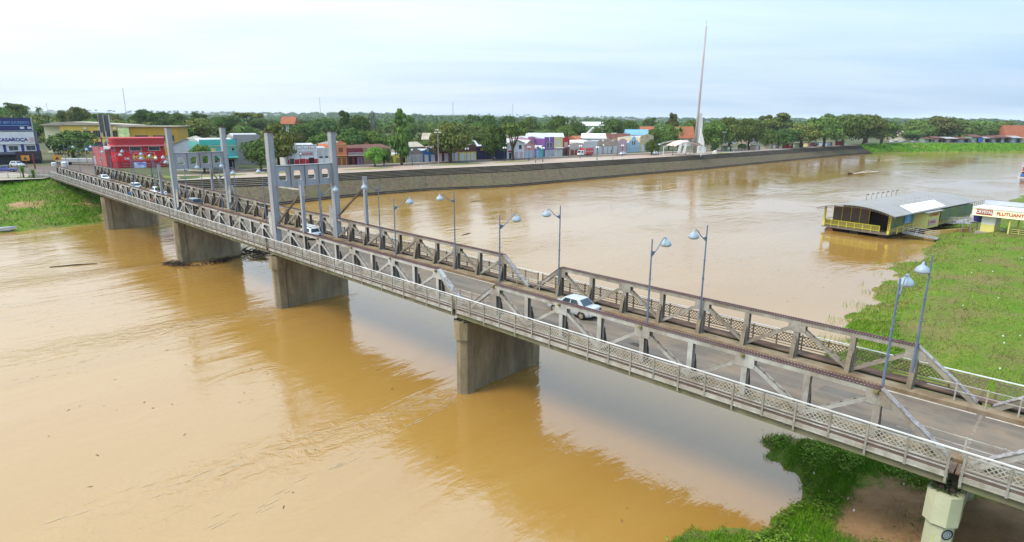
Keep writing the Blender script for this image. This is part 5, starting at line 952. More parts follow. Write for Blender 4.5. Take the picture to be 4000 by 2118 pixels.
shop('pink_gable_house', 'salmon pink house with a steep zinc gable', 'pink_gable', PINK, 'gable', .74, roofm=ZINC, gable_roof=True, ops=[(.08, .32, 0, .42, 'shut', LBLU), (.40, .64, 0, .42, 'shut', LBLU), (.72, .94, 0, .42, 'shut', SHUT), (.3, .4, .58, .7, 'win', BROWN)], depth=12)
shop('lilac_gable_shop', 'small gabled shop with lilac-blue doors', 'lilac_gable', LILA, 'gable', .78, roofm=ZINC, gable_roof=True, depth=5, ops=row(2, 0, .55, 'door', LILA, .1, .1))
shop('teal_gable_shop', 'small gabled shop with teal doors', 'teal_gable', TEAL, 'gable', .78, roofm=ZINC, gable_roof=True, depth=5, ops=row(2, 0, .55, 'door', TURQ, .1, .1), trim=TEAL)
shop('mauve_building', 'flat mauve-pink two-storey building beside the purple house', 'pink_flat', MAUV, push=5.4, depth=12)
t, L_, h = shop('purple_house', 'deep purple two-storey house with paired trapezoid windows', 'purple', PURP, ops=[(.22, .45, .45, .72, 'win', GLASS), (.55, .78, .45, .72, 'win', GLASS), (.06, .4, 0, .34, 'shut', SHUT), (.5, .94, 0, .34, 'shut', SHUT)], trim=WHITEP)
b = MB(); b.box(L_ * .46, L_ * .54, -.06, -.004, .76 * h, .995 * h); link('white_band', b.mesh('white_band', WHITEP), t)
shop('cream_house', 'pale cream two-storey house with two white garage doors', 'cream', CREAM, ops=[(.38, .62, .62, .8, 'win', SHUTW), (.08, .46, 0, .36, 'shut', SHUTW), (.54, .92, 0, .36, 'shut', SHUTW)], awning=(.46, 1.2, WHITEP))
shop('red_narrow_house', 'narrow red house with beige window panel', 'red_narrow', RED, 'step', .92, ops=[(.25, .68, .46, .7, 'win', BEIG), (.4, .65, 0, .35, 'dark', None)], split=.42, lower=BROWN)
shop('beige_parapet_shop', 'low pinkish beige shop with an ornate parapet behind the delivery truck', 'beige_parapet', BEIG, 'scroll', .88, roofm=CREAMR, depth=20, split=.55, ops=row(3, 0, .46, 'shut', BRWOOD), cornice=.56)
shop('grey_parapet_shop', 'low pale grey shop with two dark red doors', 'grey_parapet', paint('pale_grey', (205, 205, 200)), roofm=WHITER, depth=20, ops=[(.08, .26, 0, .46, 'door', DREDD), (.42, .66, 0, .46, 'door', DREDD), (.76, .94, 0, .46, 'shut', SHUTW)], cornice=.55)
shop('tan_narrow_shop', 'narrow tan shop with an arched parapet, left of the widest tan gable', 'tan_a', TAN, 'arch', .86, ops=row(1, 0, .5, 'shut', SHUTW, .15), cornice=.62, trim=BEIG)
t, L_, h = shop('tan_gable_shop', 'wide tan shop with a pointed decorated gable', 'tan_b', TAN, 'scroll', .78, ops=row(2, 0, .46, 'shut', SHUTW, .08, .1), cornice=.56, trim=BEIG)
shop('tan_arch_shop', 'narrow tan shop with an arched parapet, right of the widest tan gable', 'tan_c', TAN, 'arch', .86, ops=row(1, 0, .5, 'shut', SHUTW, .15), cornice=.6, trim=BEIG)
shop('pale_pink_shop', 'pale pink shop with a curved parapet and slim side pillars', 'pink_curved', PINKC, 'arch', .84, ops=row(2, 0, .44, 'shut', PINKC, .1, .1), cornice=.6, trim=PINKC)
shop('light_blue_shop', 'light blue shop with a stepped white ornamental gable', 'light_blue', LBLU, 'step', .62, ops=[(.36, .46, .45, .7, 'win', GLASS), (.53, .63, .45, .7, 'win', GLASS), (.1, .28, 0, .3, 'shut', LBLU), (.4, .6, 0, .3, 'shut', LBLU), (.72, .9, 0, .3, 'shut', LBLU)], cornice=.36)
t, L_, h = shop('cream_ornate_shop', 'tall cream facade with a scrolled parapet and three round medallions', 'cream_ornate', CORN, 'scroll', .84, ops=[(.15, .4, 0, .4, 'shut', WHITEP), (.55, .8, 0, .4, 'shut', WHITEP)], cornice=.68)
for fx, r_ in ((.14, .42), (.5, .8), (.86, .42)):
    b = MB(); n_ = 16; b.add([(L_ * fx + math.cos(2 * PI * k / n_) * rr2, -.05, .8 * h + math.sin(2 * PI * k / n_) * rr2) for rr2 in (r_ * .72, r_) for k in range(n_)], [(k, (k + 1) % n_, n_ + (k + 1) % n_, n_ + k) for k in range(n_)]); link('medallion', b.mesh('medallion', BROWN), t)
# red pharmacy
del D['far_houses'][[q[0] for q in D['far_houses']].index('whitehouse_a')], D['far_houses'][[q[0] for q in D['far_houses']].index('whiteroof_b')]
t, L_, h = facade_root('red_pharmacy', 'large red corner pharmacy with a rounded parapet and yellow lettering', 'building', (-115.2, 176.6, -103.0, 183.4, 6.5, 9.3), None)
def rpoly(r_, inset=0): return [(inset + r_ - r_ * math.cos(q), inset + r_ - r_ * math.sin(q)) for q in np.linspace(0, PI / 2, 7)] + [(L_ - inset, inset), (L_ - inset, 13), (inset, 13)]
PRED = paint('pharmacy_red', (178, 36, 44)); PBR = paint('pharmacy_bright', (215, 22, 34))
for nm, z0, z1, ins, m in (('ground_floor', -.6, 2.6, .25, PRED), ('upper_wall', 5.5, 6.95, .25, PRED), ('parapet', 7.35, h, 0.0, PRED)):
    b = MB(); b.prism(rpoly(2.2 - ins, ins), 'z', z0, z1 - .003); fixn(link(nm, b.mesh(nm, m), t))
b = MB(); b.prism([(x - .0, y) for x, y in rpoly(2.2, .12)], 'z', 2.6, 5.497); sb = fixn(link('sign_band', b.mesh('sign_band', PBR), t))
b = MB(); b.prism(rpoly(2.6, -.5)[:-2] + [(L_, 13), (-.5, 13)], 'z', 6.95, 7.347); fixn(link('canopy', b.mesh('canopy', paint('canopy_pink', (226, 130, 130))), t))
for a, c_ in ((.36, .56), (.7, .9)): opening(t, a * L_, c_ * L_, 5.7, 6.75, 'win', GLASS).location.y = .24
fr = MB(); x0, x1, z0, z1 = L_ * .42, L_ * .80, 3.0, 5.1
fr.box(x0, x1, .06, .115, z1 - .07, z1); fr.box(x0, x1, .06, .115, z0, z0 + .07); fr.box(x0, x0 + .07, .06, .115, z0 + .072, z1 - .072); fr.box(x1 - .07, x1, .06, .115, z0 + .072, z1 - .072); link('sign_frame', fr.mesh('sign_frame', WHITEP), sb)
text('lettering', 'POPULAR', 1.28, YELP, sb, ((x0 + x1) / 2 + .05, .09, 3.8), (PI / 2, 0, 0), .02, sx=1.12, bold=.05); text('lettering', 'farmácia', .34, WHITEP, sb, (L_ * .58, .09, 4.72), (PI / 2, 0, 0), .015); text('lettering', '24h', .95, WHITEP, sb, (L_ * .29, .09, 3.5), (PI / 2, 0, 0), .02, bold=.02)
for i in range(7): b = MB(); a = 2.6 + i * (L_ - 3) / 6; b.box(a - .12, a + .12, -.1, .2, -.5, 2.58); link('pillar', b.mesh('pillar', PRED), t)
for z in (.6, 1.3, 2.0): b = MB(); b.box(2.4, L_ - .1, .02, .08, z, z + .08); link('bar', b.mesh('bar', PINKC), t)
b = MB(); b.box(L_ * .40, L_ * .62, -.15, -.11, .3, 2.5); bn = link('banner', b.mesh('banner', mat('banner_print', lin((210, 215, 235)), lin((40, 60, 150)), 1.1, .6)), t)
b = MB(); b.prism(rpoly(1.9, .4), 'z', h - .5, h - .45); fixn(link('roof', b.mesh('roof', TILED), t))
# pink lower annexe left of the pharmacy
shop('pink_annexe', 'dusty pink low annexe left of the red pharmacy', (-126.8, 186, -117.4, 178, 7.2, 6.0), paint('annexe_pink', (186, 98, 96)), ops=[(.1, .25, .1, .5, 'shut', SHUT), (.6, .7, .3, .5, 'win', GLASS)], group='low buildings behind the shops')
# yellow complex
YB = paint('school_yellow', (235, 200, 90)); OCH = paint('school_ochre', (200, 155, 45)); CRW = paint('cream_wall', (225, 220, 180))
t, L_, h = facade_root('yellow_block', 'long yellow two-storey block with dark windows, left part', 'building', (-168.4, 232, -144.5, 237, 8.4, 10.0), 'yellow blocks behind the pharmacy')
b = MB(); b.box(0, L_, 0, 14, -1, h); link('wall', b.mesh('wall', YB), t); b = MB(); b.box(-6, -.01, 1.5, 14, -1, h + .2); link('end_wall', b.mesh('end_wall', CRW), t)
b = MB(); b.prism([(-6.5, h + .3), (-2, h + 1.3), (4, h + 1.5), (L_ + .5, h + .35), (L_ + .5, h + .2), (-6.5, h + .15)], 'y', -.6, 15); fixn(link('roof', b.mesh('roof', CREAMR), t))
for i in range(6): opening(t, 4.2 + i * 3.3, 4.2 + i * 3.3 + 2.5, .60 * h, .83 * h, 'win', GLASS, YB); opening(t, 4.2 + i * 3.3, 4.2 + i * 3.3 + 2.5, .18 * h, .42 * h, 'win', GLASS, YB)
for i in range(4): b = MB(); b.box(8 + i * 5, 8.9 + i * 5, -.45, -.05, .88 * h, .94 * h); link('air_unit', b.mesh('air_unit', WHITEP), t)
t, L_, h = facade_root('yellow_block', 'ochre end block of the yellow complex, right part above the pharmacy', 'building', (-145.0, 228.5, -125.5, 233, 7.4, 10.8), 'yellow blocks behind the pharmacy')
b = MB(); b.box(0, L_, 0, 14, -1, h); link('wall', b.mesh('wall', OCH), t); b = MB(); b.box(-.6, L_ + .8, -.8, 15, h, h + .28); link('roof', b.mesh('roof', CREAMR), t)
for a, c_ in ((.28, .5), (.58, .78), (.84, .94)): opening(t, a * L_, c_ * L_, .52 * h, .72 * h, 'win', GLASS, OCH)
b = MB(); b.box(.02 * L_, .2 * L_, -.6, -.003, .3 * h, .98 * h); link('mural_panel', b.mesh('mural_panel', mat('green_mural', lin((150, 185, 110)), lin((225, 225, 170)), .8, .8)), t)
t = thing('billboard', 'tall dark twin-panel billboard frame above the yellow block', 'billboard', (-133.9, 205, 7.3)); b = MB(); b.box(-1.7, -.15, -.15, .15, 9.3, 15.0); link('panel', b.mesh('panel', mat('billboard_dark', (.03, .035, .03), (.05, .05, .045), 1, .6)), t); b = MB(); b.box(.0, 1.6, .0, .3, 9.9, 15.0); link('panel', b.mesh('panel', MATS['billboard_dark']), t)
for x in (-1.76, -.08, 1.66): b = MB(); b.box(x - .06, x + .06, -.2, .32, 0, 15.1); link('post', b.mesh('post', ZINC), t)
# casa da roca
t, L_, h = facade_root('farm_store', 'white two-storey store with blue pilasters and a long white sign', 'building', (-159.5, 182.8, -147.0, 192.2, 7.5, 9.6), None)
NB = paint('pilaster_blue', (45, 45, 130)); GB = paint('canopy_grey', (95, 100, 112)); DKB = paint('charcoal_brown', (58, 44, 46))
b = MB(); b.box(0, L_, .4, 13, -.6, h - .2); link('wall', b.mesh('wall', paint('store_dark', (40, 42, 50))), t); b = MB(); b.box(0, L_, 0, .4, 3.4, h); link('front_wall', b.mesh('front_wall', WHITEP), t); b = MB(); b.box(0, L_, -1.2, -.005, 3.0, 3.75); link('canopy', b.mesh('canopy', GB), t); b = MB(); b.box(L_ * .62, L_ * 1.02, -1.4, -1.21, 1.2, 3.9); link('dark_fascia', b.mesh('dark_fascia', DKB), t)
for a in (.15, .447, .72, .955): b = MB(); b.box(a * L_, a * L_ + .7, -.1, -.004, 3.76, 5.9); link('pilaster', b.mesh('pilaster', NB), t)
for a in (.23, .53, .80): opening(t, a * L_, a * L_ + 2.2, 4.15, 5.5, 'win', GLASS)
b = MB(); b.box(-.2, L_ * .95, -.5, -.102, 6.0, h); sg = link('sign', b.mesh('sign', WHITEP), t); text('lettering', 'CASA', 1.35, NB, sg, (L_ * .49, -.53, 7.3), (PI / 2, 0, 0), .02, bold=.05); text('lettering', 'DA', .45, NB, sg, (L_ * .607, -.53, 7.35), (PI / 2, 0, 0), .02, bold=.03); text('lettering', 'ROÇA', 1.35, NB, sg, (L_ * .725, -.53, 7.3), (PI / 2, 0, 0), .02, bold=.05)
b = MB(); b.box(L_ * .87, L_ * .94, -.52, -.502, 6.5, 8.0); link('emblem', b.mesh('emblem', PINKC), sg)
b = MB(); b.box(L_ * .95 + .01, L_ * 1.0, -.4, -.004, 5.91, h + .2); link('side_column', b.mesh('side_column', GB), t)
shop('low_store', 'low store with a white wall sign beside the silver parked car', (-165, 177, -161, 181, 7.45, 4.0), WHITEP, roofm=TILED, roof_drop=-.05, ops=[(.1, .9, 0, .3, 'dark', None)], group='low buildings behind the shops')
t = thing('billboard', 'wide dark blue billboard with pale blue lettering above the white store', 'billboard', (-162.9, 196.0, 7.6), (0, 0, math.radians(47))); b = MB(); b.box(0, 9.5, 0, .25, 9.7, 13.7); pn = link('panel', b.mesh('panel', mat('billboard_blue', lin((28, 34, 92)), lin((40, 42, 84)), .25, .5)), t); b = MB(); b.box(-.1, 9.8, -.1, .3, 9.5, 9.695); b.box(9.51, 9.8, -.1, .3, 9.7, 13.7); link('frame', b.mesh('frame', ZINC), t)
LBL = paint('lettering_blue', (130, 185, 240), dirt=.1); text('lettering', 'SER BEM SUCEDIDO', 1.05, LBL, pn, (4.8, -.03, 12.2), (PI / 2, 0, 0), .015, sx=.9); b = MB(); b.box(.8, 8.9, -.03, -.005, 11.25, 11.4); link('small_print', b.mesh('small_print', LBL), pn)
for a in (6.4, 8.3): b = MB(); b.box(a, a + 1.1, -.03, -.005, 10.2, 10.9); link('emblem', b.mesh('emblem', WHITEP), pn)
for x in (1.5, 4.8, 8): b = MB(); b.box(x - .15, x + .15, .26, .5, -1, 14.5); link('post', b.mesh('post', GREYW), t)
# houses and roofs further back
HL = {'orange_pav': ('orange-tiled open pavilion standing above the woods', TILE), 'red_roof_a': ('pale building with a terracotta roof behind the blue-roofed one', TILE), 'red_roof_b': ('long white building with a terracotta roof left of the monument', TILE), 'white_roof': ('long low hall with a bright white roof above the trees', WHITER), 'cream_two': ('cream two-storey house with a gabled front above the shop roofs', ZINC), 'blue_roof': ('white house with a light blue metal roof', SKYB), 'yellowbox': ('pale yellow building between two dark trees on the far bank', CREAMR), 'pinkhouse': ('cream house with a terracotta roof at the right edge', TILE), 'whitehouse_a': ('white house half hidden behind the navy shop trees', ZINC), 'whiteroof_b': ('small white-roofed shed far behind the trees', WHITER), 'longroof': ('long grey metal roof behind the purple house', ZINC), 'metalroof': ('slanted white metal roof behind the grey shop', WHITER), 'darkroof': ('long dark brown roof behind the tan shops', TILED), 'flatA': ('cream flat-roofed house behind the olive tree', CREAMR), 'whiteM': ('white walled house behind the maroon shop', CREAMR)}
for nm, xl, xr, Y_, z, h, e in D['far_houses']:
    lb, rm = HL[nm]; W_ = xr - xl; t = thing('far_house', lb, 'building', (xl, Y_, z), (0, 0, 0), 'houses behind the shop row'); dp = max(8, min(W_ * .7, 16)); open_ = nm == 'orange_pav'
    b = MB()
    if open_:
        for x in (.4, W_ / 2, W_ - .4):
            for y in (.3, dp - .3): b.box(x - .25, x + .25, y - .25, y + .25, -1, e - .02)
    else: b.box(0, W_, 0, dp, -1, e - .02)
    link('wall', b.mesh('wall', CREAM if nm in ('yellowbox', 'pinkhouse', 'cream_two', 'flatA') else WHITEP), t)
    b = MB(); hh = max(.5, h - e)
    if nm == 'cream_two': b.prism([(-.6, e), (W_ / 2, h + .4), (W_ + .6, e), (W_ + .6, e - .01), (-.6, e - .01)], 'y', -.6, dp + .6)
    else: b.prism([(-.8, e), (dp / 2, e + hh), (dp + .8, e), (dp + .8, e - .15), (-.8, e - .15)], 'x', -.8, W_ + .8)
    fixn(link('roof', b.mesh('roof', rm), t))
    if not open_ and e > 3.5:
        n_ = max(2, int(W_ / 4))
        for i in range(n_): xa = (i + .3) * W_ / n_; opening(t, xa, xa + W_ / n_ * .4, e - 2.2, e - .9, 'win', GLASS)
EXTRA = [(-70, 262, 9, 6.5, CREAM, TILE, 'small cream house with an orange roof in the woods above the red and white shop'), (-27, 285, 11, 6.0, WHITEP, ZINC, 'white house with a grey roof behind the olive tree'), (-8, 300, 12, 6.8, PINKC, CREAMR, 'pale pink house with a cement roof above the navy shop'), (8, 318, 10, 5.8, WHITEP, TILED, 'white house with an old tiled roof behind the white shop'), (36, 350, 13, 7.0, BEIG, TILE, 'beige house with an orange roof behind the red narrow house'), (58, 372, 10, 6.2, WHITEP, WHITER, 'white house with a bright roof behind the tan gables'), (112, 420, 14, 7.2, CREAM, TILED, 'cream house with a dark tiled roof right of the monument'), (150, 440, 12, 6.0, WHITEP, ZINC, 'white house behind the middle kiosks'), (172, 450, 12, 6.0, BEIG, TILE, 'beige house with an orange roof behind the right kiosks'), (-46, 258, 10, 6.2, GREYW, CREAMR, 'grey house with a cement roof behind the tall narrow-topped tree')]
for x, Y_, W_, h, wm2, rm, lb in EXTRA:
    z = gz(x, Y_); t = thing('far_house', lb, 'building', (x, Y_, z), (0, 0, rw.uniform(.3, .8)), 'houses behind the shop row'); b = MB(); b.box(0, W_, 0, 9, -1, h * .7); link('wall', b.mesh('wall', wm2), t); b = MB(); b.prism([(-.7, h * .7), (4.5, h), (9.7, h * .7), (9.7, h * .7 - .15), (-.7, h * .7 - .15)], 'x', -.7, W_ + .7); fixn(link('roof', b.mesh('roof', rm), t))
    for i in range(3): opening(t, W_ * (.12 + .28 * i), W_ * (.30 + .28 * i), h * .28, h * .52, 'win', GLASS)
SHM = [paint('shack_dusty', (125, 112, 100), dirt=.9), paint('shack_brown', (105, 78, 62), dirt=.9), paint('shack_blue', (110, 140, 160)), paint('shack_green', (140, 170, 150)), WHITEP]
SL = ['weathered shack with a dark awning under the biggest far tree', 'long brown market shack on the far grassy bank', 'grey shack beside the tall thin post', 'lean-to with a long pale metal roof', 'shack with a bright blue tarpaulin', 'low shack with a pale slanted roof', 'teal-fronted shack near the right edge', 'white-walled shack with a grey roof at the right edge', 'small dark shack at the left end of the shack row']
for i, (x, y, z, W_, h) in enumerate(D['shacks']):
    t = thing('shack', SL[i], 'shack', (x - W_ / 2, y, z), (0, 0, 0), 'shacks on the far right bank'); b = MB(); b.box(0, W_, 0, 8, -1, h * .60); link('wall', b.mesh('wall', SHM[i % 5]), t)
    b = MB(); b.prism([(-1.6, h * .60), (8.6, h * .84), (8.6, h * .84 - .15), (-1.6, h * .60 - .15)], 'x', -.4, W_ + .4); fixn(link('roof', b.mesh('roof', [TILED, GREYW, TILED][i % 3]), t)); opening(t, W_ * .15, W_ * .4, 0, h * .45, 'shut', SHUT); opening(t, W_ * .55, W_ * .85, 0, h * .5, 'dark', None)
    if i == 4: b = MB(); b.box(-.2, 3.4, -1.7, -1.62, .6, h * .62); link('tarpaulin', b.mesh('tarpaulin', BLUEP), t)
# kiosks on the promenade
KM = [paint('kiosk_green', (120, 150, 110)), BEIG, paint('kiosk_cream', (205, 195, 165)), paint('kiosk_grey', (165, 165, 160)), RED, paint('kiosk_green2', (125, 160, 125)), CREAM, MARO, LBLU, paint('kiosk_red2', (160, 40, 40))]
KL = ['green kiosk nearest the monument', 'beige kiosk second from the monument', 'cream kiosk under the small rounded tree', 'grey kiosk at the lamp mast', 'red kiosk in the middle of the row', 'pale green kiosk right of the red one', 'cream-yellow kiosk under the large tree', 'maroon kiosk among parked cars', 'pale blue shelter near the wall end', 'red kiosk at the far end of the row']
for i, ((x, y, z), w_) in enumerate(D['stalls']):
    W_ = w_ * math.hypot(x, y) / 2450; t = thing('kiosk', KL[i], 'kiosk', (x, y, z), (0, 0, math.radians(38)), 'kiosks along the promenade'); b = MB(); b.box(-W_ / 2, W_ / 2, 0, W_ * .8, -.2, 2.5); link('wall', b.mesh('wall', KM[i]), t); b = MB(); b.box(-W_ / 2 - .5, W_ / 2 + .5, -.7, W_ * .8 + .4, 2.5, 2.72); link('roof', b.mesh('roof', [TILED, GREYW, CREAMR][i % 3]), t); opening(t, -W_ * .32, W_ * .1, 1.0, 2.0, 'shut', SHUTW); opening(t, W_ * .2, W_ * .4, 0, 2.1, 'dark', None)
# ------------------------------------------------------------------ monument
WST = paint('monument_white', (235, 235, 228), .8, dirt=.3); POLE = mat('monument_pole', (0.34, 0.33, 0.335), (0.27, 0.215, 0.21), .25, .6, stain=(.33, .16, .13), stain_amt=.5, stretch=(1, 1, .3))
ox_, oy_, oz_ = D['obelisk']; mt = thing('monument', 'tall slender monument mast rising from white concrete fins', 'monument', (ox_, oy_, oz_), (0, 0, 0)); K_ = math.hypot(ox_, oy_) / 2375 * .4255
b = MB(); b.tube([(0, 0, 0), (.6, 0, 20), (1.2, 0, 59.8)], .74, 14, r2=.40); link('mast', b.mesh('mast', POLE, True), mt); b = MB(); b.tube([(1.2, 0, 59.6), (1.25, 0, 62.6)], .09, 6); link('tip', b.mesh('tip', POLE), mt)
b = MB(); b.prism([(1.0, -.3), (4.1, -.3), (4.1, 95 * K_), (3.6, 125 * K_), (1.9, 208 * K_)], 'y', -2.2, -1.0); fixn(link('fin', b.mesh('fin', WST), mt))
b = MB(); b.prism([(.9, -.3), (3.3, -.3), (3.3, 250 * K_), (2.6, 335 * K_), (1.55, 335 * K_)], 'y', .3, 1.4); fixn(link('fin', b.mesh('fin', WST), mt))
b = MB(); b.box(3.9, 5.4, -1.6, 1.2, -.3, 48 * K_); link('base_block', b.mesh('base_block', WST), mt); b = MB(); b.box(-1.6, 7.5, -4, 3, -.3, .18); link('plinth', b.mesh('plinth', WALK), mt)
for i in range(4): b = MB(); b.box(1.6, 2.7, -2.24, -2.203, 1.6 + i * .45, 1.75 + i * .45); link('plaque', b.mesh('plaque', GREYW), mt)
tb = thing('stone_block', 'small white sloping block on the paving right of the monument', 'block', (ox_ + 9.0, oy_ - 4.5, oz_)); b = MB(); b.prism([(-.8, -.2), (.9, -.2), (1.0, 1.6), (.3, 1.7), (-.7, .9)], 'y', 0, 1.4); fixn(link('block', b.mesh('block', WST), tb))
ts = thing('sculpture', 'white curved twin-arm sculpture beside the open tent', 'sculpture', (ox_ - 4.5, oy_ + 3, oz_))
for dx in (-2.2, .4): b = MB(); b.prism([(dx - .8, -.2), (dx + .5, -.2), (dx + 1.0, 3), (dx + 1.5, 6.2), (dx + .4, 6.3), (dx, 3.2)], 'y', 0, .7); fixn(link('arm', b.mesh('arm', WST), ts))
# ------------------------------------------------------------------ open tent / stage shelter
(tx0, ty0, tz0), (tx1, ty1, _), _ = D['tent']; tt = thing('stage_tent', 'open shelter with a pale peach arched canopy on a white truss', 'tent', (71.5, 287.5, 5.6), (0, 0, math.radians(8)))
PEACH = paint('tent_peach', (245, 205, 180), .8, dirt=.15); Lt, Wt = 17.0, 11.0
b = MB()
for i in range(8):
    for (t0, t1) in ((i / 8, (i + 1) / 8),):
        z0, z1 = 4.2 + 2.4 * math.sin(PI * t0), 4.2 + 2.4 * math.sin(PI * t1); b.add([(4 + (Lt - 3) * t0, -.5, z0), (4 + (Lt - 3) * t1, -.5, z1), (4 + (Lt - 3) * t1, Wt, z1), (4 + (Lt - 3) * t0, Wt, z0)], [(0, 1, 2, 3)]); b.add([(4 + (Lt - 3) * t0, -.5, z0 + .06), (4 + (Lt - 3) * t1, -.5, z1 + .06), (4 + (Lt - 3) * t1, Wt, z1 + .06), (4 + (Lt - 3) * t0, Wt, z0 + .06)], [(0, 1, 2, 3)])
link('canopy', b.mesh('canopy', PEACH), tt)
for y in (-.6, Wt):
    for dz in (-.1, -.5): b = MB(); b.tube([(-2 + Lt * 1.2 * i / 12, y, 4.1 + dz + 2.4 * math.sin(PI * min(1, max(0, (i / 12))))) for i in range(13)], .07, 5); link('truss_chord', b.mesh('truss_chord', WHITEP), tt)
    b = MB()
    for i in range(12): z0, z1 = 4.0 + 2.4 * math.sin(PI * i / 12), 4.0 + 2.4 * math.sin(PI * (i + 1) / 12); b.tube([(-2 + Lt * 1.2 * i / 12, y, z0), (-2 + Lt * 1.2 * (i + 1) / 12, y, z1 - .4)], .04, 4)
    link('truss_web', b.mesh('truss_web', WHITEP), tt)
    for x in (-1.8, Lt * .98): b = MB(); b.box(x - .15, x + .15, y - .15, y + .15, -.3, 4.3); link('post', b.mesh('post', WHITEP), tt)
fr = thing('barrier_fence', 'grey crowd barrier fence in front of the open tent', 'fence', (70.2, 281.8, 5.62), (0, 0, math.radians(6)))
for z in (.35, .8, 1.25): b = MB(); b.box(0, 15, 0, .05, z, z + .06); link('rail', b.mesh('rail', GREYW), fr)
for i in range(11): b = MB(); b.box(i * 1.5 - .03, i * 1.5 + .03, -.03, .08, 0, 1.3); link('post', b.mesh('post', GREYW), fr)
# ------------------------------------------------------------------ promenade lamps
BLKM = mat('lamp_black', (.03, .035, .045), None, 2, .6); GLOBE = mat('lamp_globe', (.80, .80, .78), (.72, .72, .70), 3, .35)
LL = ['twin-globe lamp in front of the white shop with the red sign', 'twin-globe lamp before the pink gabled house', 'single lamp post before the lilac and teal gables', 'twin-globe lamp before the purple house', 'single-globe lamp before the red narrow house', 'twin-globe lamp in front of the delivery truck', 'twin-globe lamp before the grey parapet shop', 'slim lamp before the tan gables', 'twin-globe lamp by the white car near the pale pink shop', 'twin-globe lamp by the white car near the cream facade', 'twin-globe lamp in front of the open tent', 'second twin-globe lamp by the cream facade', 'single lamp before the grey shutter shop', 'twin-globe lamp before the yellow and maroon shop', 'tall two-headed light mast before the maroon shop', 'tall two-headed light mast before the tan shops', 'tall light mast by the green kiosk', 'tall light mast by the middle kiosks', 'tall light mast near the end of the river wall', 'black globe lamp between the lift towers', 'black globe lamp before the red and white shop', 'white globe lamp in front of the pharmacy sign, left one', 'white globe lamp in front of the pharmacy sign, right one']
for (k, x, y, z, h), lb in zip(D['lamps'], LL):
    if lb.startswith('second twin'): continue
    t = thing('promenade_lamp', lb, 'lamp', (x, y, z), (0, 0, .6), 'lamps on the promenade'); b = MB(); r_ = .09 if k != 'tall' else .13
    b.lathe([(.22, 0), (.2, .3), (.12, .7), (r_, .9)], 8); b.tube([(0, 0, .9), (0, 0, h - (.25 if k != 'tall' else .1))], r_, 7, r2=r_ * .7); link('pole', b.mesh('pole', BLKM if k != 'tall' else GREYW), t)
    if k in ('single', 'ball'):
        b = MB(); b.lathe([(.12, -.38), (.3, -.2), (.38, 0), (.3, .22), (.1, .36)], 10, (0, 0, h)); link('globe', b.mesh('globe', GLOBE, True), t)
    else:
        for sx in (-1, 1):
            if k == 'double':
                b = MB(); b.tube([(0, 0, h - .6), (sx * .3, 0, h - .75), (sx * .5, 0, h - .45)], .05, 5); link('arm', b.mesh('arm', BLKM), t); b = MB(); b.lathe([(.12, -.38), (.28, -.2), (.36, 0), (.28, .22), (.1, .36)], 10, (sx * .5, 0, h)); link('globe', b.mesh('globe', GLOBE, True), t)
            else:
                b = MB(); b.tube([(0, 0, h - .3), (sx * .8, 0, h)], .05, 5); link('arm', b.mesh('arm', GREYW), t); b = MB(); b.box(sx * .8 - .45, sx * .8 + .45, -.25, .25, h - .04, h + .2); link('floodlight', b.mesh('floodlight', GLOBE), t)
# bollards along the edge
for i, k in enumerate(range(3, len(TP) - 4, 3)):
    x, y = TP[k] + nor[k] * 3.0
    if i % 2 == 0: o = MB().box(-.12, .12, -.12, .12, 0, .9).box(-.16, .16, -.16, .16, .9, 1.0).obj('bollard', WST if i % 4 else BROWN); o.location = (x, y, gz(x, y)); tag(o, 'small square bollard on the promenade edge, number ' .replace('number ', ('first', 'second', 'third', 'fourth', 'fifth', 'sixth', 'seventh', 'eighth', 'ninth', 'tenth')[min(9, i // 2)]) + ' counting from the bridge', 'bollard', 'bollards on the promenade edge')
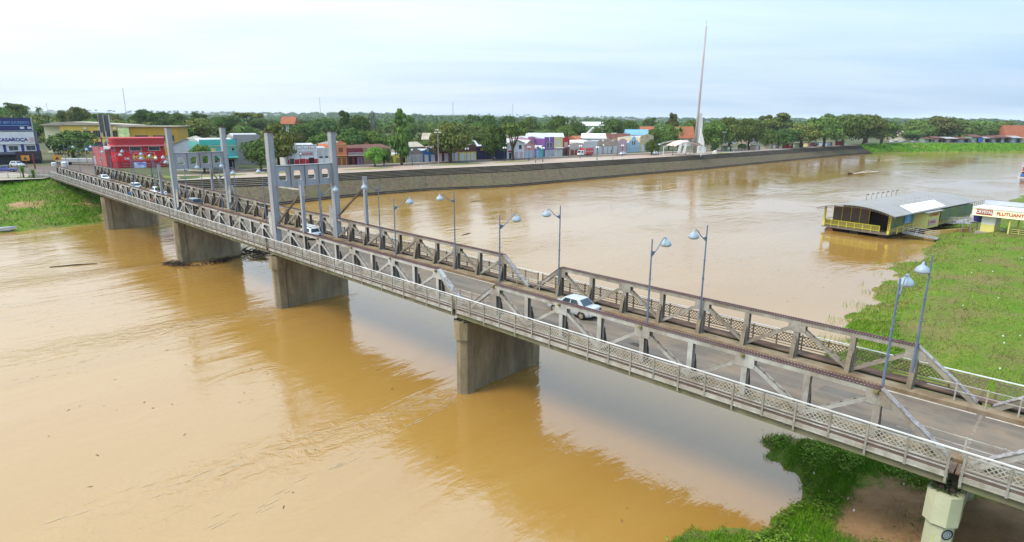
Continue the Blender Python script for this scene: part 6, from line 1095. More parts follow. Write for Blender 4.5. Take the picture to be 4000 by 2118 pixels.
# ------------------------------------------------------------------ people
SKIN = paint('skin_brown', (140, 95, 70), .8, dirt=.1); HAIR = mat('hair_dark', (.02, .016, .013)); SHOE = mat('shoe_dark', (.04, .035, .03))
def person(label, loc, rz, shirt, shorts, stride=.2, group='people on foot'):
    t = thing('person', label, 'person', loc, (0, 0, rz), group)
    def skin(name, joints, edges, radii, m, root=0):
        me = bpy.data.meshes.new(name); me.from_pydata(joints, edges, []); me.materials.append(m); o = link(name, me, t); o.modifiers.new('skin', 'SKIN'); sv = me.skin_vertices[0].data
        for i, r_ in enumerate(radii): sv[i].radius = (r_, r_ * .85)
        sv[root].use_root = True; md = o.modifiers.new('sub', 'SUBSURF'); md.levels = 1; md.render_levels = 1; return o
    s = stride
    J = [(0, 0, .92), (0, .0, 1.12), (0, 0, 1.36), (0, .01, 1.50), (0, .03, 1.60), (0, .02, 1.71),
         (.10, 0, .88), (.11, s * .8, .50), (.11, s * .9 - .12, .09), (.11, s * .9 + .04, .04), (-.10, 0, .88), (-.11, -s * .4, .50), (-.11, -s - .15, .10), (-.11, -s, .04),
         (.19, 0, 1.40), (.24, -s * .6, 1.13), (.25, -s * .5 + .08, .88), (.25, -s * .5 + .12, .79), (-.19, 0, 1.40), (-.24, s * .5, 1.13), (-.25, s * .8 + .08, .90), (-.25, s * .8 + .12, .82)]
    Eg = [(0, 1), (1, 2), (2, 3), (3, 4), (4, 5), (0, 6), (6, 7), (7, 8), (8, 9), (0, 10), (10, 11), (11, 12), (12, 13), (2, 14), (14, 15), (15, 16), (16, 17), (2, 18), (18, 19), (19, 20), (20, 21)]
    skin('body', J, Eg, [.13, .12, .14, .055, .095, .085, .085, .06, .04, .04, .085, .06, .04, .04, .06, .045, .033, .035, .06, .045, .033, .035], SKIN)
    skin('shirt', [(0, 0, .93), (0, 0, 1.14), (0, 0, 1.38), (.19, 0, 1.40), (.225, -s * .4, 1.2), (-.19, 0, 1.40), (-.225, s * .35, 1.2)], [(0, 1), (1, 2), (2, 3), (3, 4), (2, 5), (5, 6)], [.155, .145, .165, .085, .07, .085, .07], shirt)
    skin('shorts', [(0, 0, .95), (.10, 0, .88), (.11, s * .7, .55), (-.10, 0, .88), (-.11, -s * .35, .55)], [(0, 1), (1, 2), (0, 3), (3, 4)], [.15, .115, .09, .115, .09], shorts)
    b = MB(); b.lathe([(.085, 1.66), (.105, 1.70), (.1, 1.77), (.05, 1.815)], 10, (0, -.01, 0)); link('hair', b.mesh('hair', HAIR, True), t)
    b = MB(); b.box(-.012, .012, .1, .135, 1.635, 1.67); link('nose', b.mesh('nose', SKIN), t)
    for sx in (-1, 1): b = MB(); b.box(sx * .035 - .012, sx * .035 + .012, .098, .108, 1.675, 1.69); link('eye', b.mesh('eye', HAIR), t)
    return t
SB, SW, SR, SD = paint('shirt_blue', (50, 140, 205), dirt=.05), paint('shirt_white', (225, 225, 225), dirt=.05), paint('shirt_red', (200, 90, 70), dirt=.05), paint('cloth_dark', (45, 45, 55), dirt=.05)
person('pedestrian in a bright blue shirt on the near footway left of the left lift tower', bxy(-86.5, -.58, .05), BAZ + 1.6, SB, SD)
person('pedestrian in a pink shirt on the near footway close to the left lift tower', bxy(-74.8, -.55, .05), BAZ - 1.6, paint('shirt_pink', (220, 150, 130), dirt=.05), SD)
person('pedestrian in a light blue shirt on the far footway beside the right lift tower', bxy(-35.2, 8.65, .05), BAZ + 1.57, paint('shirt_sky', (110, 170, 220), dirt=.05), SD)
PLB = ['bare-chested person in red shorts walking on the promenade between the lift towers', 'person in a white shirt, left of a pair before the tan shops', 'person in a grey shirt, right of a pair before the tan shops', 'person in dark clothes by the tan shop doors', 'person in a red shirt by the navy shop', 'person in a blue shirt by the navy shop', 'person in a white shirt walking near the parked white car']
for (x, y, z), lb, cl in zip(D['people'], PLB, [(SKIN, SR), (SW, SD), (GREYW, SD), (SD, SD), (SR, SD), (SB, SD), (SW, SB)]): person(lb, (x, y, z + .02), rt.uniform(0, 6), *cl)
# ------------------------------------------------------------------ vehicles
TYRE = mat('tyre', (.03, .028, .026), None, 3, .9); RIMM = mat('rim', (.34, .30, .22), (.25, .22, .16), 3, .45); CARG = mat('car_glass', (.025, .04, .05), (.03, .05, .06), 2, .08); CARD = mat('car_trim', (.03, .03, .032), None, 2, .7); TAIL = mat('tail_light', (.16, .015, .015), None, 3, .3); HEADL = mat('head_light', (.6, .6, .58), None, 3, .2)
def carpaint(nm, c, rough=.28):
    m = mat(nm, c, [v * .93 for v in c], 1.0, rough, stain=(.22, .16, .09), stain_amt=.18); m.node_tree.nodes['Principled BSDF'].inputs['Coat Weight'].default_value = .4; return m
WHC = carpaint('car_white', (.76, .77, .78)); SILV = carpaint('car_silver', (.42, .44, .46)); GRYC = carpaint('car_grey', (.22, .23, .24)); DKC = carpaint('car_dark', (.07, .075, .085)); BLC = carpaint('car_blue', (.05, .06, .22)); REDC = carpaint('truck_red', (.50, .02, .03))
CARS = {  # length, width, height, belt, cabin base rear/front, roof rear/front (from the rear bumper), rear deck z, bonnet z
 'sedan': (4.15, 1.64, 1.43, .92, .62, 3.20, 1.22, 2.55, .93, .86), 'hatch': (3.65, 1.55, 1.43, .90, .05, 2.72, .32, 2.10, .90, .84), 'suv': (4.35, 1.78, 1.66, 1.05, .05, 3.20, .40, 2.60, 1.05, .98), 'pickup': (5.0, 1.78, 1.72, 1.05, 1.75, 3.85, 2.0, 3.25, 1.02, 1.02)}
def wheel(t, x, y, r_, w_, sd):
    wv = link('wheel', None, t, (x, y, r_)); n_ = 18; P = [(math.cos(2 * PI * i / n_), math.sin(2 * PI * i / n_)) for i in range(n_)]
    b = MB(); b.prism([(a * r_, c_ * r_) for a, c_ in P], 'y', -w_ / 2, w_ / 2); fixn(link('tyre', b.mesh('tyre', TYRE), wv))
    b = MB(); ri = r_ * .64
    for i in range(5):
        a = 2 * PI * i / 5; b.beam((0, sd * (w_ / 2 + .012), 0), (math.cos(a) * ri, sd * (w_ / 2 + .012), math.sin(a) * ri), .09, .02, (math.sin(a), 0, -math.cos(a)))
    b.prism([(a * ri * .28, c_ * ri * .28) for a, c_ in P], 'y', sd * (w_ / 2 + .008), sd * (w_ / 2 + .03))
    for i in range(n_):
        a, c_ = P[i], P[(i + 1) % n_]; b.add([(a[0] * ri * .86, sd * (w_ / 2 + .01), a[1] * ri * .86), (c_[0] * ri * .86, sd * (w_ / 2 + .01), c_[1] * ri * .86), (c_[0] * ri, sd * (w_ / 2 + .01), c_[1] * ri), (a[0] * ri, sd * (w_ / 2 + .01), a[1] * ri)], [(0, 1, 2, 3)])
    fixn(link('rim', b.mesh('rim', RIMM), wv))
def car(name, label, kind, m, loc, rot, group='cars crossing the bridge', plants=False, rack=False):
    Ln, W_, H_, BE, c0, c1, r0, r1, zr, zf = CARS[kind]; t = thing(name, label, 'pickup' if kind == 'pickup' else 'car', loc, rot, group); hw = W_ / 2; o = -Ln / 2
    R_ = .30 if kind in ('sedan', 'hatch') else .36; xw0, xw1 = .74 if kind != 'pickup' else 1.0, Ln - .78
    xs = [0, .06, .2, xw0 - R_ - .08, xw0, xw0 + R_ + .08, Ln * .42, c1 - .5, xw1 - R_ - .08, xw1, xw1 + R_ + .06, Ln - .12, Ln - .03, Ln]
    def ztop(x):
        if x < c0: return np.interp(x, [0, .06, .25, max(c0, .3)], [zr - .22, zr - .06, zr, zr + .01])
        if x > c1: return np.interp(x, [c1, Ln - .5, Ln - .12, Ln], [BE + .0, zf, zf - .16, zf - .36])
        return BE
    b = MB(); S_ = []
    for x in sorted(xs):
        e = 1.0 if .25 < x < Ln - .35 else (.90 if x in (0, Ln) else .965); zt = float(ztop(x)); zb = .22 if not (x < .1 or x > Ln - .08) else .34
        S_.append([(o + x, -hw * e * .90, zb), (o + x, -hw * e, zb + .16), (o + x, -hw * e, zb + (zt - zb) * .62), (o + x, -hw * e * .955, zt - .05), (o + x, -hw * e * .88, zt), (o + x, hw * e * .88, zt), (o + x, hw * e * .955, zt - .05), (o + x, hw * e, zb + (zt - zb) * .62), (o + x, hw * e, zb + .16), (o + x, hw * e * .90, zb)])
    n_ = 10; base = len(b.v); b.v += [p for s_ in S_ for p in s_]
    for i in range(len(S_) - 1):
        for k in range(n_): b.f.append((base + i * n_ + k, base + i * n_ + (k + 1) % n_, base + (i + 1) * n_ + (k + 1) % n_, base + (i + 1) * n_ + k)); b.m.append(0)
    b.f.append(tuple(range(n_))); b.m.append(0); b.f.append(tuple(base + (len(S_) - 1) * n_ + k for k in range(n_))); b.m.append(0)
    body = fixn(link('body', b.mesh('body', m), t)); body.data.polygons.foreach_set('use_smooth', [True] * len(body.data.polygons)); body.modifiers.new('bev', 'BEVEL').width = .025
    # cabin
    wb, wr = hw * .875, hw * .70; zb_ = BE - .02; B8 = [(o + c0, -wb, zb_), (o + c1, -wb, zb_), (o + c1, wb, zb_), (o + c0, wb, zb_), (o + r0, -wr, H_), (o + r1, -wr, H_), (o + r1, wr, H_), (o + r0, wr, H_)]
    b = MB(); b.add(B8, [(0, 1, 5, 4), (1, 2, 6, 5), (2, 3, 7, 6), (3, 0, 4, 7), (4, 5, 6, 7), (0, 3, 2, 1)]); cab = fixn(link('cabin', b.mesh('cabin', m), t)); md = cab.modifiers.new('bev', 'BEVEL'); md.width = .07; md.segments = 3
    def pane(nm, q, u0, u1, v0, v1):
        q = [Vector(B8[i]) for i in q]; nr = (q[1] - q[0]).cross(q[3] - q[0]).normalized(); ctr = sum(q, Vector()) / 4
        if nr.dot(ctr - Vector((ctr.x * .3, 0, 1.0))) < 0: nr = -nr
        P = [q[0].lerp(q[1], u).lerp(q[3].lerp(q[2], u), v) + nr * .012 for u, v in ((u0, v0), (u1, v0), (u1, v1), (u0, v1))]; b = MB(); b.add(P + [p - nr * .03 for p in P], [(0, 1, 2, 3), (7, 6, 5, 4), (0, 4, 5, 1), (1, 5, 6, 2), (2, 6, 7, 3), (3, 7, 4, 0)]); fixn(link(nm, b.mesh(nm, CARG), t))
    for q in ((0, 1, 5, 4), (3, 2, 6, 7)): pane('side_window', q, .16, .50, .14, .86); pane('side_window', q, .55, .88, .14, .86)
    pane('windscreen', (1, 2, 6, 5), .07, .93, .10, .92); pane('rear_window', (0, 3, 7, 4), .08, .92, .14, .90)
    for x in (xw0, xw1):
        for sd in (-1, 1): wheel(t, o + x, sd * (hw - .07), R_, .19, sd); b = MB(); b.prism([(o + x + math.cos(a) * (R_ + .07), R_ + math.sin(a) * (R_ + .07)) for a in np.linspace(0, PI, 11)], 'y', sd * (hw - .25), sd * (hw + .004)); fixn(link('wheel_arch', b.mesh('wheel_arch', CARD), t))
    b = MB(); b.box(o - .07, o + .04, -hw * .88, hw * .88, .36, .56); link('bumper', b.mesh('bumper', m if kind != 'hatch' else CARD), t); b = MB(); b.box(o + Ln - .04, o + Ln + .06, -hw * .86, hw * .86, .33, .52); link('bumper', b.mesh('bumper', m if kind != 'hatch' else CARD), t)
    for sd in (-1, 1):
        b = MB(); b.box(o - .02, o + .06, sd * hw * .70 - .12, sd * hw * .70 + .12, zr - .28, zr - .14); link('tail_light', b.mesh('tail_light', TAIL), t); b = MB(); b.box(o + Ln - .1, o + Ln + .005, sd * hw * .66 - .16, sd * hw * .66 + .16, zf - .34, zf - .2); link('headlight', b.mesh('headlight', HEADL), t)
        b = MB(); b.box(o + c1 - .45, o + c1 - .32, sd * (hw + .0) - .09, sd * hw + .09, BE + .02, BE + .16); link('mirror', b.mesh('mirror', m), t)
    b = MB(); b.box(o - .085, o - .071, -.22, .22, .44, .55); link('number_plate', b.mesh('number_plate', GREYW), t)
    if kind == 'pickup': b = MB(); b.box(o + .12, o + 1.62, -hw * .74, hw * .74, .99, 1.035); link('cargo_bed', b.mesh('cargo_bed', CARD), t)
    if rack:
        rk = link('roof_rack', None, t)
        for x in (.6, 1.5): b = MB(); b.box(o + x - .03, o + x + .03, -.62, .62, H_ + .02, H_ + .12); link('bar', b.mesh('bar', GREYW), rk)
        for y in (-.32, .32): b = MB(); b.box(o - .3, o + 3.0, y - .04, y + .04, H_ + .13, H_ + .22); link('ladder_rail', b.mesh('ladder_rail', WHITEP), rk)
        b = MB()
        for i in range(9): b.box(o - .1 + i * .35, o - .05 + i * .35, -.28, .28, H_ + .15, H_ + .2)
        link('rungs', b.mesh('rungs', WHITEP), rk)
    return t
RZ = -.2
def on_bridge(name, label, kind, m, u, v, **k): return car(name, label, kind, m, bxy(u, v, RZ), (0, -BG, BAZ + PI), **k)
on_bridge('saloon_car', 'silver four-door saloon car with a white-lit side, alone on the nearest span', 'sedan', SILV, 6.75, 5.15)
on_bridge('hatchback_car', 'white hatchback with a ladder on its roof, just past the right lift tower', 'hatch', WHC, -35.6, 5.6, rack=True)
pk = on_bridge('pickup_truck', 'white pickup carrying leafy plants, beyond the left lift tower', 'pickup', WHC, -92.6, 5.6)
on_bridge('hatchback_car', 'white five-door car between the white pickup and the white saloon', 'hatch', WHC, -106.8, 5.6)
on_bridge('saloon_car', 'white saloon car furthest along the bridge near the town', 'sedan', WHC, -130.0, 5.6)
on_bridge('dark_car', 'dark estate car with a pale roof just right of the left lift tower', 'suv', DKC, -72.2, 4.7)
pl = thing('potted_plants', 'leafy green plants standing in the bed of the white pickup', 'plants', bxy(-91.2, 5.6, .88), BROT)
link('leaves', quads_mesh('leaves', leafquads(np.random.RandomState(3), [(0, 0, .45, .6, .5, .45, 260)], .22), LEAFB), pl)
b = MB()
for x in (-.3, .0, .3): b.lathe([(.12, 0), (.16, .28)], 8, (x, 0, 0))
link('pots', b.mesh('pots', TILE), pl)
def tcar(key, name, label, kind, m, rz, group='vehicles parked in the town'): x, y, z = D['tcars'][key]; return car(name, label, kind, m, (x, y, z + .03), (0, 0, rz), group)
tcar('blue_pickup', 'pickup_truck', 'dark blue pickup at the left edge by the spiky plants', 'pickup', BLC, math.radians(205)); tcar('silver_suv', 'silver_car', 'silver car parked before the white farm store', 'suv', SILV, math.radians(-20)); tcar('white_car', 'saloon_car', 'white saloon car turning off the far bridge end', 'sedan', WHC, math.radians(150)); tcar('grey_car', 'saloon_car', 'grey saloon car behind the white one at the pharmacy corner', 'sedan', GRYC, math.radians(160))
tcar('white_a', 'hatchback_car', 'white car on the promenade street before the pale pink shop', 'sedan', WHC, math.radians(225)); tcar('white_b', 'hatchback_car', 'white car beside the small dark tree near the tent', 'hatch', WHC, math.radians(230))
for i, (x, y, rz, m, lb) in enumerate([(150, 392, .8, WHC, 'white car parked behind the cream kiosk'), (196, 418, .7, SILV, 'silver car parked behind the red kiosk'), (205, 426, .7, WHC, 'white car under the large trees by the wall end'), (214, 436, .7, GRYC, 'grey car under the largest crown by the wall end'), (300, 492, .3, WHC, 'white car left of the yellow building on the far bank'), (310, 496, .3, LBLU, 'pale blue car on the far bank by the yellow building'), (322, 500, .3, SILV, 'silver car right of the yellow building on the far bank'), (222, 441, .7, BLC, 'blue car at the far end of the parked row')]): car('parked_car', lb, 'sedan' if i % 2 else 'hatch', m, (x, y, gz(x, y) + .03), (0, 0, rz), 'vehicles parked in the town')
# delivery truck
x, y, z = D['tcars']['truck']; t = thing('delivery_truck', 'red box delivery truck with white cab and white script lettering', 'truck', (x + 3, y + 2.2, z + .03), (0, 0, math.radians(40) + PI), 'vehicles parked in the town')
b = MB(); b.prism([(2.0, .5), (4.1, .5), (4.15, 1.3), (3.8, 2.5), (2.0, 2.55)], 'y', -1.1, 1.1); fixn(link('cab', b.mesh('cab', WHC), t)); b = MB(); b.prism([(4.16, 1.42), (4.19, 1.45), (3.86, 2.35), (3.82, 2.33)], 'y', -.95, .95); fixn(link('windscreen', b.mesh('windscreen', CARG), t))
for sd in (-1, 1): b = MB(); b.box(2.6, 3.7, sd * 1.105 - .01, sd * 1.105 + .01, 1.45, 2.25); link('side_window', b.mesh('side_window', CARG), t)
b = MB(); b.box(-4.2, 1.9, -1.2, 1.2, .75, 3.3); bx_ = link('box', b.mesh('box', REDC), t); b = MB(); b.box(-4.1, 4.0, -.7, .7, .45, .73); link('chassis', b.mesh('chassis', CARD), t)
for sd in (-1, 1): text('lettering', 'Coca-Cola', 1.35, WHITEP, bx_, (-1.2, sd * 1.225, 2.05), (PI / 2, 0, 0 if sd < 0 else PI), .01, sx=.85); b = MB(); b.box(1.2, 1.7, sd * 1.21 - .005, sd * 1.21 + .005, .8, 3.2); link('stripe', b.mesh('stripe', WHITEP), bx_)
for xx in (-2.8, 3.0):
    for sd in (-1, 1): wheel(t, xx, sd * .95, .45, .28, sd)
# flatbed with red crane
x, y, z = D['tcars']['flatbed']; t = thing('crane_truck', 'flatbed lorry with a red folding crane beside the dark tree', 'truck', (-130.0, 188.0, 7.4), (0, 0, math.radians(2)), 'vehicles parked in the town')
b = MB(); b.box(-8.5, 2.5, -1.2, 1.2, 1.0, 2.0); link('bed', b.mesh('bed', ZINC), t); b = MB(); b.box(2.6, 6.6, -1.2, 1.2, .7, 1.35); link('chassis', b.mesh('chassis', RED), t); b = MB(); b.prism([(4.4, 1.36), (6.7, 1.36), (6.75, 2.2), (6.4, 3.1), (4.4, 3.1)], 'y', -1.15, 1.15); fixn(link('cab', b.mesh('cab', WHC), t)); b = MB(); b.beam((3.4, 0, 1.36), (2.6, 0, 4.4), .4, .4); b.beam((2.6, 0, 4.3), (4.1, 0, 2.4), .3, .3); link('crane_arm', b.mesh('crane_arm', RED), t)
b = MB(); b.box(5.0, 6.2, -1.17, -1.155, 2.1, 2.9); link('side_window', b.mesh('side_window', CARG), t)
for xx in (-7, -5.8, 5.4):
    for sd in (-1, 1): wheel(t, xx, sd * 1.0, .5, .3, sd)
# ------------------------------------------------------------------ poles and wires at the town end
pts = []
for (x, y, z, h), lb in zip(D['poles'], ['brown utility pole with crossarm at the left edge before the farm store', 'utility pole with a transformer beside the red pharmacy', 'slim pole behind the crane truck', 'dark red leaning post before the farm store']):
    t = thing('utility_pole', lb, 'pole', (x, y, z), (0, 0, .5), 'poles at the town end of the bridge'); b = MB(); b.tube([(0, 0, -.2), (0, 0, h)], .2, 8, r2=.13); link('pole', b.mesh('pole', BARK if 'red' not in lb else MARO), t)
    if h > 6:
        b = MB(); b.box(-1.1, 1.1, -.07, .07, h - .6, h - .45); link('crossarm', b.mesh('crossarm', BARK), t)
        for sx in (-.9, 0, .9): b = MB(); b.lathe([(.05, 0), (.08, .1), (.04, .22)], 6, (sx, 0, h - .45)); link('insulator', b.mesh('insulator', GREYW), t)
        if 'transformer' in lb: b = MB(); b.lathe([(.35, 0), (.4, .1), (.4, .9), (.3, 1.0)], 10, (.55, 0, h - 2.6)); link('transformer', b.mesh('transformer', GREYW), t)
        pts.append(Vector((x, y, z + h - .4)))
for dz in (0, -.9):
    P = [pts[0].lerp(pts[1], i / 14) + Vector((0, 0, dz - 1.1 * math.sin(PI * i / 14))) for i in range(15)]; o = MB().tube(P, .035, 4).obj('overhead_wire', CARD); tag(o, ('upper' if dz == 0 else 'lower') + ' overhead wire sagging from the left pole to the pharmacy pole', 'wire', 'overhead wires')
for i, (u, v, lb) in enumerate([(-152, -5, 'left traffic sign, square and yellow, by the store'), (-170, -5, 'right traffic sign, square and yellow, by the store')]):
    p = bxy(u, v); z = gz(p.x, p.y); px_ = (-139.5, 176.5) if i == 0 else (-131.5, 178.0); t = thing('warning_sign', lb, 'sign', (px_[0], px_[1], gz(*px_)), (0, 0, .5), 'yellow signs by the store'); b = MB(); b.box(-.06, .06, -.06, .06, 0, 2.2); link('post', b.mesh('post', MARO), t); b = MB(); b.box(-.95, .95, -.1, -.061, 2.0, 3.5); link('panel', b.mesh('panel', paint('sign_amber', (225, 150, 40))), t); b = MB(); b.prism([(-.5, 2.3), (.5, 2.3), (0, 3.2)], 'y', -.115, -.103); fixn(link('pictogram', b.mesh('pictogram', CARD), t))
t = thing('street_sign', 'green and blue overhead street sign in front of the dark tree', 'sign', (-127.5, 184.5, 7.35), (0, 0, .35)); b = MB(); b.tube([(0, 0, -.1), (0, 0, 6.2)], .1, 7); link('post', b.mesh('post', GREYW), t); b = MB(); b.box(-.2, 4.6, -.08, -.0, 5.2, 6.2); link('panel', b.mesh('panel', paint('sign_green', (50, 95, 95))), t); b = MB(); b.box(-.2, 4.6, -.08, -.0, 4.4, 5.19); link('panel', b.mesh('panel', paint('sign_blue', (60, 95, 135))), t)
# white tubs, hoarding
for i, (x, y, lb) in enumerate([(-136.5, 183, 'small white tub beside the crane truck'), (-132.5, 182, 'larger white tub beside the crane truck')]): o = MB().lathe([(.55 + .3 * i, 0), (.65 + .3 * i, .9 + .3 * i), (.5, 1.1 + .3 * i)], 12).obj('tub', WHITEP); o.location = (x, y, gz(x, y)); tag(o, lb, 'tub')
# low fence on the left bank top
fn = thing('bank_fence', 'low grey rail fence along the top of the left grassy bank', 'fence', (0, 0, 0)); fp = [Vector((-150, 126.5, 0)), Vector((-133, 140.5, 0)), Vector((-124.5, 147.3, 0)), Vector((-117.5, 150.2, 0))]
for a_, c_ in zip(fp, fp[1:]):
    n_ = max(2, int((c_ - a_).length / 2.2))
    for i in range(n_):
        q = a_.lerp(c_, i / n_); z = gz(q.x, q.y); b = MB(); b.box(q.x - .06, q.x + .06, q.y - .06, q.y + .06, z - .2, z + 1.1); link('post', b.mesh('post', GREYW), fn)
    for h in (.5, 1.0): b = MB(); b.beam((a_.x, a_.y, gz(a_.x, a_.y) + h), (c_.x, c_.y, gz(c_.x, c_.y) + h), .05, .05); link('rail', b.mesh('rail', GREYW), fn)
# spiky plants
for i, ((x, y, z), lb) in enumerate(zip(D['yuccas'], ['taller spiky plant with a bare stem on the left bank top', 'shorter spiky plant next to the walkway bend'])):
    t = thing('spiky_plant', lb, 'plant', (x, y, z), (0, 0, i)); r = np.random.RandomState(i + 4); Q = []; n_ = 150; base = 1.2 if i == 0 else .35
    for k in range(n_):
        a = r.uniform(0, 6.28); el = r.uniform(-.2, 1.3); Lf = r.uniform(.9, 1.6); d = np.array([math.cos(a) * math.cos(el), math.sin(a) * math.cos(el), math.sin(el)]); s_ = np.array([-math.sin(a), math.cos(a), 0]) * .07; o_ = np.array([0, 0, base + r.uniform(0, 1.1)]); Q.append([o_ - s_, o_ + s_, o_ + d * Lf + s_ * .2 + np.array([0, 0, -.2 * Lf]), o_ + d * Lf - s_ * .2 + np.array([0, 0, -.2 * Lf])])
    link('leaves', quads_mesh('leaves', np.array(Q), LEAFB), t); b = MB(); b.tube([(0, 0, -.2), (0, 0, base + .9)], .2, 7, r2=.13); link('trunk', b.mesh('trunk', BARK), t)
# ------------------------------------------------------------------ radio masts
for (x, y, z, h), lb in zip(D['masts'], ['lattice radio mast above the yellow block at the left', 'thin radio mast above the woods behind the turquoise shop', 'red and white lattice mast above the middle woods', 'thin far mast right of the middle woods', 'distant short mast at the far left']):
    t = thing('radio_mast', lb, 'mast', (x, y, z), (0, 0, 0), 'radio masts on the skyline'); w_ = .9; b = MB()
    for sx, sy in ((-1, -.6), (1, -.6), (0, 1.1)): b.tube([(sx * w_ * .5, sy * w_ * .5, 0), (sx * w_ * .25, sy * w_ * .25, h)], .11, 4)
    link('legs', b.mesh('legs', GREYW), t); b = MB(); n_ = int(h / 2)
    for i in range(n_):
        for j in range(3): p = [(-1, -.6), (1, -.6), (0, 1.1)]; a, c_ = p[j], p[(j + 1) % 3]; f0, f1 = w_ * (.5 - .25 * i / n_), w_ * (.5 - .25 * (i + 1) / n_); b.tube([(a[0] * f0, a[1] * f0, h * i / n_), (c_[0] * f1, c_[1] * f1, h * (i + 1) / n_)], .05, 3, False)
    link('bracing', b.mesh('bracing', GREYW), t)
# ------------------------------------------------------------------ floating restaurant
FR = thing('floating_restaurant', 'yellow-railed floating restaurant under a grey vaulted roof', 'houseboat', (71.25, 113.6, 0), (0, 0, math.atan2(.586, .81)))
YEL = paint('rail_yellow', (225, 215, 75), .8, dirt=.25); FROOF = mat('float_roof', (0.25, 0.238, 0.22), (0.205, 0.195, 0.18), .35, .7, stain=(.18, .175, .15), stain_amt=.4); PLANK = mat('deck_plank', (.19, .16, .125), (.12, .10, .08), 1.2, .9); HULL = mat('pontoon_rust', (.16, .07, .045), (.09, .045, .03), 1, .8, stain=(.05, .04, .035)); BLIND = paint('blind_brown', (112, 94, 88), .8, dirt=.2); DARKW = mat('dark_wood', (.045, .032, .025), (.025, .02, .016), 1, .9); CRW2 = paint('float_cream', (225, 215, 130), .8, dirt=.3)
for i in range(9): b = MB(); b.box(-.2, 36, i * 12.6 / 9, (i + 1) * 12.6 / 9 - .06, 1.0, 1.15); link('deck_board', b.mesh('deck_board', PLANK), FR)
b = MB(); b.box(-.25, 36, -.05, 12.6, .72, .995); link('deck_frame', b.mesh('deck_frame', PLANK), FR)
for y, m in ((11.2, HULL), (6.3, DARKW), (1.2, DARKW)):
    b = MB(); n_ = 12; P = [(y + .85 * math.cos(2 * PI * k / n_), .05 + .68 * math.sin(2 * PI * k / n_)) for k in range(n_)]; b.prism(P, 'x', .2 if y < 10 else -.1, 34); fixn(link('pontoon', b.mesh('pontoon', m), FR))
def rz_(y): return 4.75 + 1.3 * (1 - ((y - 5.6) / 7.4) ** 2)
ys = np.linspace(-1.8, 13.0, 23); b = MB(); xr0, xr1 = -2.6, 36.5; V = []; nst = 6
for i in range(nst + 1):
    x = xr0 + (xr1 - xr0) * i / nst
    for y in ys: V.append((x, y, rz_(y)))
for dz in (0, -.14):
    o_ = len(b.v); b.v += [(p[0], p[1], p[2] + dz) for p in V]; n_ = len(ys)
    for i in range(nst):
        for k in range(n_ - 1): b.f.append((o_ + i * n_ + k, o_ + i * n_ + k + 1, o_ + (i + 1) * n_ + k + 1, o_ + (i + 1) * n_ + k)); b.m.append(0)
n_ = len(ys); o2 = len(V)
for i in (0, nst):
    for k in range(n_ - 1): b.f.append((i * n_ + k, i * n_ + k + 1, o2 + i * n_ + k + 1, o2 + i * n_ + k)); b.m.append(0)
for k in (0, n_ - 1):
    for i in range(nst): b.f.append((i * n_ + k, (i + 1) * n_ + k, o2 + (i + 1) * n_ + k, o2 + i * n_ + k)); b.m.append(0)
rf = fixn(link('roof', b.mesh('roof', FROOF), FR))
for i in range(24): b = MB(); x = xr0 + .8 + i * 1.6; b.tube([(x, y, rz_(y) + .01) for y in ys[::2]], .018, 4); link('roof_seam', b.mesh('roof_seam', FROOF), rf)
b = MB(); b.add([(5.2, -1.55, rz_(-1.55) + .05), (21.2, -1.35, rz_(-1.35) + .05), (22.6, 1.4, rz_(1.4) + .09), (6.8, 1.4, rz_(1.4) + .09)] + [(5.2, -1.55, rz_(-1.55) + .0), (21.2, -1.35, rz_(-1.35) + .0), (22.6, 1.4, rz_(1.4) + .0), (6.8, 1.4, rz_(1.4) + .0)], [(0, 1, 2, 3), (0, 4, 5, 1), (1, 5, 6, 2), (2, 6, 7, 3), (3, 7, 4, 0)]); link('white_panel', fixn(link('white_panel', b.mesh('white_panel', paint('blank_white', (250, 250, 250), .92, dirt=.02)), rf)).data, None) if False else fixn(link('white_panel', b.mesh('white_panel', paint('blank_white', (250, 250, 250), .92, dirt=.02)), rf))
for i in range(7):
    x = 10.8 + i * 2.3; y = 9.6; z = rz_(y); b = MB(); b.tube([(x, y, z - .05), (x, y, z + 1.15)], .04, 5); b.beam((x, y, z + 1.15), (x, y - .45, z + 1.22), .16, .1); link('roof_light', b.mesh('roof_light', CARD), rf)
    x = 7.8 + i * 2.2; y = 1.6; z = rz_(y); b = MB(); b.tube([(x, y, z), (x + .35, y + .5, z + .85)], .025, 4); b.beam((x + .35, y + .5, z + .85), (x + .6, y + .3, z + .9), .12, .08); link('roof_light', b.mesh('roof_light', GREYW), rf)
# gable truss under the roof front
b = MB()
for i in range(len(ys) - 1):
    y0, y1 = ys[i], ys[i + 1]; b.tube([(-2.3, y0, rz_(y0) - .45), (-2.3, y1, rz_(y1) - .45)], .035, 4, False); b.tube([(-2.3, y0, rz_(y0) - .15), (-2.3, y1, rz_(y1) - .45)] if i % 2 else [(-2.3, y0, rz_(y0) - .45), (-2.3, y1, rz_(y1) - .15)], .025, 4, False)
link('gable_truss', b.mesh('gable_truss', GREYW), FR)
b = MB(); b.box(3.2, 35.5, .25, 12.0, 1.16, 4.3); link('hall_wall', b.mesh('hall_wall', DARKW), FR)
for i in range(4): b = MB(); y1 = 11.6 - i * 1.75; b.box(1.9, 1.98, y1 - 1.66, y1, 2.35, min(rz_(y1), rz_(y1 - 1.66)) - .25); link('roller_blind', b.mesh('roller_blind', BLIND), FR)
for i in range(5): b = MB(); y1 = 11.65 - i * 1.75; b.box(1.84, 2.0, y1 - .08, y1, 1.16, rz_(y1) - .2); link('post', b.mesh('post', YEL), FR)
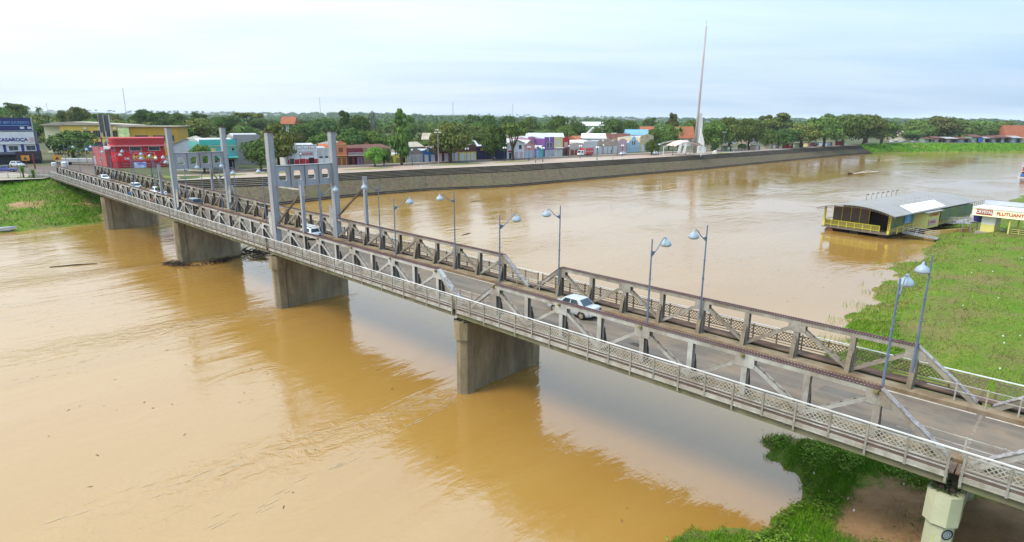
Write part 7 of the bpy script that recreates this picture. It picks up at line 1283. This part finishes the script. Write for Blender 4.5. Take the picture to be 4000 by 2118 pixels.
b = MB(); b.box(1.9, 1.99, 4.7, 11.55, 1.16, 2.34); link('screen_wall', b.mesh('screen_wall', paint('screen_olive', (120, 110, 50))), FR)
for y0, y1 in ((1.6, 12.4),):
    for z in (1.3, 2.25): b = MB(); b.box(-.14, -.06, y0, y1, z, z + .09); link('railing', b.mesh('railing', YEL), FR)
    b = MB(); b.box(-.11, -.09, y0 + .05, y1 - .05, 1.4, 2.24); link('mesh_panel', b.mesh('mesh_panel', paint('mesh_yellow', (150, 140, 60), .7)), FR)
    for i in range(8): b = MB(); y = y0 + (y1 - y0) * i / 7; b.box(-.2, -.05, y - .05, y + .05, .7, 2.34); link('railing_post', b.mesh('railing_post', YEL), FR)
for z in (1.3, 2.25): b = MB(); b.box(0, 6.5, 12.42, 12.5, z, z + .08); link('railing', b.mesh('railing', YEL), FR)
for i in range(4): b = MB(); b.box(i * 2.1, i * 2.1 + .09, 12.42, 12.5, 1.1, 2.3); link('railing_post', b.mesh('railing_post', YEL), FR)
b = MB(); b.box(-.3, -.02, 12.1, 12.45, .95, rz_(12.2) - .2); link('corner_post', b.mesh('corner_post', YEL), FR)
b = MB(); b.box(-.45, -.08, -.25, .12, .95, rz_(0) - .25); cp = link('corner_post', b.mesh('corner_post', YEL), FR)
for i in range(7): b = MB(); b.box(-.465, -.452, -.16, .04, 1.7 + i * .42, 1.98 + i * .42); link('letter_mark', b.mesh('letter_mark', MARO), cp)
# side walls facing the bank, with murals
MUR1 = mat('mural_blue', lin((50, 90, 190)), lin((140, 190, 215)), 1.1, .7, stain=lin((60, 110, 50)), stain_amt=.8); MUR2 = mat('mural_forest', lin((60, 95, 45)), lin((120, 115, 60)), .8, .7, stain=lin((40, 80, 110)), stain_amt=.6)
b = MB(); b.box(.5, 10.2, -.02, .2, 1.16, 3.0); link('side_wall', b.mesh('side_wall', paint('side_cream_shaded', (170, 158, 92), dirt=.5)), FR); b = MB(); b.box(.3, 5.6, -.12, -.03, 2.0, 4.45); link('mural', b.mesh('mural', MUR2), FR); b = MB(); b.box(5.7, 9.6, -.25, -.15, 2.5, 4.45); link('mural', b.mesh('mural', MUR1), FR)  # yellow-cream side wall given a darker colour that stands for its shade
b = MB(); b.prism([(10.2, .2), (11.2, -2.0), (16.9, -2.1), (17.2, .2)], 'z', 1.2, 4.35); sbx = fixn(link('sign_box', b.mesh('sign_box', CRW2), FR)); b = MB(); b.prism([(9.4, .2), (10.4, -2.6), (17.4, -2.6), (17.9, .2)], 'z', 4.36, 4.5); fixn(link('box_roof', b.mesh('box_roof', FROOF), FR))
text('lettering', 'FLUTUANTE', .82, paint('sign_orange', (205, 90, 60)), sbx, (14.1, -2.09, 3.75), (PI / 2, 0, -.0175), .015); b = MB(); b.box(12.2, 15.6, -2.16, -2.1, 1.75, 2.9); lg = link('logo_panel', b.mesh('logo_panel', PINKC), sbx); text('lettering', 'CRYSTAL', .66, RED, lg, (13.9, -2.18, 2.33), (PI / 2, 0, 0), .012)
b = MB(); b.box(18.2, 35.0, -1.9, -1.7, 2.1, 4.4); link('mural', b.mesh('mural', MUR2), FR); b = MB(); b.box(18.2, 35.0, -1.6, -1.4, 1.2, 2.08); link('side_wall', b.mesh('side_wall', paint('side_cream_shaded', (170, 158, 92), dirt=.5)), FR); b = MB(); b.box(35.2, 35.4, -1.6, 12, 1.2, 4.3); link('end_wall', b.mesh('end_wall', CRW2), FR)  # side_wall again in the dimmed cream, shade mixed into its colour
for i, (x0, x1) in enumerate(((1.5, 4.0), (6.2, 9.0))):
    for z in (1.35, 2.2): b = MB(); b.box(x0, x1, -.9, -.82, z, z + .08); link('railing', b.mesh('railing', YEL), FR)
    for x in (x0, x1): b = MB(); b.box(x - .05, x + .05, -.92, -.8, 1.0, 2.3); link('railing_post', b.mesh('railing_post', YEL), FR)
# deck furniture
t = thing('deck_bench', 'pale slatted bench on the front deck of the floating restaurant', 'bench', tuple(FR.matrix_basis @ Vector((.5, 3.6, 1.16))), FR.rotation_euler)
for i in range(4): b = MB(); b.box(.0, .06, -1.2, 1.2, .35 + i * .16, .46 + i * .16); link('slat', b.mesh('slat', WDIRT), t)
for y in (-1.1, 1.1): b = MB(); b.box(.07, .55, y - .05, y + .05, 0, .45); link('leg', b.mesh('leg', WDIRT), t)
b = MB(); b.box(.07, .55, -1.2, 1.2, .451, .5); link('seat', b.mesh('seat', WDIRT), t)
o = MB().lathe([(.3, 0), (.36, .5), (.3, .62)], 12).obj('bin', TEAL); o.location = FR.matrix_basis @ Vector((.3, 2.2, 1.16)); tag(o, 'round teal bin on the front deck of the floating restaurant', 'bin'); o = MB().lathe([(.2, 0), (.24, .4), (.2, .5)], 12).obj('bucket', WHITEP); o.location = FR.matrix_basis @ Vector((.3, 2.9, 1.16)); tag(o, 'white bucket beside the teal bin on the floating deck', 'bucket')
def gangway(label, p, q, w_=1.5):
    p, q = Vector(p), Vector(q); d_ = q - p; t = thing('gangway', label, 'gangway', p, (0, -math.asin(d_.z / d_.length), math.atan2(d_.y, d_.x)), 'gangways to the floating restaurant'); Lg = d_.length; nn_ = int(Lg / .8)
    for i in range(nn_): b = MB(); b.box(i * Lg / nn_, (i + 1) * Lg / nn_ - .04, -w_ / 2, w_ / 2, -.1, 0); link('plank', b.mesh('plank', mat('plank_grey', (.26, .25, .24), (.18, .175, .17), 1.2, .9)), t)
    for sy in (-w_ / 2, w_ / 2):
        for z in (.4, .75, 1.1): b = MB(); b.box(0, Lg, sy - .03, sy + .03, z, z + .06); link('rail', b.mesh('rail', ZINC), t)
        for i in range(int(Lg / 2) + 1): b = MB(); x = min(Lg - .05, i * 2.0); b.box(x, x + .06, sy - .035, sy + .035, -.15, 1.12); link('post', b.mesh('post', ZINC), t)
    return t
gangway('grey gangway sloping from the front corner of the floating restaurant to the grass', FR.matrix_basis @ Vector((4.2, -1.0, 1.1)), (79.5, 111.6, .55), 2.2); gangway('second grey gangway from the sign box to the kiosk entrance', FR.matrix_basis @ Vector((22.5, -1.6, 1.3)), (92.5, 121.0, 1.9), 1.8)
# entrance kiosk
KS = thing('entrance_kiosk', 'white and yellow entrance kiosk with a long sign board', 'kiosk', (87.7, 112.6, 1.75), (0, 0, math.atan2(-.80, .60)))
WK = paint('kiosk_white', (238, 238, 232), dirt=.15); YK = paint('kiosk_yellow', (232, 225, 130), dirt=.2)
b = MB(); b.box(-.6, 10, -.8, 5, -.8, .12); link('floor_slab', b.mesh('floor_slab', WALK), KS); b = MB(); b.box(0, 2.1, 0, 3.2, .125, 1.5); link('lower_wall', b.mesh('lower_wall', YK), KS); b = MB(); b.box(0, 2.1, 0, 3.2, 1.504, 3.05); link('upper_wall', b.mesh('upper_wall', WK), KS)
b = MB(); b.box(-1.2, 9.5, -.9, 4.2, 3.06, 3.28); link('roof_slab', b.mesh('roof_slab', WK), KS); b = MB(); b.box(-1.3, 8.2, -1.15, -.92, 3.1, 4.45); sg = link('sign_board', b.mesh('sign_board', mat('sign_cream', lin((245, 238, 190)), lin((240, 235, 215)), .3, .6)), KS); b = MB(); b.box(-1.4, 8.3, -1.25, 4.3, 4.452, 4.6); link('sign_cap', b.mesh('sign_cap', WK), KS)
b = MB(); b.box(-.75, 1.75, -1.19, -1.152, 3.35, 4.3); lg = link('logo_panel', b.mesh('logo_panel', paint('logo_red', (180, 60, 45))), sg); text('lettering', 'CRYSTAL', .74, WK, lg, (.5, -1.2, 3.83), (PI / 2, 0, 0), .01, sx=.84, bold=.03); text('lettering', 'FLUTUANTE', .80, paint('letter_orange', (215, 95, 35)), sg, (4.55, -1.165, 3.75), (PI / 2, 0, 0), .02, sx=1.0, bold=.035)
for x, y in ((4.4, -.6), (8.9, -.6), (4.6, 3.9), (8.9, 3.9)): b = MB(); b.lathe([(.13, .12), (.13, 3.05)], 10, (x, y, 0)); link('column', b.mesh('column', YK), KS)
for z in (.5, .85, 1.2): b = MB(); b.box(4.6, 8.8, -.64, -.56, z, z + .07); link('rail', b.mesh('rail', YK), KS)
for x in (5.9, 7.3): b = MB(); b.box(x - .04, x + .04, -.65, -.55, .12, 1.26); link('railing_post', b.mesh('railing_post', YK), KS)
for (x0, y0, x1, y1) in ((-1.3, 4.3, 8.2, 4.3), (-1.3, -1.0, -1.3, 4.3)):
    for z in (5.6,): b = MB(); b.beam((x0, y0, z), (x1, y1, z), .05, .05); link('parapet_rail', b.mesh('parapet_rail', CARD), KS)
    for i in range(6): q = Vector((x0, y0, 4.7)).lerp(Vector((x1, y1, 4.7)), i / 5); b = MB(); b.beam(q, q + Vector((0, 0, .92)), .05, .05, (1, 0, 0)); link('parapet_post', b.mesh('parapet_post', CARD), KS)
b = MB(); b.box(-1.28, 8.15, 4.26, 4.29, 4.73, 5.58); link('parapet_panel', b.mesh('parapet_panel', paint('panel_lilac', (195, 200, 215))), KS)
KM_ = Matrix.Translation(KS.location) @ Matrix.Rotation(KS.rotation_euler.z, 4, 'Z')
o = MB().lathe([(.75, 0), (.95, 1.2), (1.0, 1.3), (.8, 1.4), (.1, 1.5)], 16).obj('water_tank', mat('tank_navy', lin((38, 42, 110)), None, 2, .5)); o.location = KM_ @ Vector((-1.2, 2.6, 1.55)); tag(o, 'dark blue water tank left of the entrance kiosk', 'tank')
t = thing('tank_table', 'grey steel stand under the dark blue water tank', 'stand', KM_ @ Vector((-2.0, 2.6, 0))); b = MB(); b.box(-1.2, 1.9, -1.1, 1.1, 1.42, 1.54); link('top', b.mesh('top', GREYW), t)
for sx in (-1.1, 1.7):
    for sy in (-1, 1): b = MB(); b.box(sx - .06, sx + .06, sy - .06, sy + .06, -1.6, 1.42); link('leg', b.mesh('leg', GREYW), t)
t = thing('satellite_dish', 'pale satellite dish beside the dark blue tank', 'dish', KM_ @ Vector((-2.6, 2.2, 1.55)), (0.7, 0, .4)); b = MB(); b.lathe([(.1, 0), (.5, .08), (.9, .28), (.92, .3), (.5, .12), (.08, .05)], 18); link('dish', b.mesh('dish', GREYW), t); b = MB(); b.beam((0, 0, 0), (0, 0, .6), .04, .04, (1, 0, 0)); link('feed', b.mesh('feed', GREYW), t); b = MB(); b.beam((0, -.1, -.35), (0, 0, 0), .07, .07, (1, 0, 0)); link('bracket', b.mesh('bracket', GREYW), t)
t = thing('retaining_wall', 'low ochre retaining wall curving from the kiosk to the water', 'wall', (0, 0, 0)); b = MB(); q0, q1 = Vector((89.2, 117.2, 0)), Vector((80.2, 116.4, 0)); b.beam(q0 + Vector((0, 0, .9)), q1 + Vector((0, 0, .35)), .25, 1.5, (0, 1, 0)); link('wall', b.mesh('wall', paint('ochre_wall', (205, 165, 95), dirt=.4)), t)
# ------------------------------------------------------------------ boats
def boat(name, label, loc, rz, L_, m, m2): 
    t = thing(name, label, 'boat', loc, (0, 0, rz)); b = MB(); S_ = []
    for u, wv, zk, zt in ((0, .75, .0, .5), (.3, .95, -.1, .48), (.65, .85, -.1, .52), (.88, .45, -.02, .66), (1, .04, .3, .8)):
        x = u * L_; w_ = wv * L_ * .13; S_.append([(x, -w_, zt), (x, -w_ * .75, zk), (x, w_ * .75, zk), (x, w_, zt), (x, w_ * .85, zt), (x, w_ * .6, zk + .12), (x, -w_ * .6, zk + .12), (x, -w_ * .85, zt)])
    n_ = 8; b.v = [p for s_ in S_ for p in s_]
    for i in range(4):
        for k in range(n_): b.f.append((i * n_ + k, i * n_ + (k + 1) % n_, (i + 1) * n_ + (k + 1) % n_, (i + 1) * n_ + k)); b.m.append(0)
    b.f += [tuple(range(n_)), tuple(range(4 * n_, 5 * n_))]; b.m += [0, 0]; fixn(link('hull', b.mesh('hull', m), t))
    for u in (.25, .55): b = MB(); b.box(u * L_ - .15, u * L_ + .15, -L_ * .09, L_ * .09, .34, .4); link('thwart', b.mesh('thwart', m2), t)
    return t
bt_ = boat('motor_canoe', 'small dark motor canoe trailing a white wake', (143.2, 259.2, 0), math.radians(222), 4.2, DARKW, BROWN); person('boatman in a red shirt sitting in the motor canoe', (142.0, 259.4, -.30), math.radians(100), SR, SD, .35)
boat('canoe', 'pale grey canoe pulled up at the left bank, cut by the left edge', (-104.0, 113.5, .35), math.radians(23), 8.2, mat('canoe_grey', (.48, .49, .5), (.36, .37, .38), .8, .7), PLANK)
t = boat('river_boat', 'red and white covered river boat cut by the right edge', (204, 246, 0), math.radians(35), 13, WHITEP, PLANK); b = MB(); b.box(1.5, 9, -1.3, 1.3, 2.3, 2.45); link('roof', b.mesh('roof', ZINC), t); b = MB(); b.box(4, 9, -1.1, 1.1, .5, 4.2); link('cabin', b.mesh('cabin', RED), t); b = MB(); b.box(3.6, 9.4, -1.4, 1.4, 4.21, 4.4); link('upper_roof', b.mesh('upper_roof', WHITEP), t); b = MB(); b.box(1.6, 2.9, -.8, .8, .5, 1.5); link('blue_crate', b.mesh('blue_crate', BLUEP), t)
for x in (1.7, 3.9): 
    for y in (-1.2, 1.2): b = MB(); b.box(x - .05, x + .05, y - .05, y + .05, .4, 2.3); link('post', b.mesh('post', WHITEP), t)
FOAM = mat('wake_foam', (.42, .33, .22), (.34, .25, .15), .8, .5); b = MB(); r = random.Random(2)
for i in range(170):
    s_ = r.uniform(.3, 24); sp = .3 + s_ * .10; y = sp * r.choice((-1, 1)) * r.uniform(.55, 1) if r.random() < .75 else r.uniform(-.6, .6) * (1 + s_ * .05); a, w_ = r.uniform(.3, 1.6) * (1 + s_ * .02), r.uniform(.05, .16)
    c_, sn = math.cos(math.radians(42)), math.sin(math.radians(42)); P = [(s_, y - w_), (s_ + a, y - w_ * .3), (s_ + a, y + w_ * .4), (s_, y + w_)]; b.add([(143.6 + x * c_ - yy * sn, 259.3 + x * sn + yy * c_, .025 + .0003 * i) for x, yy in P], [(0, 1, 2, 3)])
stuff(b.obj('wake', mat('wake_white', (.66, .62, .56), (.55, .5, .43), .8, .5)))
# small flotsam and foam lines carried by the current
b = MB(); r = random.Random(31)
for i in range(420):
    u, v = r.uniform(-110, 22), r.choice((r.uniform(-46, -2), r.uniform(9, 70))); p = bxy(u, v); a = r.uniform(0, 3.1); l_ = r.uniform(.05, .3); w_ = r.uniform(.015, .04)
    b.add([(p.x - l_ * math.cos(a), p.y - l_ * math.sin(a), .012), (p.x + w_ * math.sin(a), p.y - w_ * math.cos(a), .03), (p.x + l_ * math.cos(a), p.y + l_ * math.sin(a), .012), (p.x - w_ * math.sin(a), p.y + w_ * math.cos(a), .03)], [(0, 1, 2, 3)])
stuff(b.obj('flotsam', BARK))
b = MB(); r = random.Random(33)
for up_ in (-.2, -32.7, -65.3, -106):
    for i in range(110):
        side = r.choice((-1, 1)); s_ = r.uniform(-9.5, 26) ; off = (.9 + max(0, s_) * .10) * side + r.gauss(0, .12 + max(0, s_) * .02); v = -1.2 - s_ if s_ > 0 else -s_ - 1; p = bxy(up_ + off, v); d_ = bxy(up_ + off * 1.02, v - r.uniform(.3, 1.5)) - p; q = p + d_; w_ = r.uniform(.012, .035)
        nx_, ny_ = -d_.y / d_.length * w_, d_.x / d_.length * w_
        b.add([(p.x, p.y, .014), (p.x + nx_ + d_.x * .5, p.y + ny_ + d_.y * .5, .02), (q.x, q.y, .014), (p.x - nx_ + d_.x * .5, p.y - ny_ + d_.y * .5, .02)], [(0, 1, 2, 3)])
stuff(b.obj('foam_lines', FOAM))
# ------------------------------------------------------------------ driftwood
WOOD = mat('driftwood', (.075, .055, .04), (.035, .027, .02), 1.3, .95, .3, 6)
dl = D['logs']
for i, lb in enumerate(['long thin log drifting on the brown water at the left', 'short log drifting behind the far truss, left one', 'short thin log drifting near the embankment']):
    p, q = Vector(dl[2 * i]), Vector(dl[2 * i + 1]); o = MB().tube([p + Vector((0, 0, -.05)), p.lerp(q, .5) + Vector((.1, .15, .06)), q + Vector((0, 0, .02))], .16 if i == 0 else .13, 7, r2=.07).obj('floating_log', WOOD); tag(o, lb, 'log')
def drift(label, c, n_, sx, sy, hz_, rz, seed):
    r = random.Random(seed); b = MB()
    for i in range(n_):
        x, y = r.gauss(0, sx * .45), r.gauss(0, sy * .45); h = max(0, hz_ * (1 - (x / sx) ** 2 - (y / sy) ** 2)) * r.uniform(.1, 1); a = r.uniform(-.6, .6) + (0 if r.random() < .7 else 1.4); l_ = r.uniform(.6, 2.6)
        p = Vector((x, y, h)); d_ = Vector((math.cos(a) * l_, math.sin(a) * l_, r.uniform(-.25, .45))); b.tube([p, p + d_ * .5 + Vector((0, r.uniform(-.15, .15), .05)), p + d_], r.uniform(.03, .12), 5, r2=.02)
    o = b.obj('driftwood_pile', WOOD); o.location = c; o.rotation_euler = (0, 0, rz); return tag(o, label, 'driftwood')
p = bxy(-63.0, 10.2); drift('large tangle of dark driftwood caught behind the left tower pier', (p.x, p.y, 0), 130, 5.4, 2.8, .8, BAZ + .2, 3)
p = bxy(-64.8, -1.6); drift('small mat of driftwood at the near foot of the left tower pier', (p.x, p.y, 0), 60, 2.6, 1.0, .35, BAZ + .4, 5)
p = bxy(-62.6, 4.2); drift('driftwood strip along the side of the left tower pier', (p.x, p.y, 0), 60, .9, 3.2, .35, BAZ, 6)
# ------------------------------------------------------------------ litter on the near bank
LITW = mat('litter_white', (.74, .75, .78), (.6, .62, .66), 4, .6); r = random.Random(12)
def hb(x, y): return float(rbh(np.array([x]), np.array([y]))[0][0])
for i, (x, y) in enumerate(D['litter_xy']):
    b = MB(); n_ = 7; ds_ = .38 * (.3 + min(1.0, math.hypot(x, y) / 130)); P = [(math.cos(2 * PI * k / n_) * r.uniform(.12, .32) * ds_, math.sin(2 * PI * k / n_) * r.uniform(.08, .2) * ds_, r.uniform(0, .1)) for k in range(n_)]; b.add(P + [(0, 0, r.uniform(.10, .18)), (0, 0, -.05)], [(k, (k + 1) % n_, n_) for k in range(n_)] + [((k + 1) % n_, k, n_ + 1) for k in range(n_)]); o = b.obj('litter', LITW); o.location = (x, y, max(0, hb(x, y)) + .12); o.rotation_euler = (0, 0, r.uniform(0, 6)); tag(o, 'crumpled scrap of pale litter on the near bank', 'litter', 'scraps of litter on the near bank')
# ------------------------------------------------------------------ air
hm = bpy.data.materials.new('haze'); hm.use_nodes = True; t = hm.node_tree; n = t.nodes; n.clear(); ho = n.new('ShaderNodeOutputMaterial'); pv = n.new('ShaderNodeVolumePrincipled'); pv.inputs['Color'].default_value = (.86, .93, 1.0, 1); pv.inputs['Density'].default_value = 0.00007; pv.inputs['Anisotropy'].default_value = 0.2; t.links.new(pv.outputs[0], ho.inputs['Volume'])
b = MB(); b.box(-9500, 9500, -600, 27500, -90, 120); stuff(b.obj('haze', hm))
